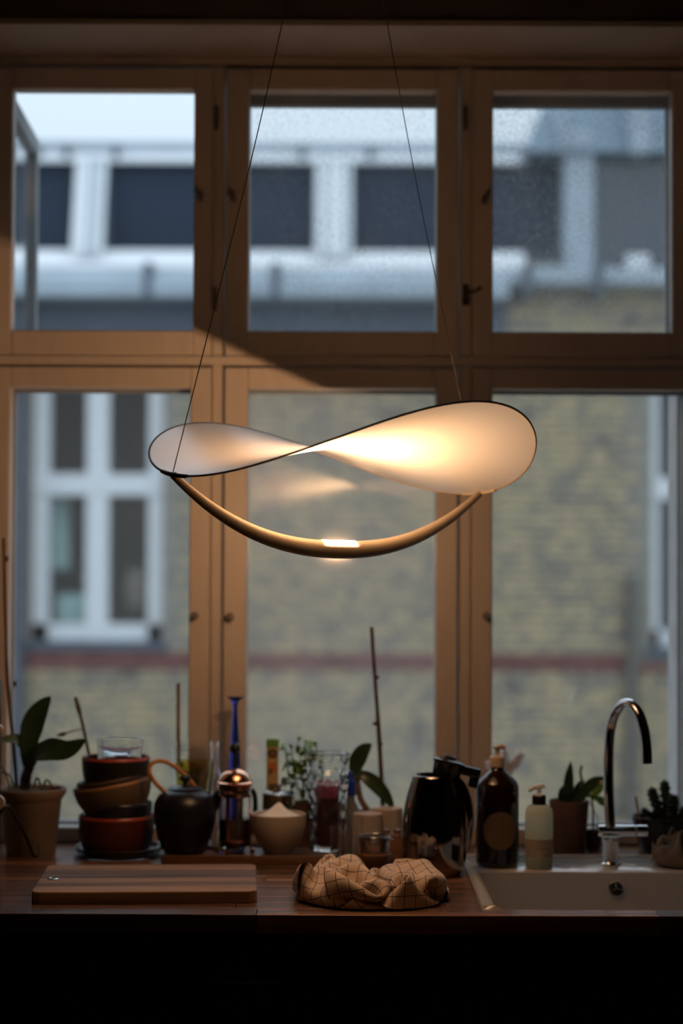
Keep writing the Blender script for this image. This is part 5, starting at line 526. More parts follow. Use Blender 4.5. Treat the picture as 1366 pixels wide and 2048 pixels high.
# ------------------------------------------------------------------ worktop of long staves, sink let into it
SX0, SX1 = 0.2566, 0.862
SY0, SY1, SYR = 3.27, 3.838, 3.648
wt_ = thing('worktop', 'oiled dark brown wooden worktop of long glued staves along the window', 'worktop', (0, Y_FRONT, Z_TOP))
YB = 4.015; rows = 14
edges = [Y_FRONT, SY0 - 0.001] + [SY0 - 0.001 + (SY1 + 0.002 - SY0) * k / 10 for k in range(1, 11)] + [3.897, 3.955, YB]
rr = random.Random(3)
for i in range(len(edges) - 1):
    a, b = edges[i], edges[i + 1]
    xe = 1.6 if (b <= SY0 or a >= SY1) else SX0 - 0.001
    x = -1.6; cuts = [x]
    while True:
        x += rr.uniform(0.55, 1.0)
        if x > xe - 0.3: break
        cuts.append(x)
    cuts.append(xe)
    for k in range(len(cuts) - 1):
        # in the window niche the wood stops at the lining
        c0, c1 = cuts[k], cuts[k + 1]
        if b > 3.79: c0, c1 = max(c0, -0.806), min(c1, 0.806)
        if c1 - c0 < 0.02: continue
        obj('stave', MB().box(c0 + 0.0003, c1 - 0.0003, a - Y_FRONT + 0.0003, b - Y_FRONT - 0.0003, -0.034, 0, 0.0012), M_stave, wt_, smooth=False)
    if xe < 1 and SX1 + 0.001 < 1.6:
        c1 = 0.806 if b > 3.79 else 1.6
        if c1 > SX1 + 0.01: obj('stave', MB().box(SX1 + 0.001, c1, a - Y_FRONT + 0.0003, b - Y_FRONT - 0.0003, -0.034, 0, 0.0012), M_stave, wt_, smooth=False)

def rrect(x0, x1, y0, y1, r, n=6):
    pts = []
    for cx, cy, a0 in ((x1 - r, y1 - r, 0), (x0 + r, y1 - r, 90), (x0 + r, y0 + r, 180), (x1 - r, y0 + r, 270)):
        for k in range(n + 1):
            a = math.radians(a0 + 90 * k / n); pts.append((cx + r * math.cos(a), cy + r * math.sin(a)))
    return pts
sk = thing('sink', 'white ceramic inset kitchen sink with overflow hole in its rear wall', 'sink', ((SX0 + SX1) / 2, SY0, Z_TOP))
ox = (SX0 + SX1) / 2
loops = []
def lp(x0, x1, y0, y1, r, z): loops.append([(x - ox, y - SY0, z - (0.009 if y - SY0 < 0.0065 and z > 0 else 0)) for x, y in rrect(x0, x1, y0, y1, r)])
lp(SX0, SX1, SY0, SY1, 0.008, -0.03)
lp(SX0, SX1, SY0, SY1, 0.008, 0.003)
lp(SX0 + .002, SX1 - .002, SY0 + .0015, SY1 - .002, 0.008, 0.005)
lp(SX0 + .0225, SX1 - .0225, SY0 + .004, SYR + .004, 0.014, 0.005)
lp(SX0 + .0245, SX1 - .0245, SY0 + .006, SYR, 0.016, 0.002)
lp(SX0 + .028, SX1 - .028, SY0 + .010, SYR - .004, 0.02, -0.175)
lp(SX0 + .05, SX1 - .05, SY0 + .035, SYR - .03, 0.02, -0.195)
q = MB(); nl = len(loops[0])
q.v = [p for l in loops for p in l]
for i in range(len(loops) - 1):
    for k in range(nl): q.f.append((i * nl + k, i * nl + (k + 1) % nl, (i + 1) * nl + (k + 1) % nl, (i + 1) * nl + k))
q.f.append(tuple(range((len(loops) - 1) * nl, len(loops) * nl)))
obj('basin', q, M_ceramic, sk, ang=50)
# raised bead along the back of the sink
obj('back_bead', MB().box(-0.30, 0.30, SY1 - SY0 - 0.012, SY1 - SY0 - 0.002, 0.0045, 0.009, 0.002), M_ceramic, sk, smooth=False)
po = P(1232, 1775, SYR - 0.001)
orot = Matrix.Rotation(math.pi / 2, 4, 'X')
oloc = (po.x - ox, SYR - SY0 - 0.0025, po.z - Z_TOP)
ov = obj('overflow_ring', MB().lathe([(0.0125, 0.0), (0.0125, 0.003), (0.0150, 0.004), (0.0165, 0.002), (0.0165, 0.0)], 28, orot, caps=False), M_chrome, sk, oloc)
obj('overflow_hole', MB().lathe([(0.0, 0.001), (0.0126, 0.001), (0.0126, 0.0002), (0, 0.0002)], 24, orot), M_black, ov)
sp = MB()
for k in range(3):
    a = math.radians(100 + 120 * k)
    sp.tube([(0, -0.0022, 0), (0.012 * math.cos(a), -0.0022, 0.012 * math.sin(a))], 0.0011, 6)
obj('overflow_spokes', sp, M_chrome, ov)

# ------------------------------------------------------------------ base cabinets (fronts in near darkness)
YC = 3.236
def cabinet(x0, x1, label, drawers, handle):
    c = thing('base_cabinet', label, 'cabinet', ((x0 + x1) / 2, YC, 0)); c['group'] = 'base cabinets under the worktop'
    hw = (x1 - x0) / 2 - 0.0015
    q = MB().box(-hw, -hw + 0.016, 0.02, 0.54, 0.1, 0.862).box(hw - 0.016, hw, 0.02, 0.54, 0.1, 0.862).box(-hw, hw, 0.02, 0.54, 0.1, 0.116)
    q.box(-hw, hw, 0.532, 0.54, 0.116, 0.862).box(-hw, hw, 0.06, 0.08, 0.0, 0.1)
    obj('carcass', q, M_cab, c, smooth=False)
    for z0, z1 in drawers:
        d = obj('drawer' if len(drawers) > 1 else 'door', MB().box(-hw, hw, 0, 0.02, z0, z1, 0.0015), M_cab, c, smooth=False)
        if handle:
            zz = z1 - 0.078; xx = handle
            obj('handle', MB().tube([(xx - 0.062, 0.0, zz), (xx - 0.06, -0.018, zz), (xx - 0.055, -0.022, zz), (xx + 0.055, -0.022, zz), (xx + 0.06, -0.018, zz), (xx + 0.062, 0, zz)], 0.0028, 8), M_steel, d)
    return c
xa, xb = X(128, YC, 1900), X(836, YC, 1900)
cabinet(xa, xb, 'black drawer cabinet with a slim steel pull, under the chopping board', ((0.655, 0.858), (0.385, 0.652), (0.118, 0.382)), 0.012)
cabinet(xa - (xb - xa), xa, 'black plain door cabinet at the left end, left of the drawers', ((0.118, 0.858),), None)
cabinet(xb, xb + (xb - xa), 'black plain door cabinet beneath the sink', ((0.118, 0.858),), None)
# ------------------------------------------------------------------ pendant lamp: saddle-shaped disc over a curved tube
YL = 3.30
LC = P(685, 899, YL)
lamp = thing('pendant_lamp', 'saddle-shaped white disc pendant lamp over a slim bronze arc on two wires', 'lamp', LC)
R = 0.353
KS = 1.03
def sad(x, y):
    r = max(1e-6, math.hypot(x, y))
    return -KS * x * y * (R / r) ** 0.5 * (1.0 if x < 0 else 1.06) - 0.008 * x
M_film, nt, b, out = new_mat('translucent_white_film')
nt.nodes.remove(b)
df = N(nt, 'ShaderNodeBsdfDiffuse'); tl = N(nt, 'ShaderNodeBsdfTranslucent'); ms = N(nt, 'ShaderNodeMixShader')
nz = N(nt, 'ShaderNodeTexNoise', Scale=300.0); cr = N(nt, 'ShaderNodeValToRGB')
cr.color_ramp.elements[0].color = (0.86, 0.84, 0.83, 1); cr.color_ramp.elements[1].color = (0.90, 0.88, 0.87, 1)
nt.links.new(nz.outputs['Fac'], cr.inputs['Fac'])
nt.links.new(cr.outputs[0], df.inputs['Color']); nt.links.new(cr.outputs[0], tl.inputs['Color'])
ms.inputs[0].default_value = 0.57
nt.links.new(df.outputs[0], ms.inputs[1]); nt.links.new(tl.outputs[0], ms.inputs[2]); gg = N(nt, 'ShaderNodeBsdfGlossy'); gg.inputs['Roughness'].default_value = 0.32
lw = N(nt, 'ShaderNodeLayerWeight'); lw.inputs['Blend'].default_value = 0.5
pw = N(nt, 'ShaderNodeMath', operation='POWER'); pw.inputs[1].default_value = 3.2
ml = N(nt, 'ShaderNodeMath', operation='MULTIPLY_ADD'); ml.inputs[1].default_value = 0.85; ml.inputs[2].default_value = 0.04
nt.links.new(lw.outputs['Facing'], pw.inputs[0]); nt.links.new(pw.outputs[0], ml.inputs[0])
m3 = N(nt, 'ShaderNodeMixShader'); nt.links.new(ml.outputs[0], m3.inputs[0]); nt.links.new(ms.outputs[0], m3.inputs[1]); nt.links.new(gg.outputs[0], m3.inputs[2])
nt.links.new(m3.outputs[0], out.inputs['Surface'])
q = MB(); NR, NA = 18, 96; T = 0.0006
for sgn in (1, -1):
    base = len(q.v); q.v.append((0, 0, sgn * T))
    for i in range(1, NR + 1):
        for k in range(NA):
            a = 2 * math.pi * k / NA; r = (R - 0.001) * i / NR; x, y = r * math.cos(a), r * math.sin(a)
            q.v.append((x, y, sad(x, y) + sgn * T))
    for k in range(NA): q.f.append((base, base + 1 + k, base + 1 + (k + 1) % NA))
    for i in range(NR - 1):
        for k in range(NA):
            a0 = base + 1 + i * NA; q.f.append((a0 + k, a0 + (k + 1) % NA, a0 + NA + (k + 1) % NA, a0 + NA + k))
o2 = 1 + NR * NA
for k in range(NA):
    a0 = 1 + (NR - 1) * NA; q.f.append((a0 + k, a0 + (k + 1) % NA, o2 + a0 + (k + 1) % NA, o2 + a0 + k))
obj('shade', q, M_film, lamp, ang=70)
M_bronze = mat('champagne_bronze', (0.36, 0.285, 0.205), 0.45, metal=0.35, var=0.04)
M_dbronze = mat('dark_bronze_rim', (0.26, 0.19, 0.14), 0.5, metal=0.3, var=0.05)
rim = [(R * math.cos(t), R * math.sin(t), sad(R * math.cos(t), R * math.sin(t))) for t in [2 * math.pi * k / 128 for k in range(129)]]
obj('shade_rim', MB().tube(rim, 0.0020, 8, cap=False), M_dbronze, lamp)
def joint(t0, w=math.radians(7.5)):
    pts = [(R * math.cos(t), R * math.sin(t), sad(R * math.cos(t), R * math.sin(t)) - 0.0005) for t in [t0 - w + 2 * w * k / 16 for k in range(17)]]
    return MB().tube(pts, [0.0034 + 0.0008 * math.sin(math.pi * k / 16) for k in range(17)], 10)
A0 = math.radians(214); A1 = math.radians(40)
jl = Vector((R * math.cos(A0), R * math.sin(A0), 0)); jl.z = sad(jl.x, jl.y)
jr = Vector((R * math.cos(A1), R * math.sin(A1), 0)); jr.z = sad(jr.x, jr.y)
obj('shade_joint', joint(A0), M_dbronze, lamp); obj('shade_joint', joint(A1), M_bronze, lamp)
# arc: a parabola-like sweep between the two joints, thickest at its foot
foot = P(672, 1099, YL - 0.05) - LC
arc = []
NB = 40
for i in range(NB + 1):
    t = i / NB; s = t * 2 - 1
    p = jl.lerp(jr, t)
    ends = jl.z + (jr.z - jl.z) * t
    p.z = ends + (foot.z - (jl.z + jr.z) / 2) * (1 - abs(s) ** 2.3)
    p.y -= 0.05 * (1 - s * s)
    arc.append(p)
rad = [0.0066 + 0.0098 * (1 - abs(2 * i / NB - 1) ** 1.6) for i in range(NB + 1)]
tube_ = obj('arc_tube', MB().tube(arc, rad, 20, up=(0, 0, 1), flat=[(r * 0.92, r) for r in rad]), M_bronze, lamp)
# light: an opal lens let into the top of the tube at its foot
M_led, nt, b, out = new_mat('opal_led_lens')
b.inputs['Base Color'].default_value = (0.9, 0.85, 0.8, 1)
b.inputs['Emission Color'].default_value = LED_COLOR; b.inputs['Emission Strength'].default_value = LED_STRENGTH
lens = MB()
def arc_at(t):
    s = t * (NB); i = min(NB - 1, int(s)); f = s - i
    return arc[i].lerp(arc[i + 1], f), rad[i] + (rad[i + 1] - rad[i]) * f
TL0, TL1 = 0.455, 0.557
for i in range(11):
    p, r = arc_at(TL0 + (TL1 - TL0) * i / 10); p2, _ = arc_at(TL0 + (TL1 - TL0) * i / 10 + 0.004)
    tn = (p2 - p).normalized(); sd = tn.cross(Vector((0, 0, 1))).normalized(); up_ = sd.cross(tn)
    for k in range(9):
        a = math.radians(28 + 124 * k / 8)
        lens.v.append(p + sd * (math.cos(a) * (r * 0.92 + 0.0006)) + up_ * (math.sin(a) * (r + 0.0006)))
for i in range(10):
    for k in range(8): lens.f.append((i * 9 + k, i * 9 + k + 1, (i + 1) * 9 + k + 1, (i + 1) * 9 + k))
obj('led_lens', lens, M_led, tube_, label='glowing opal strip of light let into the foot of the arc')
can = Vector((X(672, YL), YL, Z_CEIL)) - LC
M_wire = mat('thin_grey_wire', (0.16, 0.13, 0.11), 0.4, metal=0.6)
wl = [jl + Vector((0, -0.002, 0.002)), jl.lerp(can, 0.5) + Vector((0.001, 0, -0.004)), can + Vector((-0.02, 0, -0.02))]
wr = [jr + Vector((0, 0.002, 0.002)), jr.lerp(can, 0.5) + Vector((-0.001, 0, -0.004)), can + Vector((0.02, 0, -0.02))]
obj('suspension_wire', MB().tube(smooth_path(wl, 16), 0.0010, 6), M_wire, lamp)
obj('suspension_wire', MB().tube(smooth_path(wr, 16), 0.0010, 6), M_wire, lamp)
obj('ceiling_rose', MB().lathe([(0, -0.025), (0.05, -0.025), (0.055, -0.02), (0.055, 0.0)], 32), M_bronze, lamp, can)

# ------------------------------------------------------------------ the house across the yard (14 m away)
YF = 14.0
def fx(px): return X(px, YF, 900)
def fz(py, px=683): return Z(py, YF, px)
M_brick, nt, b, out = new_mat('yellow_grey_brick')
ge = N(nt, 'ShaderNodeNewGeometry'); cr = N(nt, 'ShaderNodeValToRGB'); cr.color_ramp.interpolation = 'CONSTANT'
pal = [(0.0, (0.49, 0.385, 0.225)), (0.22, (0.33, 0.28, 0.20)), (0.42, (0.53, 0.41, 0.24)), (0.6, (0.27, 0.235, 0.19)), (0.78, (0.39, 0.32, 0.22)), (0.92, (0.16, 0.14, 0.13))]
while len(cr.color_ramp.elements) < len(pal): cr.color_ramp.elements.new(0.5)
for e, (p_, c_) in zip(cr.color_ramp.elements, pal): e.position = p_; e.color = (*c_, 1)
t = N(nt, 'ShaderNodeTexCoord'); nz = N(nt, 'ShaderNodeTexNoise', Scale=2.6, Detail=3.0)
nt.links.new(t.outputs['Object'], nz.inputs['Vector'])
ad = N(nt, 'ShaderNodeMath', operation='MULTIPLY_ADD'); ad.inputs[1].default_value = 0.45
n2 = N(nt, 'ShaderNodeMath', operation='MULTIPLY_ADD'); n2.inputs[1].default_value = 2.6; n2.inputs[2].default_value = -1.05
nt.links.new(nz.outputs['Fac'], n2.inputs[0]); nt.links.new(ge.outputs['Random Per Island'], ad.inputs[0]); nt.links.new(n2.outputs[0], ad.inputs[2])
nt.links.new(ad.outputs[0], cr.inputs['Fac'])
nt.links.new(cr.outputs['Color'], b.inputs['Base Color']); b.inputs['Roughness'].default_value = 0.85
M_redbrick = mat('dark_red_brick', (0.22, 0.085, 0.075), 0.85, var=0.3, scale=5)
M_mortar = mat('grey_mortar', (0.30, 0.275, 0.235), 0.95)
M_white = mat('weathered_white_paint', (0.84, 0.86, 0.88), 0.5, var=0.04)
M_zinc = mat('wet_zinc', (0.42, 0.49, 0.55), 0.45, metal=0.0, var=0.1, scale=3)
M_zincdark = mat('dark_blue_grey', (0.10, 0.12, 0.15), 0.6, var=0.1, scale=3)
M_darkglass = mat('dark_window_glass', (0.028, 0.035, 0.045), 0.12, var=0.2, scale=1.5)
M_blind = mat('drawn_navy_blind', (0.015, 0.029, 0.055), 0.7, var=0.08, scale=2, stretch=(1, 1, 8))
house = thing('brick_building', 'yellow-grey brick house across the yard with a white attic storey', 'building', (0, YF, -6))
def hp(name, mb, m, **k):
    mb.v = [(v[0], v[1], v[2] + 6) for v in mb.v]
    return obj(name, mb, m, k.pop('parent', house), smooth=False, **k)
W1 = (fx(64), fx(326), fz(1284), fz(738)); W2 = (fx(1304), fx(1566), fz(1292), fz(738))
xs0, xs1 = -7.0, 7.0
zb_l, zb_r = fz(604), fz(572)          # top of the brickwork, left and right of the step
xstep = fx(1012)
# wall core with openings
core = MB(); zs = [-6, W1[2], W1[3], zb_l]
def wallstrip(x0, x1, z0, z1): core.box(x0, x1, 0.012, 0.35, z0, z1)
wallstrip(xs0, xs1, -6, min(W1[2], W2[2]))
for a, c in ((xs0, W1[0]), (W1[1], W2[0]), (W2[1], xs1)): wallstrip(a, c, min(W1[2], W2[2]), W1[3])
wallstrip(xs0, xstep, W1[3], zb_l); wallstrip(xstep, xs1, W1[3], zb_r)
hp('wall', core, M_mortar)
bricks = MB(); red = MB(); bl, bh, jn = 0.228, 0.055, 0.012
rz = (fz(1346), fz(1302)); rb = random.Random(5)
row = 0; z = -1.1
while z < zb_r - 0.03:
    x = -5.0 - (0.5 * (bl + jn) if row % 2 else 0)
    while x < 5.0:
        x0, x1, z0, z1 = x, x + bl, z, z + bh
        hit = any(x1 > a[0] - 0.01 and x0 < a[1] + 0.01 and z1 > a[2] - 0.07 and z0 < a[3] for a in (W1, W2))
        if not hit and (z1 < zb_l or x0 > xstep):
            y0 = -rb.uniform(0.0, 0.006)
            isred = rz[0] < (z0 + z1) / 2 < rz[1]
            tgt = red if isred else bricks
            if isred: y0 -= 0.012
            o_ = len(tgt.v)
            tgt.v += [(x0, y0, z0), (x1, y0, z0), (x1, y0, z1), (x0, y0, z1), (x0, 0.013, z0), (x1, 0.013, z0), (x1, 0.013, z1), (x0, 0.013, z1)]
            tgt.f += [(o_, o_ + 1, o_ + 2, o_ + 3), (o_ + 4, o_, o_ + 3, o_ + 7), (o_ + 1, o_ + 5, o_ + 6, o_ + 2), (o_ + 3, o_ + 2, o_ + 6, o_ + 7), (o_ + 4, o_ + 5, o_ + 1, o_)]
        x += bl + jn
    z += bh + jn; row += 1
hp('brickwork', bricks, M_brick, kind='stuff')
hp('string_course', red, M_redbrick, kind='stuff', label='dark red band of bricks')
def casement(wr, s):
    x0, x1, z0, z1 = wr; w = x1 - x0; d = 0.10
    q = MB()
    q.box(x0, x0 + s, d, d + 0.1, z0, z1).box(x1 - s, x1, d, d + 0.1, z0, z1)
    q.box(x0, x1, d, d + 0.1, z1 - s, z1).box(x0, x1, d, d + 0.1, z0, z0 + 0.13)
    xm = (x0 + x1) / 2 - 0.01; q.box(xm - 0.085, xm + 0.085, d - 0.01, d + 0.1, z0, z1)
    zt = z0 + (z1 - z0) * 0.578; q.box(x0, x1, d - 0.015, d + 0.1, zt - 0.09, zt + 0.075)
    f = hp('window', q, M_white, label='white-painted casement window with four panes')
    for a, c in ((x0 + s, xm - 0.085), (xm + 0.085, x1 - s)):
        for e, g in ((z0 + 0.13, zt - 0.09), (zt + 0.075, z1 - s)):
            pm = MB().box(a - 0.01, c + 0.01, d + 0.045, d + 0.055, e - 0.01, g + 0.01)
            pm.v = [(v[0], v[1], v[2] + 6) for v in pm.v]
            obj('pane', pm, M_pane, f, smooth=False)
    hp('window_sill', MB().box(x0 - 0.04, x1 + 0.04, -0.03, 0.13, z0 - 0.075, z0, 0.005), M_zincdark)
    # the dim room behind it
    r = MB().box(x0 - 0.3, x1 + 0.3, 1.9, 1.95, z0 - 0.3, z1 + 0.3).box(x0 - 0.3, x0 - 0.27, 0.35, 1.9, z0 - 0.3, z1 + 0.3).box(x1 + 0.27, x1 + 0.3, 0.35, 1.9, z0 - 0.3, z1 + 0.3)
    r.box(x0 - 0.3, x1 + 0.3, 0.35, 1.95, z1 + 0.3, z1 + 0.33).box(x0 - 0.3, x1 + 0.3, 0.35, 1.95, z0 - 0.33, z0 - 0.3)
    hp('dim_interior', r, M_cream)
casement(W1, 0.12); casement(W2, 0.075)
# things seen in the near window across the yard
M_sea = mat('pale_sea_green', (0.42, 0.62, 0.58), 0.6)
hp('curtain', MB().tube([(fx(104), 0.30, fz(1140)), (fx(106), 0.31, fz(1060)), (fx(102), 0.30, fz(985))], 0, 10, flat=[(0.10, 0.03), (0.085, 0.035), (0.10, 0.03)], up=(0, 1, 0)), M_sea)
hp('low_screen', MB().box(fx(104), fx(165), 0.28, 0.31, fz(1262), fz(1192), 0.004), M_sea)
hp('lampshade', MB().lathe([(0.06, -0.2), (0.10, -0.12), (0.11, 0.02), (0.07, 0.16)], 18, Matrix.Translation((fx(262), 0.5, fz(1180)))), M_cream)
# drainpipes
pipe = lambda px, r, z0, z1, y: MB().tube([(fx(px), y, z0), (fx(px), y, (z0 + z1) / 2), (fx(px), y, z1)], r, 12, up=(0, 1, 0))
M_pipe = mat('blue_grey_drainpipe', (0.075, 0.095, 0.13), 0.5)
hp('drainpipe', pipe(42, 0.055, -6, zb_l, -0.09), M_pipe)
hp('drainpipe', pipe(1262, 0.045, -6, fz(1150), -0.06), mat('grey_cable_duct', (0.15, 0.135, 0.115), 0.7))
# eaves: zinc gutter in two steps over a plain dark band on the left, one step on the right
def slope(x0, x1, y0, y1, z0, z1, t=0.03):
    """board leaning from its front foot (y0, z0) back to its top (y1, z1)"""
    return MB().add([(x0, y0, z0), (x1, y0, z0), (x1, y1, z1), (x0, y1, z1), (x0, y0, z0 - t), (x1, y0, z0 - t), (x1, y1, z1 - t), (x0, y1, z1 - t)],
                    [(0, 1, 2, 3), (4, 7, 6, 5), (0, 4, 5, 1), (1, 5, 6, 2), (2, 6, 7, 3), (3, 7, 4, 0)])
hp('under_gutter_band', MB().box(xs0, xstep, -0.02, 0.02, fz(688), fz(606)), M_zincdark)  # flat strip coloured darker than the brickwork, just below the left gutter
hp('gutter', MB().box(xs0, xstep, -0.26, 0.02, fz(604), fz(568), 0.01), M_zinc)
hp('cornice', slope(xs0, xstep, -0.20, 0.05, fz(568), fz(535)), M_zinc)
hp('gutter', MB().box(xstep, xs1, -0.20, 0.02, fz(574), fz(545), 0.01), M_zinc)
for px in (300, 552, 1048, 1188):
    hp('gutter_bracket', MB().box(fx(px) - 0.03, fx(px) + 0.03, -0.28, 0.03, fz(603), fz(536), 0.004), M_zincdark)
# attic storey: white ledge, piers, lintel and dark window bays
YA = 0.12
hp('attic_ledge', slope(xs0, fx(1052), -0.02, 0.16, fz(533), fz(495)), M_white)
hp('attic_ledge', slope(fx(1052), xs1, -0.02, 0.10, fz(548), fz(528)), M_zinc)
hp('attic_wall', MB().box(xs0, xs1, 0.40, 0.5, fz(575), fz(262)), M_white)
bays = [(-290, 138), (201, 628), (702, 1131)]
for a, c in bays:
    f = hp('attic_window', MB().box(fx(a), fx(c), 0.33, 0.37, fz(494), fz(306)), M_blind)
    fm = MB().box(fx(a) - 0.02, fx(a) + 0.02, 0.30, 0.38, fz(496), fz(304)).box(fx(c) - 0.02, fx(c) + 0.02, 0.30, 0.38, fz(496), fz(304))
    fm.box(fx(a), fx(c), 0.30, 0.38, fz(308), fz(303)).box(fx(a), fx(c), 0.30, 0.38, fz(497), fz(492))
    fm.v = [(v[0], v[1], v[2] + 6) for v in fm.v]
    obj('window_edge', fm, M_zincdark, f, smooth=False)
for a, c in ((138, 201), (628, 702)):
    hp('pier', slope(fx(a), fx(c), 0.02, 0.27, fz(500), fz(300), 0.05), M_white)
for px in (168, 186, 650, 690):
    hp('pier_batten', slope(fx(px) - 0.012, fx(px) + 0.012, 0.0, 0.25, fz(499), fz(301), 0.05), M_zinc)
hp('lintel', slope(xs0, fx(1060), 0.25, 0.34, fz(304), fz(284), 0.03), M_white)
hp('roof_edge', MB().box(xs0, fx(1060), 0.31, 0.8, fz(285), fz(266), 0.006), M_zinc)
for px in (58, 118, 218, 600, 740):
    hp('roof_hook', MB().box(fx(px) - 0.02, fx(px) + 0.02, 0.24, 0.30, fz(302), fz(276)), M_zincdark)
# the taller part at the right, under a steep grey roof
for a, c, d in ((1190, 1620, 0.20),):
    f = hp('attic_window', MB().box(fx(a), fx(c), d + 0.02, d + 0.06, fz(536 if a > 1000 else 497), fz(306)), M_blind)
    pm = MB().box(fx(a), fx(c), d, d + 0.006, fz(535 if a > 1000 else 496), fz(307)); pm.v = [(v[0], v[1], v[2] + 6) for v in pm.v]
    obj('pane', pm, M_pane, f, smooth=False)
hp('pier', MB().box(fx(1131), fx(1190), 0.05, 0.3, fz(548), fz(255), 0.01), M_zinc)
hp('vent_box', MB().box(fx(1254), fx(1300), 0.0, 0.14, fz(536), fz(506), 0.01), M_white)
M_slate = mat('blue_grey_slate', (0.16, 0.23, 0.29), 0.5, var=0.15, scale=4)
hp('slate_roof', MB().add([(fx(1046), 0.0, fz(300)), (xs1, 0.0, fz(300)), (xs1, 0.9, fz(60)), (fx(1150), 0.9, fz(60)), (fx(1046), 3, fz(300)), (xs1, 3, fz(300)), (xs1, 2.1, fz(60)), (fx(1150), 2.1, fz(60))],
   [(0, 1, 2, 3), (5, 4, 7, 6), (4, 0, 3, 7), (1, 5, 6, 2), (3, 2, 6, 7), (4, 5, 1, 0)]), M_slate)
hp('chimney', MB().box(fx(1262), fx(1298), -0.05, 0.5, fz(305), fz(120), 0.01), M_zinc)
hp('roof_batten', MB().box(fx(1120), fx(1128), -0.02, 0.3, fz(304), fz(215)), M_zinc)
# ------------------------------------------------------------------ on the worktop
def base(px, Y, z=Z_TOP, py=1700): return Vector((X(px, Y, py), Y, z))
def K(Y): return Y / FPX              # metres per pixel at that depth
def rel(px, py, Y, o): return P(px, py, Y) - o

# chopping board of five glued staves
YBc = 3.455
bb = thing('chopping_board', 'thick striped walnut chopping board lying flat at the worktop front', 'chopping board', base(297, YBc, Z_TOP, 1760), (0, 0, math.radians(3.2)))
BW, BD, BT = 0.412, 0.300, 0.0225
full = rrect(-BW / 2, BW / 2, -BD / 2, BD / 2, 0.018, 6)
def xlim(y):
    dy = abs(y) - (BD / 2 - 0.018)
    return BW / 2 - (0 if dy <= 0 else 0.018 - math.sqrt(max(0, 0.018 ** 2 - dy ** 2)))
tones = [(0.10, 0.055, 0.03), (0.22, 0.125, 0.065), (0.11, 0.062, 0.036), (0.055, 0.038, 0.028), (0.17, 0.09, 0.045)]
cuts = [-BD / 2, -0.090, -0.052, -0.004, 0.078, BD / 2]
eye = Vector((-BW / 2 + 0.036, -0.004 + 0.0, 0))
tone_cols = [((0.22, 0.125, 0.068), (0.44, 0.27, 0.155)), ((0.08, 0.044, 0.025), (0.18, 0.10, 0.056)), ((0.17, 0.10, 0.055), (0.34, 0.20, 0.11)),
             ((0.050, 0.030, 0.019), (0.16, 0.095, 0.055)), ((0.15, 0.08, 0.04), (0.36, 0.20, 0.10))]
for i in range(5):
    y0, y1 = cuts[i] + 0.00015, cuts[i + 1] - 0.00015
    ys = [y0 + (y1 - y0) * k / 10 for k in range(11)]
    poly = [(xlim(y), y) for y in ys] + [(-xlim(y), y) for y in reversed(ys)]
    q = MB(); n = len(poly); c = 0.0018
    for z, sh in ((0, c), (c, 0), (BT - c, 0), (BT, c)):
        for x, y in poly:
            sy = sh if (i == 0 and y < y0 + 0.004) else (-sh if (i == 4 and y > y1 - 0.004) else 0)
            q.v.append((x - math.copysign(sh, x), y + sy, z))
    for l in range(3):
        for k in range(n): q.f.append((l * n + k, l * n + (k + 1) % n, (l + 1) * n + (k + 1) % n, (l + 1) * n + k))
    q.f.append(tuple(range(n - 1, -1, -1))); q.f.append(tuple(range(3 * n, 4 * n)))
    obj('stave', q, wood('board_stave_wood_%d' % i, *tone_cols[i], 0.7, 0.72, 0.05), bb, smooth=False)
ey = rel(105, 1757, 3.43, bb.location); 
obj('hanging_eyelet', MB().lathe([(0.0075, 0.0), (0.0075, 0.0014), (0.009, 0.0022), (0.0112, 0.0012), (0.0115, 0.0)], 24, Matrix.Translation((-BW / 2 + 0.027, -0.012, BT)), caps=False), M_steel, bb, label='steel ring around the hanging hole')
obj('hanging_hole', MB().lathe([(0, 0.0004), (0.0076, 0.0004)], 20, Matrix.Translation((-BW / 2 + 0.027, -0.012, BT)), caps=False), M_black, bb, label='dark hanging hole')

# checked linen tea towel, crumpled
def cloth(name, data, m, loc, rotz, scl, label, cat, thick):
    p = decode(data); ny, nx = p.shape[:2]
    q = MB(); q.v = [tuple(r) for r in (p.reshape(-1, 3) * np.array(scl))]
    q.f = [(j * nx + i, j * nx + i + 1, (j + 1) * nx + i + 1, (j + 1) * nx + i) for j in range(ny - 1) for i in range(nx - 1)]
    me = bpy.data.meshes.new(name); me.from_pydata(q.v, [], q.f); me.polygons.foreach_set('use_smooth', [True] * len(q.f))
    uv = me.uv_layers.new(name='weave')
    for l in me.loops:
        j, i = divmod(l.vertex_index, nx); uv.data[l.index].uv = (i / (nx - 1), j / (ny - 1))
    o = bpy.data.objects.new(name, me); COL.objects.link(o); o.location = loc; o.rotation_euler = (0, 0, rotz); me.materials.append(m)
    s = o.modifiers.new('fine', 'SUBSURF'); s.levels = s.render_levels = 1
    s = o.modifiers.new('thick', 'SOLIDIFY'); s.thickness = thick; s.offset = 1
    tag(o, label, cat)
    return o
M_check, nt, b, out = new_mat('checked_linen')
uvn = N(nt, 'ShaderNodeUVMap'); uvn.uv_map = 'weave'; sp_ = N(nt, 'ShaderNodeSeparateXYZ'); nt.links.new(uvn.outputs[0], sp_.inputs[0])
def line(axis, n):
    a = N(nt, 'ShaderNodeMath', operation='MULTIPLY'); a.inputs[1].default_value = n; nt.links.new(sp_.outputs[axis], a.inputs[0])
    f = N(nt, 'ShaderNodeMath', operation='FRACT'); nt.links.new(a.outputs[0], f.inputs[0])
    l = N(nt, 'ShaderNodeMath', operation='LESS_THAN'); l.inputs[1].default_value = 0.06; nt.links.new(f.outputs[0], l.inputs[0])
    return l.outputs[0]
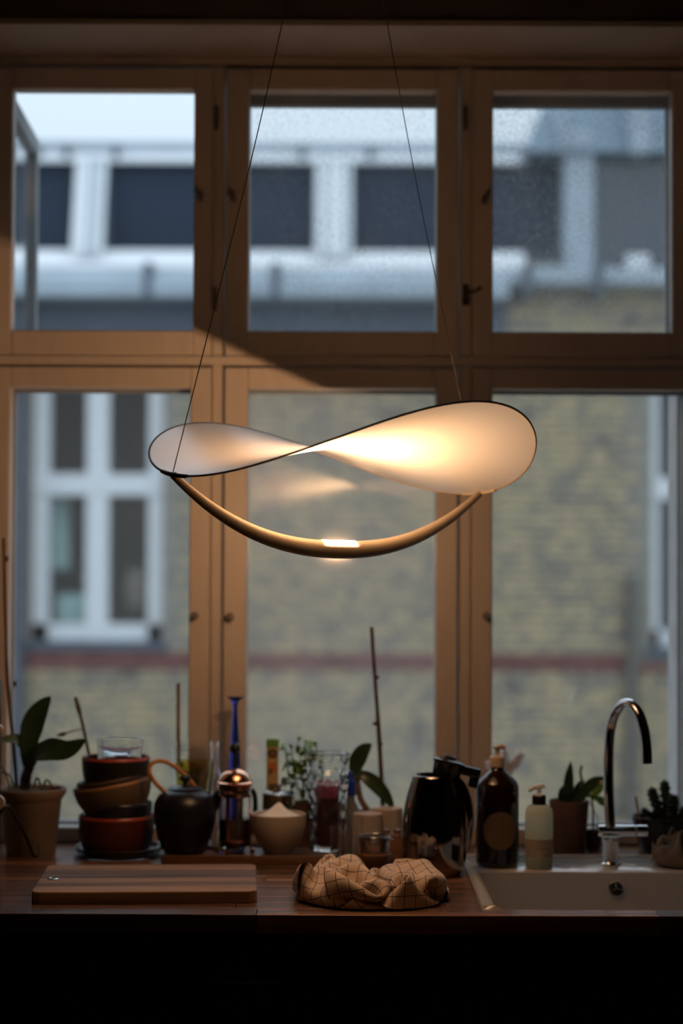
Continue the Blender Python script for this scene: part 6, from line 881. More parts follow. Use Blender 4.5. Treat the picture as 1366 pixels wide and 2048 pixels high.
mxn = N(nt, 'ShaderNodeMath', operation='MAXIMUM'); nt.links.new(line('X', 29.0), mxn.inputs[0]); nt.links.new(line('Y', 23.0), mxn.inputs[1])
wv = N(nt, 'ShaderNodeTexNoise', Scale=900.0, Detail=2.0); tcx = N(nt, 'ShaderNodeTexCoord'); nt.links.new(tcx.outputs['Object'], wv.inputs['Vector'])
cm = N(nt, 'ShaderNodeMix', data_type='RGBA'); cm.inputs[6].default_value = (0.66, 0.50, 0.38, 1); cm.inputs[7].default_value = (0.07, 0.045, 0.04, 1)
nt.links.new(mxn.outputs[0], cm.inputs[0]); nt.links.new(cm.outputs[2], b.inputs['Base Color']); b.inputs['Roughness'].default_value = 0.9
bp = N(nt, 'ShaderNodeBump', Strength=0.25, Distance=0.0006); nt.links.new(wv.outputs['Fac'], bp.inputs['Height']); nt.links.new(bp.outputs[0], b.inputs['Normal'])
cloth('tea_towel', TOWEL, M_check, base(743, 3.375, Z_TOP, 1780) , math.radians(0), (0.97, 1.15, 0.98), 'crumpled beige tea towel with thin dark check lines at the worktop edge', 'tea towel', 0.0016)

# wooden tray standing at the back of the worktop
TY0, TY1 = 3.735, 3.882; TX0, TX1 = X(322, TY0, 1715), X(690, TY0, 1715)
TZ = 0.018
tr = thing('wooden_tray', 'long brown wooden tray under the teapot, coffee press and salt bowl', 'tray', ((TX0 + TX1) / 2, TY0, Z_TOP))
hw = (TX1 - TX0) / 2
M_tray = wood('tray_wood', (0.07, 0.032, 0.015), (0.17, 0.08, 0.037), 0.8, 0.3, 0.1)
obj('tray_board', MB().box(-hw, hw, 0, TY1 - TY0, 0, TZ - 0.003, 0.002), M_tray, tr, smooth=False)
q = MB(); e = 0.004
q.box(-hw, hw, 0, e, TZ - 0.003, TZ + 0.001, 0.001).box(-hw, hw, TY1 - TY0 - e, TY1 - TY0, TZ - 0.003, TZ + 0.001, 0.001)
obj('tray_edge', q, M_tray, tr, smooth=False)
ZT = Z_TOP + TZ - 0.003

def bowl_prof(r0, r1, h, t=0.004, curve=2.2, foot=0.0):
    """outer wall up, rim, inner wall down"""
    n = 10; out_ = [(r0 * 0.999, 0.0)]
    for i in range(1, n + 1):
        a = i / n; out_.append((r0 + (r1 - r0) * (1 - (1 - a) ** curve), foot + (h - foot) * a))
    inn = [(max(0.0005, r - t), max(t, z)) for r, z in reversed(out_[1:])]
    return [(0.0005, 0.0)] + out_ + [(out_[-1][0] - t * 0.5, h + t * 0.35)] + inn + [(0.0005, t)]

# teapot
Yt = 3.805
tp = thing('teapot', 'round black cast-iron teapot with an upright looped rattan handle', 'teapot', base(369, Yt, ZT))
k = K(Yt)
bodyp = [(0.0005, 0), (0.040, 0), (0.046, 0.006), (0.056, 0.030), (0.0635, 0.060), (0.0660, 0.085), (0.0640, 0.104), (0.056, 0.119), (0.042, 0.129), (0.030, 0.1325), (0.0005, 0.1335)]
obj('body', MB().lathe(bodyp, 48), M_iron_pot, tp, ang=60)
lid = obj('lid', MB().lathe([(0.034, 0.1315), (0.036, 0.134), (0.030, 0.1375), (0.014, 0.140), (0.0005, 0.1405)], 36, caps=False), M_iron_pot, tp, ang=60)
obj('lid_knob', MB().lathe([(0.0045, 0.1395), (0.0045, 0.148), (0.011, 0.151), (0.0125, 0.156), (0.009, 0.161), (0.0005, 0.162)], 20, caps=False), M_iron_pot, lid, ang=60)
tb = tp.location
hpts = smooth_path([rel(*a, b_, tb) for a, b_ in (((350, 1601), 3.79), ((332, 1586), 3.79), ((312, 1567), 3.79), ((299, 1545), 3.79), ((304, 1527), 3.795), ((325, 1522), 3.80), ((352, 1535), 3.805), ((374, 1555), 3.81), ((391, 1576), 3.815), ((399, 1583), 3.82))], 7)
obj('handle', MB().tube(hpts, [0.0048] * len(hpts), 12), M_rattan, tp, label='orange-brown rattan handle')
for (a, b_) in (((347, 1600), 3.79), ((401, 1586), 3.82)):
    c = rel(*a, b_, tb)
    obj('handle_lug', MB().lathe([(0.0005, -0.012), (0.010, -0.010), (0.0125, 0.0), (0.009, 0.010), (0.0005, 0.012)], 16, Matrix.Translation(c) @ Matrix.Rotation(math.radians(-50 if a[0] < 370 else 35), 4, 'Y')), M_iron_pot, tp)
obj('spout', MB().tube(smooth_path([(0.050, 0, 0.088), (0.062, 0.004, 0.100), (0.068, 0.006, 0.117), (0.075, 0.008, 0.127)], 6), [0.014 - 0.0003 * i for i in range(19)], 14), M_iron_pot, tp)

# french press
Yp = 3.80
fp_ = thing('coffee_press', 'glass coffee press with a domed copper lid and black plunger knob', 'coffee press', base(469, Yp, ZT))
obj('beaker', MB().lathe([(0.0005, 0.012), (0.030, 0.012), (0.0335, 0.016), (0.0335, 0.145), (0.0320, 0.145), (0.0320, 0.018), (0.0005, 0.0145)], 40), M_glass, fp_)
obj('coffee', MB().lathe([(0.0005, 0.016), (0.0312, 0.018), (0.0312, 0.072), (0.0005, 0.072)], 32), mat('dark_coffee', (0.035, 0.014, 0.006), 0.1), fp_)
lz = 0.146
ld = obj('lid', MB().lathe([(0.0365, lz - 0.014), (0.0365, lz - 0.002), (0.0395, lz), (0.0400, lz + 0.002), (0.036, lz + 0.004), (0.034, lz + 0.010), (0.029, lz + 0.019), (0.020, lz + 0.0255), (0.010, lz + 0.029), (0.0005, lz + 0.030)], 44), M_copper, fp_, ang=30)
obj('plunger_rod', MB().tube([(0, 0, lz + 0.028), (0, 0, lz + 0.062)], 0.0022, 10), M_black, ld)
obj('plunger_knob', MB().lathe([(0.0005, lz + 0.060), (0.008, lz + 0.063), (0.0118, lz + 0.071), (0.0105, lz + 0.079), (0.005, lz + 0.0835), (0.0005, lz + 0.084)], 20), M_black, ld, ang=80)
obj('upper_band', MB().lathe([(0.0340, 0.118), (0.0352, 0.118), (0.0352, 0.126), (0.0340, 0.126)], 36, caps=False), M_copper, fp_)
obj('lower_band', MB().lathe([(0.0340, 0.026), (0.0352, 0.026), (0.0352, 0.031), (0.0340, 0.031)], 36, caps=False), M_copper, fp_)
for a in (-110, -20, 70, 160):
    ca, sa = math.cos(math.radians(a)), math.sin(math.radians(a))
    q = MB().tube([(0.0352 * ca, 0.0352 * sa, 0.124), (0.0352 * ca, 0.0352 * sa, 0.03), (0.037 * ca, 0.037 * sa, 0.014), (0.040 * ca, 0.040 * sa, 0.007)], 0, 8, flat=[(0.0045, 0.0008)] * 4, up=(ca, sa, 0))
    q.lathe([(0.0005, 0), (0.0045, 0.0012), (0.006, 0.006), (0.0045, 0.0108), (0.0005, 0.012)], 14, Matrix.Translation((0.0405 * ca, 0.0405 * sa, 0)))
    obj('leg', q, M_copper, fp_)
obj('handle', MB().tube(smooth_path([(0.022, 0.026, 0.125), (0.036, 0.040, 0.124), (0.041, 0.046, 0.10), (0.039, 0.044, 0.06), (0.032, 0.036, 0.035), (0.022, 0.026, 0.030)], 5), 0.0055, 10), M_black, fp_)

# ribbed bowl of salt
Yb = 3.79
sb = thing('ribbed_bowl', 'cream ribbed stoneware bowl heaped with white salt, right of the coffee press', 'bowl', base(557, Yb, ZT))
def ribs(r, z, a, i): return r * (1 + (0.010 * math.cos(44 * a) if 3 < i < 10 else 0))
obj('body', MB().lathe(bowl_prof(0.028, 0.0585, 0.083, 0.0045, 2.3, 0.004), 176, mod=ribs), M_cream, sb, ang=50)
bs = MB()
def heap(r, z, a, i): return r * (1 + 0.05 * math.sin(3 * a + i) + 0.03 * math.sin(7 * a))
bs.lathe([(0.0525, 0.072), (0.049, 0.077), (0.040, 0.0805), (0.030, 0.0845), (0.021, 0.090), (0.013, 0.0965), (0.006, 0.1035), (0.002, 0.1068), (0.0005, 0.1072)], 48, mod=heap)
obj('salt_heap', bs, mat('white_salt', (0.90, 0.89, 0.88), 0.85, var=0.05, scale=200, bump=0.4), sb, ang=60)

# lidded steel pot behind it
Yc = 3.925
cp = thing('sugar_pot', 'low olive-brown metal pot with a bright-topped lid knob behind the salt bowl', 'pot', base(557, Yc, Z_TOP))
obj('body', MB().lathe([(0.0005, 0), (0.033, 0), (0.0355, 0.003), (0.0355, 0.119), (0.034, 0.1215), (0.0005, 0.1215)], 40), mat('olive_brown_metal', (0.30, 0.22, 0.12), 0.25, metal=1.0), cp)
obj('lid', MB().lathe([(0.0368, 0.1215), (0.0368, 0.125), (0.030, 0.129), (0.012, 0.131), (0.0005, 0.1312)], 40), M_steel, cp)
obj('lid_knob', MB().lathe([(0.005, 0.131), (0.005, 0.137), (0.0095, 0.140), (0.0097, 0.1445), (0.0005, 0.1455)], 20, caps=False), M_steel, cp)

# cut crystal vase with a plum candle
Yv = 3.838
cv = thing('crystal_vase', 'tall cut-crystal glass vase with diamond facets, left of the small cups', 'vase', base(655, Yv, ZT))
vs = MB(); NS = 14; rows_ = []
def ring(r, z, sh):
    o_ = len(vs.v)
    for k in range(NS):
        a = 2 * math.pi * (k + sh) / NS; vs.v.append((r * math.cos(a), r * math.sin(a), z))
    rows_.append((o_, sh))
def outer(z): return 0.0365 + 0.0085 * max(0, (z - 0.012) / 0.172) ** 1.3
ring(0.034, 0.0, 0); ring(0.038, 0.003, 0)
for i in range(12):
    z = 0.010 + i * 0.0152; ring(outer(z) * (1.035 if i % 2 else 0.985), z, 0.5 * (i % 2))
ring(0.0462, 0.1965, 0); ring(0.0468, 0.2045, 0); ring(0.0438, 0.2065, 0); ring(0.0415, 0.203, 0)
for r, z in ((0.040, 0.18), (0.036, 0.10), (0.0325, 0.03), (0.030, 0.014)): ring(r, z, 0)
for (o0, s0), (o1, s1) in zip(rows_, rows_[1:]):
    for k in range(NS):
        k2 = (k + 1) % NS
        if s0 == s1: vs.f.append((o0 + k, o0 + k2, o1 + k2, o1 + k))
        elif s1 > s0: vs.f += [(o0 + k, o0 + k2, o1 + k), (o0 + k2, o1 + k2, o1 + k)]
        else: vs.f += [(o0 + k, o0 + k2, o1 + k2), (o0 + k, o1 + k2, o1 + k)]
vs.f += [tuple(range(NS - 1, -1, -1)), tuple(range(rows_[-1][0], rows_[-1][0] + NS))]
obj('body', vs, M_glass, cv, ang=6)
cdl = thing('candle', 'plum red pillar candle inside the crystal vase', 'candle', (cv.location.x, Yv, ZT + 0.0135))
obj('wax', MB().lathe([(0.0005, 0), (0.0265, 0), (0.0275, 0.002), (0.0285, 0.100), (0.0005, 0.100)], 36), mat('plum_wax', (0.07, 0.012, 0.026), 0.5, var=0.2), cdl)
obj('wax_top', MB().lathe([(0.0285, 0.100), (0.0285, 0.124), (0.027, 0.127), (0.020, 0.125), (0.0005, 0.124)], 36), mat('pink_wax', (0.34, 0.055, 0.13), 0.5, var=0.1), cdl, label='pinkish red upper end of the candle')
obj('wick', MB().tube([(0, 0, 0.122), (0.001, 0, 0.132)], 0.0008, 6), M_black, cdl)

# blue glass candlestick behind the press
Yq = 3.93
bc = thing('candlestick', 'tall slender cobalt blue glass candlestick with a flared top behind the press', 'candlestick', base(469, Yq, Z_TOP))
zt = Z(1394, Yq, 469) - Z_TOP
obj('stem', MB().lathe([(0.0005, 0), (0.026, 0), (0.026, 0.004), (0.023, 0.010), (0.019, 0.06), (0.0148, zt - 0.175), (0.0118, zt - 0.12), (0.0072, zt - 0.06), (0.0048, zt - 0.026), (0.0062, zt - 0.014), (0.0005, zt - 0.013)], 28), M_glass_blue, bc, ang=60)
obj('drip_dish', MB().lathe([(0.0005, zt - 0.0135), (0.0062, zt - 0.0138), (0.0105, zt - 0.007), (0.0180, zt - 0.002), (0.0182, zt), (0.0095, zt - 0.004), (0.0005, zt - 0.006)], 28), M_glass_blue, bc, ang=60)

# olive glass tumbler, clear tumbler with a stick, and a clear bottle behind the teapot
Yg = 3.895
og = thing('olive_tumbler', 'ribbed olive-yellow glass tumbler nested in a clear beaker behind the teapot', 'tumbler', base(386, 3.95, Z_TOP + 0.0105))
z1 = Z(1521, 3.95, 386) - Z_TOP - 0.0105
obj('body', MB().lathe([(0.0005, 0), (0.030, 0), (0.0325, 0.004), (0.0412, z1), (0.0394, z1), (0.030, 0.012), (0.0005, 0.009)], 60, mod=lambda r, z, a, i: r * (1 + (0.012 * math.cos(20 * a) if i in (2, 3) else 0))), M_glass_olive, og)
Yg2 = 3.95
ct = thing('clear_tumbler', 'tall plain clear glass beaker around the olive tumbler', 'glass', base(386, Yg2, Z_TOP))
z2 = Z(1484, Yg2, 393) - Z_TOP
obj('body', MB().lathe([(0.0005, 0), (0.036, 0), (0.038, 0.004), (0.0475, z2), (0.046, z2), (0.0365, 0.010), (0.0005, 0.008)], 44), M_glass, ct)
o = obj('bamboo_stick', MB().tube([base(357, Yg2, 0) * 0 + Vector((0, 0, 0.0)), Vector((-0.002, -0.001, 0.2)), Vector((-0.003, -0.002, Z(1368, Yg2, 355) - Z_TOP))], 0.0042, 8, up=(0, 1, 0)), M_cane, None, base(357, 3.985, Z_TOP))
tag(o, 'thin upright brown cane before the left mullion, behind the teapot', 'cane')
bt = thing('clear_bottle', 'slim clear glass bottle between teapot and coffee press', 'bottle', base(428, 3.862, ZT))
z3 = Z(1482, 3.862, 428) - ZT
obj('body', MB().lathe([(0.0005, 0), (0.018, 0), (0.0195, 0.004), (0.0195, z3 * 0.5), (0.0165, z3 * 0.62), (0.0085, z3 * 0.80), (0.0075, z3 * 0.95), (0.0095, z3 * 0.965), (0.0095, z3), (0.0065, z3), (0.006, z3 * 0.8), (0.0172, z3 * 0.48), (0.0172, 0.006), (0.0005, 0.005)], 30), M_glass, bt, ang=60)

# stacked bowls
Ys = 3.865; sx = 236
def bz(py): return Z(py, Ys, sx)
def bowl(name, px, z, r0, r1, h, m, label, tilt=0.0, t=0.004, rim=None, curve=2.2, seg=56):
    o = thing(name, label, 'bowl', Vector((X(px, Ys, 1620), Ys, z)), (0, tilt, 0), 'bowls stacked beside the teapot')
    obj('body', MB().lathe(bowl_prof(r0, r1, h, t, curve, 0.003), seg), m, o, ang=60)
    if rim: obj('rim', MB().lathe([(r1 - t * 1.05, h - 0.001), (r1 - t * 0.5, h + t * 0.55), (r1 + 0.0006, h - 0.001), (r1 + 0.0006, h - 0.004)], seg, caps=False), rim, o, ang=60)
    return o
bowl('glass_dish', 238, Z_TOP, 0.086, 0.096, 0.018, M_glass_smoke, 'wide smoked-glass dish at the foot of the bowl stack', t=0.005, curve=1.6)
M_redclay = mat('red_glazed_earthenware', (0.075, 0.016, 0.012), 0.4, var=0.12, coat=0.2)
M_rimred = mat('bright_red_glazed_rim', (0.38, 0.065, 0.045), 0.35, coat=0.3)
M_navy = mat('dark_navy_glaze', (0.010, 0.012, 0.020), 0.35, coat=0.3)
M_tan = mat('tan_earthenware', (0.12, 0.08, 0.048), 0.5, var=0.15)
M_tanrim = mat('ochre_glaze_rim', (0.34, 0.17, 0.07), 0.35)
zb0_ = Z_TOP + 0.0055
h1 = bz(1630) - zb0_
bowl('red_bowl', 233, zb0_, 0.069, 0.0805, h1, M_redclay, 'deep red earthenware bowl at the bottom of the stack', rim=M_rimred, curve=3.6)
zn = zb0_ + 0.030; h2 = bz(1603) - zn
bowl('navy_bowl', 236, zn, 0.058, 0.0725, h2, M_navy, 'dark navy bowl nested inside the red bowl', curve=2.2)
zt_ = bz(1612); tl_ = math.radians(-10)
bowl('tan_bowl', 232, zt_ - 0.004, 0.067, 0.0835, 0.054, M_tan, 'tilted tan earthenware bowl with an ochre rim in the middle of the stack', tilt=tl_, rim=M_tanrim, curve=2.2)
bowl('dark_bowl', 232, zt_ + 0.012, 0.056, 0.0765, 0.049, M_navy, 'tilted dark bowl nested in the tan bowl', tilt=tl_, rim=M_stem)
ztop = bz(1574)
bowl('black_bowl', 231, ztop, 0.063, 0.0725, bz(1514) - ztop, mat('black_glazed_clay', (0.012, 0.010, 0.009), 0.4), 'black bowl with a red rim on top of the stack', rim=M_rimred, curve=2.6)
gj = thing('glass_jar', 'short clear glass tumbler standing in the topmost bowl', 'glass', Vector((X(238, Ys, 1500), Ys, ztop + 0.0045)), (0, math.radians(1.5), 0))
zj = bz(1475) - ztop - 0.0045
obj('body', MB().lathe([(0.0005, 0), (0.040, 0), (0.043, 0.004), (0.0505, zj), (0.0480, zj), (0.041, 0.012), (0.0005, 0.010)], 44), M_glass, gj)

# dry stem behind the stack
ds = thing('dry_stem', 'dark dry flower stem with one side twig behind the bowl stack', 'plant', base(214, 3.985, Z_TOP))
db = ds.location
obj('stalk', MB().tube(smooth_path([(0, 0, 0), rel(195, 1580, 3.98, db), rel(178, 1508, 3.975, db), rel(163, 1440, 3.97, db), rel(151, 1394, 3.97, db)], 6), [0.0036] * 20 + [0.005, 0.0055, 0.005, 0.0045, 0.004], 8), M_stem, ds)
obj('twig', MB().tube(smooth_path([rel(168, 1457, 3.97, db), rel(145, 1462, 3.965, db), rel(128, 1468, 3.96, db), rel(114, 1471, 3.96, db)], 5), [0.0016] * 9 + [0.003, 0.0045, 0.005, 0.0045, 0.0035, 0.003, 0.002], 8), M_stem, ds)

# orchid at the left
Yo = 3.865
op = thing('potted_orchid', 'orchid with a tall bare stem and broad dark leaves in a pale clay pot', 'plant', base(62, Yo, Z_TOP))
ob_ = op.location
zr = Z(1575, Yo, 62) - Z_TOP
pot = obj('pot', MB().lathe([(0.0005, 0), (0.050, 0), (0.052, 0.002), (0.064, zr - 0.026), (0.0655, zr - 0.024), (0.0735, zr - 0.012), (0.0745, zr - 0.002), (0.0725, zr), (0.066, zr - 0.002), (0.060, zr - 0.018), (0.0005, zr - 0.018)], 48), M_claypot, op, ang=40)
obj('bark_soil', MB().lathe([(0.060, zr - 0.0185), (0.058, zr - 0.012), (0.03, zr - 0.008), (0.0005, zr - 0.007)], 30, mod=lambda r, z, a, i: r * (1 + 0.06 * math.sin(9 * a + 2 * i)), caps=False), M_soil, op, kind='stuff')
def lf(parent, pts, width, m, up=(0, -1, 0.25), **k):
    o_ = parent.location
    return obj('leaf', leaf_mesh([rel(a[0], a[1], a[2], o_) for a in pts], width, up=up, **k), m, parent, ang=70)
lf(op, [(58, 1545, 3.86), (56, 1500, 3.86), (66, 1450, 3.87), (80, 1420, 3.875), (101, 1392, 3.88)], 0.0245, M_leaf)
lf(op, [(60, 1530, 3.85), (72, 1508, 3.83), (100, 1500, 3.80), (135, 1500, 3.79), (172, 1479, 3.79)], 0.026, M_leaf, up=(0.1, -1, 0.5))
lf(op, [(62, 1522, 3.86), (84, 1500, 3.84), (112, 1488, 3.82), (140, 1500, 3.80)], 0.016, M_leaf, up=(0, -0.6, 1))
lf(op, [(62, 1515, 3.87), (45, 1488, 3.87), (28, 1478, 3.865), (-10, 1482, 3.86)], 0.014, M_leaf_pale, up=(0, -0.8, 0.7), base=0.6)
obj('stem_base', MB().tube(smooth_path([rel(50, 1578, Yo, ob_), rel(52, 1555, Yo, ob_), rel(60, 1530, Yo, ob_), rel(64, 1512, Yo, ob_)], 5), [0.012] * 6 + [0.011] * 5 + [0.009] * 5, 10), M_stem, op)
obj('flower_spike', MB().tube(smooth_path([rel(33, 1575, 3.88, ob_), rel(28, 1500, 3.885, ob_), rel(20, 1420, 3.89, ob_), rel(14, 1340, 3.90, ob_), rel(11, 1240, 3.905, ob_), rel(9, 1150, 3.91, ob_), rel(7, 1076, 3.915, ob_)], 6), [0.0040] * 20 + [0.0034] * 17, 8), M_stem, op)
for (px, py) in ((30, 1368), (14, 1118), (23, 1452)):
    obj('bud_scale', MB().lathe([(0.0005, -0.007), (0.0035, -0.003), (0.0042, 0.003), (0.0005, 0.008)], 8, Matrix.Translation(rel(px, py, 3.895, ob_))), M_stem, op)
for pts in ([(20, 1582), (14, 1555), (8, 1540), (0, 1530)], [(30, 1580), (22, 1556), (10, 1545), (-5, 1548)], [(66, 1578), (74, 1556), (80, 1566), (82, 1580)], [(85, 1580), (92, 1560), (101, 1566), (103, 1577)]):
    obj('air_root', MB().tube(smooth_path([rel(a, b_, 3.84, ob_) for a, b_ in pts], 5), 0.0022, 8), M_leaf_pale, op)

# appliance at the left border, its cable on the worktop
am = thing('kitchen_appliance', 'black electric appliance cut off by the left edge, with cream knobs and a cord', 'appliance', base(-70, 3.62, Z_TOP))
ab = am.location
ax = rel(3, 1600, 3.68, ab).x
obj('body', MB().box(-ax, ax, -0.06, 0.06, 0, Z(1365, 3.56, 3) - Z_TOP, 0.006, seg=2), M_black, am)
for px, py, r in ((-4, 1604, 0.0155), (-1, 1457, 0.0085)):
    obj('knob', MB().lathe([(0.0005, -0.016), (r * 0.9, -0.015), (r, -0.011), (r * 0.95, 0.0), (0.0005, 0.001)], 20, Matrix.Translation((rel(px, py, 3.56, ab).x, -0.06, rel(px, py, 3.56, ab).z)) @ Matrix.Rotation(-math.pi / 2, 4, 'X')), M_cream, am)
cb_ = smooth_path([(ax - 0.002, 0.0, 0.10), rel(12, 1612, 3.63, ab), rel(34, 1640, 3.65, ab), rel(52, 1672, 3.66, ab), rel(66, 1708, 3.67, ab), rel(74, 1716, 3.67, ab) + Vector((0, 0, 0.004)), rel(78, 1700, 3.68, ab), rel(77, 1688, 3.69, ab)], 7)
obj('power_cord', MB().tube(cb_, 0.0034, 8), M_black, am)
# herb pots and packets behind the salt bowl
Yh = 3.955
hb = thing('herb_pot', 'small pot of fresh green herb stems behind the crystal vase', 'plant', base(611, Yh, Z_TOP))
hbl = hb.location
zp = Z(1602, Yh, 603) - Z_TOP
obj('pot', MB().lathe([(0.0005, 0), (0.021, 0), (0.026, zp), (0.0245, zp), (0.0235, zp - 0.008), (0.0005, zp - 0.008)], 32), M_terra, hb)
obj('soil', MB().lathe([(0.0235, zp - 0.0085), (0.015, zp - 0.004), (0.0005, zp - 0.003)], 20, caps=False), M_soil, hb, kind='stuff')
rl = random.Random(11)
LEAF = mesh(leaf_mesh([(0, 0, 0), (0.008, 0, 0.006), (0.018, 0, 0.008), (0.032, 0, -0.002)], 0.0105, up=(0, 0, 1), n=3), 'leaf', 70); LEAF.materials.append(M_leaf_bright)
LEAFD = LEAF.copy(); LEAFD.materials.clear(); LEAFD.materials.append(mat('mid_green_leaf', (0.045, 0.085, 0.02), 0.45, var=0.3, scale=25))
for px, top, lean in ((572, 1500, -1), (583, 1497, -.4), (596, 1480, 0), (608, 1492, .3), (621, 1498, .8), (632, 1490, 1), (588, 1520, -.7), (615, 1520, .6)):
    yy = Yh + rl.uniform(-0.015, 0.012)
    a = Vector((lean * 0.02, yy - Yh, zp - 0.006)); bpt = rel(px, top, yy, hbl); mid = a.lerp(bpt, 0.55) + Vector((lean * 0.006, 0, 0))
    st = obj('herb_stem', MB().tube(smooth_path([a, mid, bpt], 5), 0.0014, 6), M_leaf_bright, hb)
    for j in range(7):
        f = 0.35 + 0.65 * j / 6
        p_ = a.lerp(mid, f / 0.55) if f < 0.55 else mid.lerp(bpt, (f - 0.55) / 0.45)
        l_ = bpy.data.objects.new('leaf', LEAF if (j > 3) else LEAFD); COL.objects.link(l_); l_.parent = st
        l_.location = p_; s_ = rl.uniform(0.6, 1.1); l_.scale = (s_, s_, s_)
        l_.rotation_euler = (rl.uniform(-.5, .5), rl.uniform(-.2, 1.0), rl.uniform(0, 6.28))
# seed packet standing in front of the pane
pk = thing('seed_packet', 'narrow upright seed packet, yellow with a dark round emblem and green top', 'packet', base(544, 3.965, Z_TOP))
zk = Z(1478, 3.965, 544) - Z_TOP; k = K(3.965); pw = 0.0132
zof = lambda py: Z(py, 3.965, 544) - Z_TOP
M_pk = mat('yellow_card', (0.42, 0.30, 0.13), 0.6, var=0.1)
obj('card', MB().box(-pw, pw, -0.003, 0.003, 0, zof(1492), 0.0012), M_pk, pk, smooth=False)
obj('green_top', MB().box(-pw - 0.0006, pw + 0.0006, -0.0036, 0.0036, zof(1494), zk, 0.0008), mat('leaf_green_card', (0.10, 0.26, 0.05), 0.6), pk, smooth=False, label='green band across the top')
rx = Matrix.Rotation(math.pi / 2, 4, 'X')
em = obj('emblem', MB().lathe([(0.0005, 0), (0.0108, 0), (0.0108, 0.0006), (0.0005, 0.0006)], 24, Matrix.Translation((0, -0.003, zof(1507))) @ rx), mat('dark_olive_print', (0.07, 0.055, 0.025), 0.6), pk, label='dark round emblem')
obj('emblem_mark', MB().lathe([(0.0005, 0), (0.0032, 0), (0.0032, 0.0006), (0.0005, 0.0006)], 16, Matrix.Translation((0.0006, -0.0036, zof(1506))) @ Matrix.Scale(1.6, 4, (0, 0, 1)) @ rx), M_cane, em)
obj('orange_panel', MB().box(-0.0095, 0.0085, -0.0036, -0.0029, zof(1545), zof(1525)), mat('orange_print', (0.40, 0.13, 0.05), 0.6), pk, smooth=False, label='orange-red printed panel')
obj('brown_print', MB().box(-0.0085, -0.001, -0.0037, -0.0029, zof(1549), zof(1537)).box(-0.0075, 0.0055, -0.0037, -0.0029, zof(1582), zof(1568)), mat('dark_olive_print', ()), pk, smooth=False)

# small orchid with stake
Y2 = 3.945
o2 = thing('small_orchid', 'small green orchid tied to a tall brown stake, left of the steel kettle', 'plant', base(742, Y2, Z_TOP))
o2l = o2.location; zq = Z(1622, Y2, 742) - Z_TOP
obj('pot', MB().lathe([(0.0005, 0), (0.028, 0), (0.036, zq), (0.034, zq), (0.032, zq - 0.008), (0.0005, zq - 0.008)], 32), M_claypot, o2)
obj('bark_soil', MB().lathe([(0.032, zq - 0.0085), (0.02, zq - 0.003), (0.0005, zq)], 20, caps=False), M_soil, o2, kind='stuff')
g = lambda a, b_, y=Y2: rel(a, b_, y, o2l)
obj('plant_stake', MB().tube(smooth_path([g(766, 1625, 3.955), g(763, 1560, 3.955), g(756, 1440, 3.955), g(748, 1330, 3.955), g(743, 1254, 3.955)], 5), [0.0050] * 11 + [0.0042] * 10, 8), M_stem, o2)
for px, py in ((751, 1447), (753, 1355), (760, 1488)):
    obj('stake_clip', MB().lathe([(0.0005, -0.005), (0.006, -0.003), (0.0065, 0.003), (0.0005, 0.005)], 10, Matrix.Translation(g(px, py, 3.953))), M_stem, o2)
lf(o2, [(712, 1556, 3.945), (712, 1530, 3.945), (724, 1505, 3.945), (743, 1487, 3.945)], 0.0185, M_leaf, base=0.55)
lf(o2, [(706, 1556, 3.94), (726, 1552, 3.935), (748, 1566, 3.93), (770, 1590, 3.925), (788, 1618, 3.92)], 0.0165, M_leaf, up=(-0.3, -1, 0.5), base=0.45)
obj('stem_base', MB().tube(smooth_path([g(738, 1624), g(722, 1600), g(716, 1575), g(712, 1552)], 4), [0.007] * 13, 10), M_cane, o2)
# blue-capped bottle beside the crystal vase
bb2 = thing('blue_capped_bottle', 'small bottle with a bright blue cap peeping out right of the crystal vase', 'bottle', base(700, 3.915, Z_TOP))
zz = lambda py: Z(py, 3.915, 702) - Z_TOP
obj('body', MB().lathe([(0.0005, 0), (0.0165, 0), (0.018, 0.003), (0.018, zz(1615)), (0.010, zz(1600)), (0.010, zz(1588)), (0.0005, zz(1588))], 28), mat('milky_plastic', (0.22, 0.24, 0.23), 0.4), bb2)
obj('cap', MB().lathe([(0.0125, zz(1590)), (0.0125, zz(1562)), (0.0105, zz(1560)), (0.006, zz(1556)), (0.0055, zz(1543)), (0.0005, zz(1542))], 24), mat('bright_blue_plastic', (0.02, 0.06, 0.42), 0.35), bb2)

# cream pots with flat wooden lids
M_lidwood = wood('pale_lid_wood', (0.40, 0.26, 0.16), (0.52, 0.36, 0.24), 1.2, 0.5, 0.1)
def canister(px, Y, r, ptop, label):
    c = thing('cream_canister', label, 'canister', base(px, Y, Z_TOP), group='cream canisters left of the kettle')
    h = Z(ptop, Y, px) - Z_TOP
    obj('body', MB().lathe([(0.0005, 0), (r - 0.003, 0), (r, 0.003), (r, h - 0.006), (r - 0.001, h - 0.0055), (0.0005, h - 0.0055)], 40), M_cream, c)
    obj('lid', MB().lathe([(r - 0.001, h - 0.0055), (r, h - 0.005), (r, h - 0.001), (r - 0.002, h), (0.0005, h)], 40), M_lidwood, c)
canister(735, 3.855, 0.0315, 1626, 'front cream canister with a pale flat lid, left of the taller one')
canister(775, 3.868 + 0.03, 0.0325, 1615, 'taller cream canister with a pale flat lid beside the kettle')
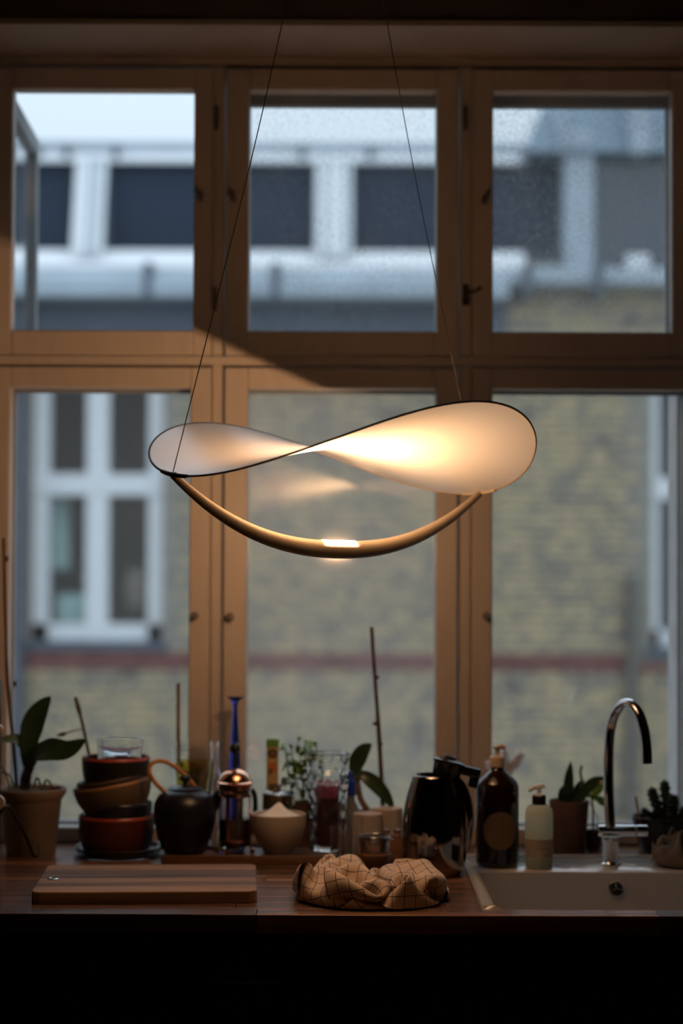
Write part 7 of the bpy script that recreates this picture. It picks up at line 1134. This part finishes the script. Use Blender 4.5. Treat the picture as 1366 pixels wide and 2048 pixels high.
# egg-cup-like knobs: wooden box with two round knobs
kb = thing('salt_cellar', 'small brown wooden salt cellar with two round lids before the cream canisters', 'salt cellar', base(784, 3.775, Z_TOP))
h = Z(1676, 3.775, 784) - Z_TOP
M_cellar = wood('reddish_cellar_wood', (0.13, 0.055, 0.03), (0.25, 0.115, 0.06), 1.0, 0.4, 0.1)
obj('body', MB().box(-0.024, 0.024, -0.014, 0.014, 0, h, 0.004, seg=2), M_cellar, kb)
for dx in (-0.0115, 0.0115):
    obj('lid', MB().lathe([(0.0105, h), (0.0112, h + 0.005), (0.009, h + 0.008), (0.0068, h + 0.0095), (0.0085, h + 0.014), (0.0068, h + 0.018), (0.0005, h + 0.0195)], 20, Matrix.Translation((dx, 0, 0))), M_cellar, kb, ang=50)
# steel bowl in a wooden one
wb = thing('wooden_dish', 'small turned brown wooden dish under the steel bowl, behind the tea towel', 'dish', base(749, 3.70, Z_TOP))
obj('body', MB().lathe(bowl_prof(0.022, 0.0345, 0.032, 0.004, 2.0, 0.003), 40), M_cellar, wb, ang=60)
sbw = thing('steel_bowl', 'little shiny steel bowl set in the wooden dish behind the tea towel', 'bowl', base(749, 3.70, Z_TOP + 0.0165))
h = Z(1671, 3.70, 749) - Z_TOP - 0.0165
obj('body', MB().lathe(bowl_prof(0.022, 0.0325, h, 0.0012, 2.6, 0.002), 44), M_steel, sbw, ang=60)
# small tumblers
def tumbler(px, Y, r, ptop, label):
    c = thing('small_tumbler', label, 'glass', base(px, Y, Z_TOP), group='small clear tumblers')
    h = Z(ptop, Y, px) - Z_TOP
    obj('body', MB().lathe([(0.0005, 0), (r * 0.86, 0), (r * 0.9, 0.003), (r, h), (r - 0.0016, h), (r * 0.86, 0.008), (0.0005, 0.007)], 36), M_glass, c)
    return c
tumbler(677, 3.715, 0.0185, 1650, 'small clear tumbler holding a steel spoon, front of the crystal vase')
tumbler(706, 3.765, 0.0200, 1634, 'small clear tumbler behind the one with the spoon')
spn = thing('spoon', 'small steel spoon standing in the front clear tumbler', 'spoon', base(680, 3.715, Z_TOP + 0.0075))
spl = spn.location
obj('handle', MB().tube(smooth_path([(0.000, 0, 0.022), (0.003, -0.002, 0.034), rel(688, 1668, 3.71, spl), rel(690, 1648, 3.71, spl)], 5), 0, 8, flat=[(0.0022, 0.0009)] * 16, up=(0, 1, 0.2)), M_chrome, spn)
obj('spoon_bowl', MB().tube(smooth_path([(-0.002, 0, 0.0015), (-0.001, 0.001, 0.012), (0.000, 0, 0.023)], 4), 0, 10, flat=[(0.003 + 0.0045 * math.sin(math.pi * i / 8), 0.0012) for i in range(9)], up=(0, 1, 0.2)), M_chrome, spn)

# mirror-dark kettle
Yk = 3.635
kt = thing('vacuum_jug', 'dark mirror-steel vacuum jug with its black lid flipped open', 'jug', base(869, Yk, Z_TOP))
kl = kt.location; hk_ = Z(1549, Yk, 869) - Z_TOP
pr = [(0.0005, 0), (0.050, 0), (0.055, 0.003), (0.0615, 0.020), (0.0652, 0.048), (0.0662, 0.078), (0.0645, 0.110), (0.0600, 0.140), (0.0540, 0.165), (0.0480, 0.184), (0.0445, hk_ - 0.005), (0.0430, hk_ - 0.001), (0.0405, hk_), (0.0385, hk_ - 0.004), (0.036, hk_ - 0.03), (0.0005, hk_ - 0.03)]
obj('body', MB().lathe(pr, 64), M_darkchrome, kt, ang=50)
hpth = smooth_path([rel(912, 1560, 3.62, kl), rel(926, 1578, 3.615, kl), rel(936, 1610, 3.61, kl), rel(938, 1650, 3.61, kl), rel(932, 1690, 3.615, kl), rel(918, 1706, 3.62, kl)], 6)
obj('handle', MB().tube(hpth, 0, 14, flat=[(0.010, 0.0065)] * len(hpth), up=(0.45, -1, 0)), M_darkchrome, kt)
lo = rel(893, 1546, Yk, kl)
ldm = Matrix.Translation(lo) @ Matrix.Rotation(math.radians(13), 4, 'Y')
lid = obj('lid', MB().lathe([(0.0005, -0.006), (0.026, -0.006), (0.0285, -0.003), (0.0300, 0.018), (0.0325, 0.021), (0.0325, 0.0245), (0.028, 0.028), (0.0005, 0.0285)], 40, ldm), M_gloss_black, kt, ang=40)
q = MB().box(0.010, 0.066, -0.014, 0.014, 0.004, 0.024, 0.004, ldm, 2).box(0.046, 0.066, -0.012, 0.012, -0.016, 0.012, 0.003, ldm, 2)
obj('lid_hinge', q, M_gloss_black, lid)
obj('lid_button', MB().lathe([(0.0005, 0.030), (0.012, 0.030), (0.013, 0.034), (0.009, 0.0365), (0.0005, 0.037)], 20, ldm), M_black, lid)
obj('pouring_lip', MB().tube(smooth_path([(-0.032, -0.002, hk_ - 0.018), (-0.037, -0.003, hk_ - 0.012), (-0.041, -0.003, hk_ - 0.007)], 5), [0.0125 - 0.0008 * i for i in range(11)], 12), M_darkchrome, kt)

# brown pump bottle on the sink rim
ZR = Z_TOP + 0.005
Ya = 3.712
pbt = thing('brown_pump_bottle', 'large brown glass soap bottle with a round label and cream pump', 'bottle', base(994, Ya, ZR, 1735))
pl = pbt.location; za = lambda py: Z(py, Ya, 994) - ZR
obj('glass_body', MB().lathe([(0.0005, 0.001), (0.040, 0), (0.0435, 0.004), (0.0445, 0.010), (0.0445, za(1574)), (0.0436, za(1568)), (0.0400, za(1561)), (0.0180, za(1541)), (0.0142, za(1538)), (0.0135, za(1534)), (0.0135, za(1530)), (0.0005, za(1530))], 48), mat('brown_bottle_amber', (0.016, 0.006, 0.003), 0.06, var=0.1, coat=0.5), pbt, ang=50)
lbl = MB(); RL = 0.0385; zc = za(1656); RB = 0.0449; off = 0.10
ring = []
for j in range(9):
    for i in range(40):
        a = 2 * math.pi * i / 40; r = RL * j / 8
        ang = r * math.cos(a) / RB + off
        lbl.v.append((RB * math.sin(ang), -RB * math.cos(ang), zc + r * math.sin(a)))
for j in range(8):
    for i in range(40): lbl.f.append((j * 40 + i, j * 40 + (i + 1) % 40, (j + 1) * 40 + (i + 1) % 40, (j + 1) * 40 + i))
lb = obj('label', lbl, mat('kraft_paper_label', (0.17, 0.10, 0.055), 0.8, var=0.1), pbt, label='round kraft-paper label with a faint vertical line of print')
pm = MB()
rp_ = random.Random(4)
for i in range(13):
    z = zc + 0.022 - i * 0.0034; a0 = off + 0.02 + rp_.uniform(-.01, .01); w = rp_.uniform(0.03, 0.05)
    pts = [(RB + 0.0002) * Vector((math.sin(a0 + w * t), -math.cos(a0 + w * t), 0)) for t in (0, 1)]
    pm.add([(*pts[0].xy, z), (*pts[1].xy, z), (*pts[1].xy, z + 0.0022), (*pts[0].xy, z + 0.0022)], [(0, 1, 2, 3)])
obj('print', pm, mat('dark_brown_ink', (0.05, 0.02, 0.015), 0.8), lb)
M_pump = mat('cream_pump_plastic', (0.62, 0.47, 0.33), 0.35)
pmp = obj('pump_collar', MB().lathe([(0.0150, za(1533)), (0.0155, za(1531)), (0.0155, za(1514)), (0.0120, za(1511)), (0.0070, za(1509)), (0.0005, za(1509))], 28), M_pump, pbt)
obj('pump_head', MB().lathe([(0.0050, za(1510)), (0.0050, za(1499)), (0.0085, za(1496)), (0.0090, za(1493)), (0.006, za(1491)), (0.0005, za(1491))], 20).tube(smooth_path([(0.0, 0, za(1494)), (0.010, -0.001, za(1493.5)), (0.018, -0.002, za(1497))], 4), [0.0058] * 5 + [0.0048] * 4, 10), M_pump, pmp, ang=50)

# clear hand soap
Yh2 = 3.688
hs_ = thing('soap_dispenser', 'clear hand-soap bottle half full of pale green soap with a white pump', 'soap dispenser', base(1078, Yh2, ZR, 1732))
zh = lambda py: Z(py, Yh2, 1078) - ZR
M_clear, nt, b, out = new_mat('frosted_clear_plastic')
b.inputs['Base Color'].default_value = (0.85, 0.86, 0.78, 1); b.inputs['Roughness'].default_value = 0.3
ctl = N(nt, 'ShaderNodeBsdfTranslucent'); ctl.inputs['Color'].default_value = (0.95, 0.97, 0.90, 1); cmx = N(nt, 'ShaderNodeMixShader'); cmx.inputs[0].default_value = 0.75
nt.links.new(b.outputs[0], cmx.inputs[1]); nt.links.new(ctl.outputs[0], cmx.inputs[2]); nt.links.new(cmx.outputs[0], out.inputs['Surface'])
rb_ = 0.0282
obj('bottle_body', MB().lathe([(0.0005, 0), (0.025, 0), (rb_, 0.004), (rb_, zh(1626)), (0.026, zh(1617)), (0.020, zh(1611)), (0.0135, zh(1608)), (0.0135, zh(1606)), (0.0120, zh(1606)), (0.0120, zh(1610)), (0.024, zh(1619)), (rb_ - 0.0015, zh(1628)), (rb_ - 0.0015, 0.005), (0.0005, 0.003)], 44), M_clear, hs_, ang=50)
obj('green_soap', MB().lathe([(0.0005, 0.004), (0.024, 0.0045), (rb_ - 0.002, 0.007), (rb_ - 0.002, zh(1678)), (0.0005, zh(1678))], 40), mat('pale_green_soap', (0.55, 0.55, 0.26), 0.3, var=0.05, trans=0.7), hs_)
lb = MB(); R2 = rb_ + 0.0003; na = 24; zl0, zl1 = zh(1711), zh(1676)
for i in range(na + 1):
    a = -1.35 + 2.7 * i / na
    for z in (zl0, zl1): lb.v.append((R2 * math.sin(a), -R2 * math.cos(a), z))
for i in range(na): lb.f.append((2 * i, 2 * i + 2, 2 * i + 3, 2 * i + 1))
lbo = obj('label', lb, mat('cream_paper_label', (0.40, 0.32, 0.26), 0.7), hs_, label='cream paper label with small dark print')
pt = MB(); rp2 = random.Random(9)
def strokes(a0, z, n, w, hgt):
    for i in range(n):
        a = a0 + i * w
        h = hgt * rp2.choice((0.55, 0.6, 1.0)); zz0 = z
        R3 = R2 + 0.0002
        c0, c1 = a, a + w * 0.38
        pt.add([(R3 * math.sin(c0), -R3 * math.cos(c0), zz0), (R3 * math.sin(c1), -R3 * math.cos(c1), zz0), (R3 * math.sin(c1), -R3 * math.cos(c1), zz0 + h), (R3 * math.sin(c0), -R3 * math.cos(c0), zz0 + h)], [(0, 1, 2, 3)])
        if rp2.random() < 0.7:
            c2 = a + w * 0.95; zm = zz0 + rp2.choice((0, h * 0.5, h * 0.82))
            pt.add([(R3 * math.sin(c1), -R3 * math.cos(c1), zm), (R3 * math.sin(c2), -R3 * math.cos(c2), zm), (R3 * math.sin(c2), -R3 * math.cos(c2), zm + 0.0008), (R3 * math.sin(c1), -R3 * math.cos(c1), zm + 0.0008)], [(0, 1, 2, 3)])
strokes(-0.35, zh(1696), 9, 0.075, 0.0042); strokes(0.42, zh(1696), 4, 0.075, 0.003); strokes(0.20, zh(1708), 6, 0.06, 0.0028)
obj('print', pt, mat('dark_brown_ink', ()), lbo)
cl = obj('pump_collar', MB().lathe([(0.0142, zh(1609)), (0.0142, zh(1593)), (0.0135, zh(1591)), (0.0005, zh(1591))], 28), M_black, hs_, label='black screw collar')
M_wp = mat('white_pump_plastic', (0.75, 0.76, 0.76), 0.3)
obj('pump_head', MB().lathe([(0.0130, zh(1591)), (0.0130, zh(1588)), (0.006, zh(1586)), (0.0045, zh(1584)), (0.0045, zh(1577)), (0.0085, zh(1575)), (0.0085, zh(1572)), (0.0005, zh(1571))], 20).tube(smooth_path([(0.012, 0, zh(1571.5)), (0.0, 0, zh(1572.5)), (-0.012, -0.002, zh(1576)), (-0.022, -0.003, zh(1582))], 4), [0.0052] * 5 + [0.0048] * 5 + [0.0038] * 3, 10), M_wp, cl, ang=50, label='white pump head')

# white feathery tuft behind the brown bottle
wf = thing('feather_tuft', 'fluffy white plume in a small jar behind the brown pump bottle', 'plume', base(1000, 3.875, Z_TOP))
wl_ = wf.location
M_fluff, nt, b, out = new_mat('white_fluff')
b.inputs['Base Color'].default_value = (0.92, 0.92, 0.94, 1); b.inputs['Roughness'].default_value = 0.9
ftl = N(nt, 'ShaderNodeBsdfTranslucent'); ftl.inputs['Color'].default_value = (0.95, 0.95, 0.97, 1); fmx = N(nt, 'ShaderNodeMixShader'); fmx.inputs[0].default_value = 0.5
nt.links.new(b.outputs[0], fmx.inputs[1]); nt.links.new(ftl.outputs[0], fmx.inputs[2]); nt.links.new(fmx.outputs[0], out.inputs['Surface'])
obj('jar', MB().lathe([(0.0005, 0), (0.022, 0), (0.024, 0.003), (0.024, 0.09), (0.0225, 0.09), (0.0225, 0.005), (0.0005, 0.004)], 28), M_glass, wf)
obj('stalk', MB().tube([(0, 0, 0.004), (0.003, 0, 0.09), rel(1005, 1560, 3.875, wl_)], 0.0015, 6, up=(0, 1, 0)), M_cane, wf)
fl = MB(); rf = random.Random(21)
def plume(p0, p1, r, n):
    p0 = Vector(p0); p1 = Vector(p1)
    for i in range(n):
        t = rf.random(); c = p0.lerp(p1, t)
        d = Vector((rf.gauss(0, 1), rf.gauss(0, 1), rf.gauss(0.3, 0.8))).normalized(); L = r * (0.5 + 0.5 * math.sin(math.pi * min(1, 0.15 + t * 0.85))) * rf.uniform(0.6, 1.1)
        s = d.cross(Vector((rf.random(), rf.random(), rf.random()))).normalized() * 0.0016
        e = c + d * L + (p1 - p0) * 0.12
        fl.add([c - s, c + s, e + s * 0.3, e - s * 0.3], [(0, 1, 2, 3)])
plume(rel(1002, 1562, 3.875, wl_), rel(1014, 1530, 3.875, wl_), 0.022, 800)
plume(rel(1014, 1545, 3.875, wl_), rel(1040, 1512, 3.875, wl_), 0.018, 700)
plume(rel(998, 1545, 3.875, wl_), rel(1010, 1506, 3.875, wl_), 0.017, 600)
plume(rel(1000, 1560, 3.875, wl_), rel(976, 1528, 3.875, wl_), 0.012, 400)
obj('fluff', fl, M_fluff, wf, kind='stuff', smooth=False)

# tap
Yf_ = 3.735
fc = thing('kitchen_tap', 'tall chrome mixer tap with a swan-neck spout on the sink rim', 'tap', base(1221, Yf_, ZR, 1731))
fl_ = fc.location; zf = lambda py: Z(py, Yf_, 1221) - ZR
obj('base_flange', MB().lathe([(0.0005, 0), (0.0225, 0), (0.0225, 0.0035), (0.0185, 0.006), (0.0005, 0.006)], 36), M_chrome, fc)
obj('column', MB().lathe([(0.0175, 0.006), (0.0175, zf(1684)), (0.0195, zf(1681)), (0.0195, zf(1673)), (0.0005, zf(1673))], 36, caps=False), M_chrome, fc)
lz_ = zf(1661)
cyl = Matrix.Translation((0, 0, lz_)) @ Matrix.Rotation(math.pi / 2, 4, 'Y')
xa_, xb_ = rel(1196, 1661, Yf_, fl_).x, rel(1295, 1661, Yf_, fl_).x; xm_ = rel(1271, 1661, Yf_, fl_).x
obj('mixer_body', MB().lathe([(0.0005, xa_), (0.0105, xa_), (0.0115, xa_ + 0.001), (0.0115, xm_ - 0.001), (0.0005, xm_ - 0.001)], 28, cyl), M_chrome, fc)
obj('lever', MB().lathe([(0.0005, xm_ + 0.001), (0.0115, xm_ + 0.001), (0.0115, xb_ - 0.001), (0.0105, xb_), (0.0005, xb_)], 28, cyl), M_chrome, fc)
spath = smooth_path([rel(1221, 1655, Yf_, fl_), rel(1218, 1600, Yf_, fl_), rel(1217, 1540, Yf_, fl_), rel(1218, 1490, 3.73, fl_), rel(1222, 1452, 3.725, fl_), rel(1233, 1421, 3.71, fl_), rel(1250, 1407, 3.685, fl_), rel(1267, 1412, 3.66, fl_), rel(1280, 1432, 3.645, fl_), rel(1289, 1464, 3.635, fl_), rel(1293, 1498, 3.63, fl_), rel(1294, 1527, 3.63, fl_)], 8)
obj('spout', MB().tube(spath, [0.0105] * len(spath), 20), M_chrome, fc)

# aloe in a brown pot
Yal = 3.93
al = thing('potted_aloe', 'pointed dark succulent in a round brown pot, right of the soap dispenser', 'plant', base(1138, Yal, Z_TOP))
all_ = al.location; zal = Z(1600, Yal, 1138) - Z_TOP
obj('pot', MB().lathe([(0.0005, 0), (0.033, 0), (0.035, 0.003), (0.0425, zal - 0.012), (0.0435, zal - 0.002), (0.042, zal), (0.039, zal - 0.002), (0.036, zal - 0.01), (0.0005, zal - 0.01)], 40), M_terra, al)
obj('soil', MB().lathe([(0.0365, zal - 0.0105), (0.02, zal - 0.006), (0.0005, zal - 0.005)], 24, caps=False), M_soil, al, kind='stuff')
lf(al, [(1142, 1610, 3.93), (1137, 1585, 3.93), (1138, 1555, 3.935), (1142, 1521, 3.94)], 0.0115, M_leaf, base=0.85, power=1.0)
lf(al, [(1148, 1610, 3.925), (1162, 1592, 3.92), (1182, 1570, 3.91), (1200, 1561, 3.90), (1222, 1558, 3.895)], 0.0130, M_leaf, up=(-0.5, -1, 0.3), base=0.85, power=1.0)
lf(al, [(1134, 1610, 3.925), (1126, 1596, 3.92), (1127, 1582, 3.915), (1134, 1570, 3.91)], 0.0110, M_leaf, base=0.85)
lf(al, [(1146, 1608, 3.935), (1152, 1585, 3.94), (1160, 1570, 3.945), (1168, 1560, 3.95)], 0.0085, M_leaf, base=0.85)
obj('flower_stalk', MB().tube(smooth_path([rel(1152, 1600, 3.945, all_), rel(1163, 1565, 3.945, all_), rel(1161, 1545, 3.945, all_), rel(1164, 1531, 3.945, all_)], 5), [0.003] * 8 + [0.0028] * 6 + [0.0035, 0.003], 8), M_leaf_pale, al)
# seedling in a dark pot
se = thing('seedling', 'bright green seedling in a small black pot behind the tap', 'plant', base(1186, 3.955, Z_TOP))
sel = se.location; zs_ = Z(1660, 3.955, 1186) - Z_TOP
obj('pot', MB().lathe([(0.0005, 0), (0.015, 0), (0.020, zs_), (0.0185, zs_), (0.0175, zs_ - 0.006), (0.0005, zs_ - 0.006)], 28), M_black, se)
obj('stem', MB().tube(smooth_path([(0, 0, zs_ - 0.006), rel(1186, 1620, 3.955, sel), rel(1183, 1592, 3.955, sel)], 5), 0.0024, 8), M_stem, se)
obj('stem', MB().tube(smooth_path([(0.002, 0, zs_ - 0.006), rel(1196, 1640, 3.955, sel), rel(1180, 1606, 3.955, sel), rel(1174, 1600, 3.955, sel)], 5), 0.0010, 6), M_stem, se)
lf(se, [(1183, 1594, 3.955), (1192, 1584, 3.95), (1202, 1574, 3.945), (1216, 1566, 3.94)], 0.011, M_leaf_bright, up=(0, -0.8, 0.6))
lf(se, [(1183, 1592, 3.955), (1176, 1590, 3.95), (1172, 1584, 3.945)], 0.008, M_leaf_bright, up=(0, -0.8, 0.6))
lf(se, [(1184, 1598, 3.955), (1196, 1598, 3.95), (1206, 1606, 3.945), (1212, 1614, 3.94)], 0.010, M_leaf_bright, up=(0, -0.8, 0.6))
# cactus in a black pot at the right
Yca = 3.935
ca = thing('potted_cactus', 'dark branching cactus in a black pot at the right edge', 'plant', base(1326, Yca, Z_TOP))
cal = ca.location; zc_ = Z(1632, Yca, 1326) - Z_TOP
obj('pot', MB().lathe([(0.0005, 0), (0.048, 0), (0.050, 0.003), (0.066, zc_ - 0.01), (0.068, zc_), (0.065, zc_), (0.061, zc_ - 0.012), (0.0005, zc_ - 0.012)], 40), M_iron_pot, ca)
obj('soil', MB().lathe([(0.061, zc_ - 0.0125), (0.03, zc_ - 0.006), (0.0005, zc_ - 0.004)], 24, caps=False), M_soil, ca, kind='stuff')
M_cactus = mat('dark_green_cactus', (0.022, 0.034, 0.016), 0.6, var=0.3, scale=60, bump=0.5)
def arm(pts, r):
    pth = smooth_path([rel(a, b_, y, cal) for a, b_, y in pts], 6); n = len(pth)
    rads = [r * (0.85 + 0.2 * math.sin(i * 2.1)) * (1 if i < n - 4 else (0.95, 0.8, 0.55, 0.2)[i - n + 4]) for i in range(n)]
    q = MB().tube(pth, rads, 16)
    obj('cactus_arm', q, M_cactus, ca, ang=80)
arm([(1322, 1645, 3.93), (1313, 1610, 3.925), (1306, 1590, 3.92), (1303, 1573, 3.92)], 0.0135)
arm([(1330, 1645, 3.935), (1333, 1610, 3.935), (1330, 1580, 3.935), (1328, 1559, 3.935)], 0.0135)
arm([(1336, 1645, 3.93), (1345, 1620, 3.925), (1346, 1602, 3.92), (1344, 1588, 3.92)], 0.015)
arm([(1345, 1648, 3.93), (1364, 1636, 3.925), (1372, 1620, 3.92), (1374, 1612, 3.92)], 0.015)
arm([(1316, 1648, 3.92), (1300, 1630, 3.915), (1290, 1622, 3.91), (1282, 1620, 3.91)], 0.008)
obj('plant_stake', MB().tube([rel(1281, 1650, 3.90, cal), rel(1276, 1620, 3.90, cal), rel(1272, 1593, 3.90, cal)], 0.0026, 8, up=(0, 1, 0)), M_cane, ca)
# grey cloth at the right end of the sink rim
M_rag = mat('grey_brown_rag', (0.15, 0.125, 0.105), 0.95, var=0.15, scale=80, bump=0.3)
cloth('dish_cloth', RAG, M_rag, base(1362, 3.728, ZR, 1730), math.radians(40), (0.42, 0.48, 1.15), 'crumpled grey-brown dishcloth on the sink rim at the right edge', 'dishcloth', 0.002)
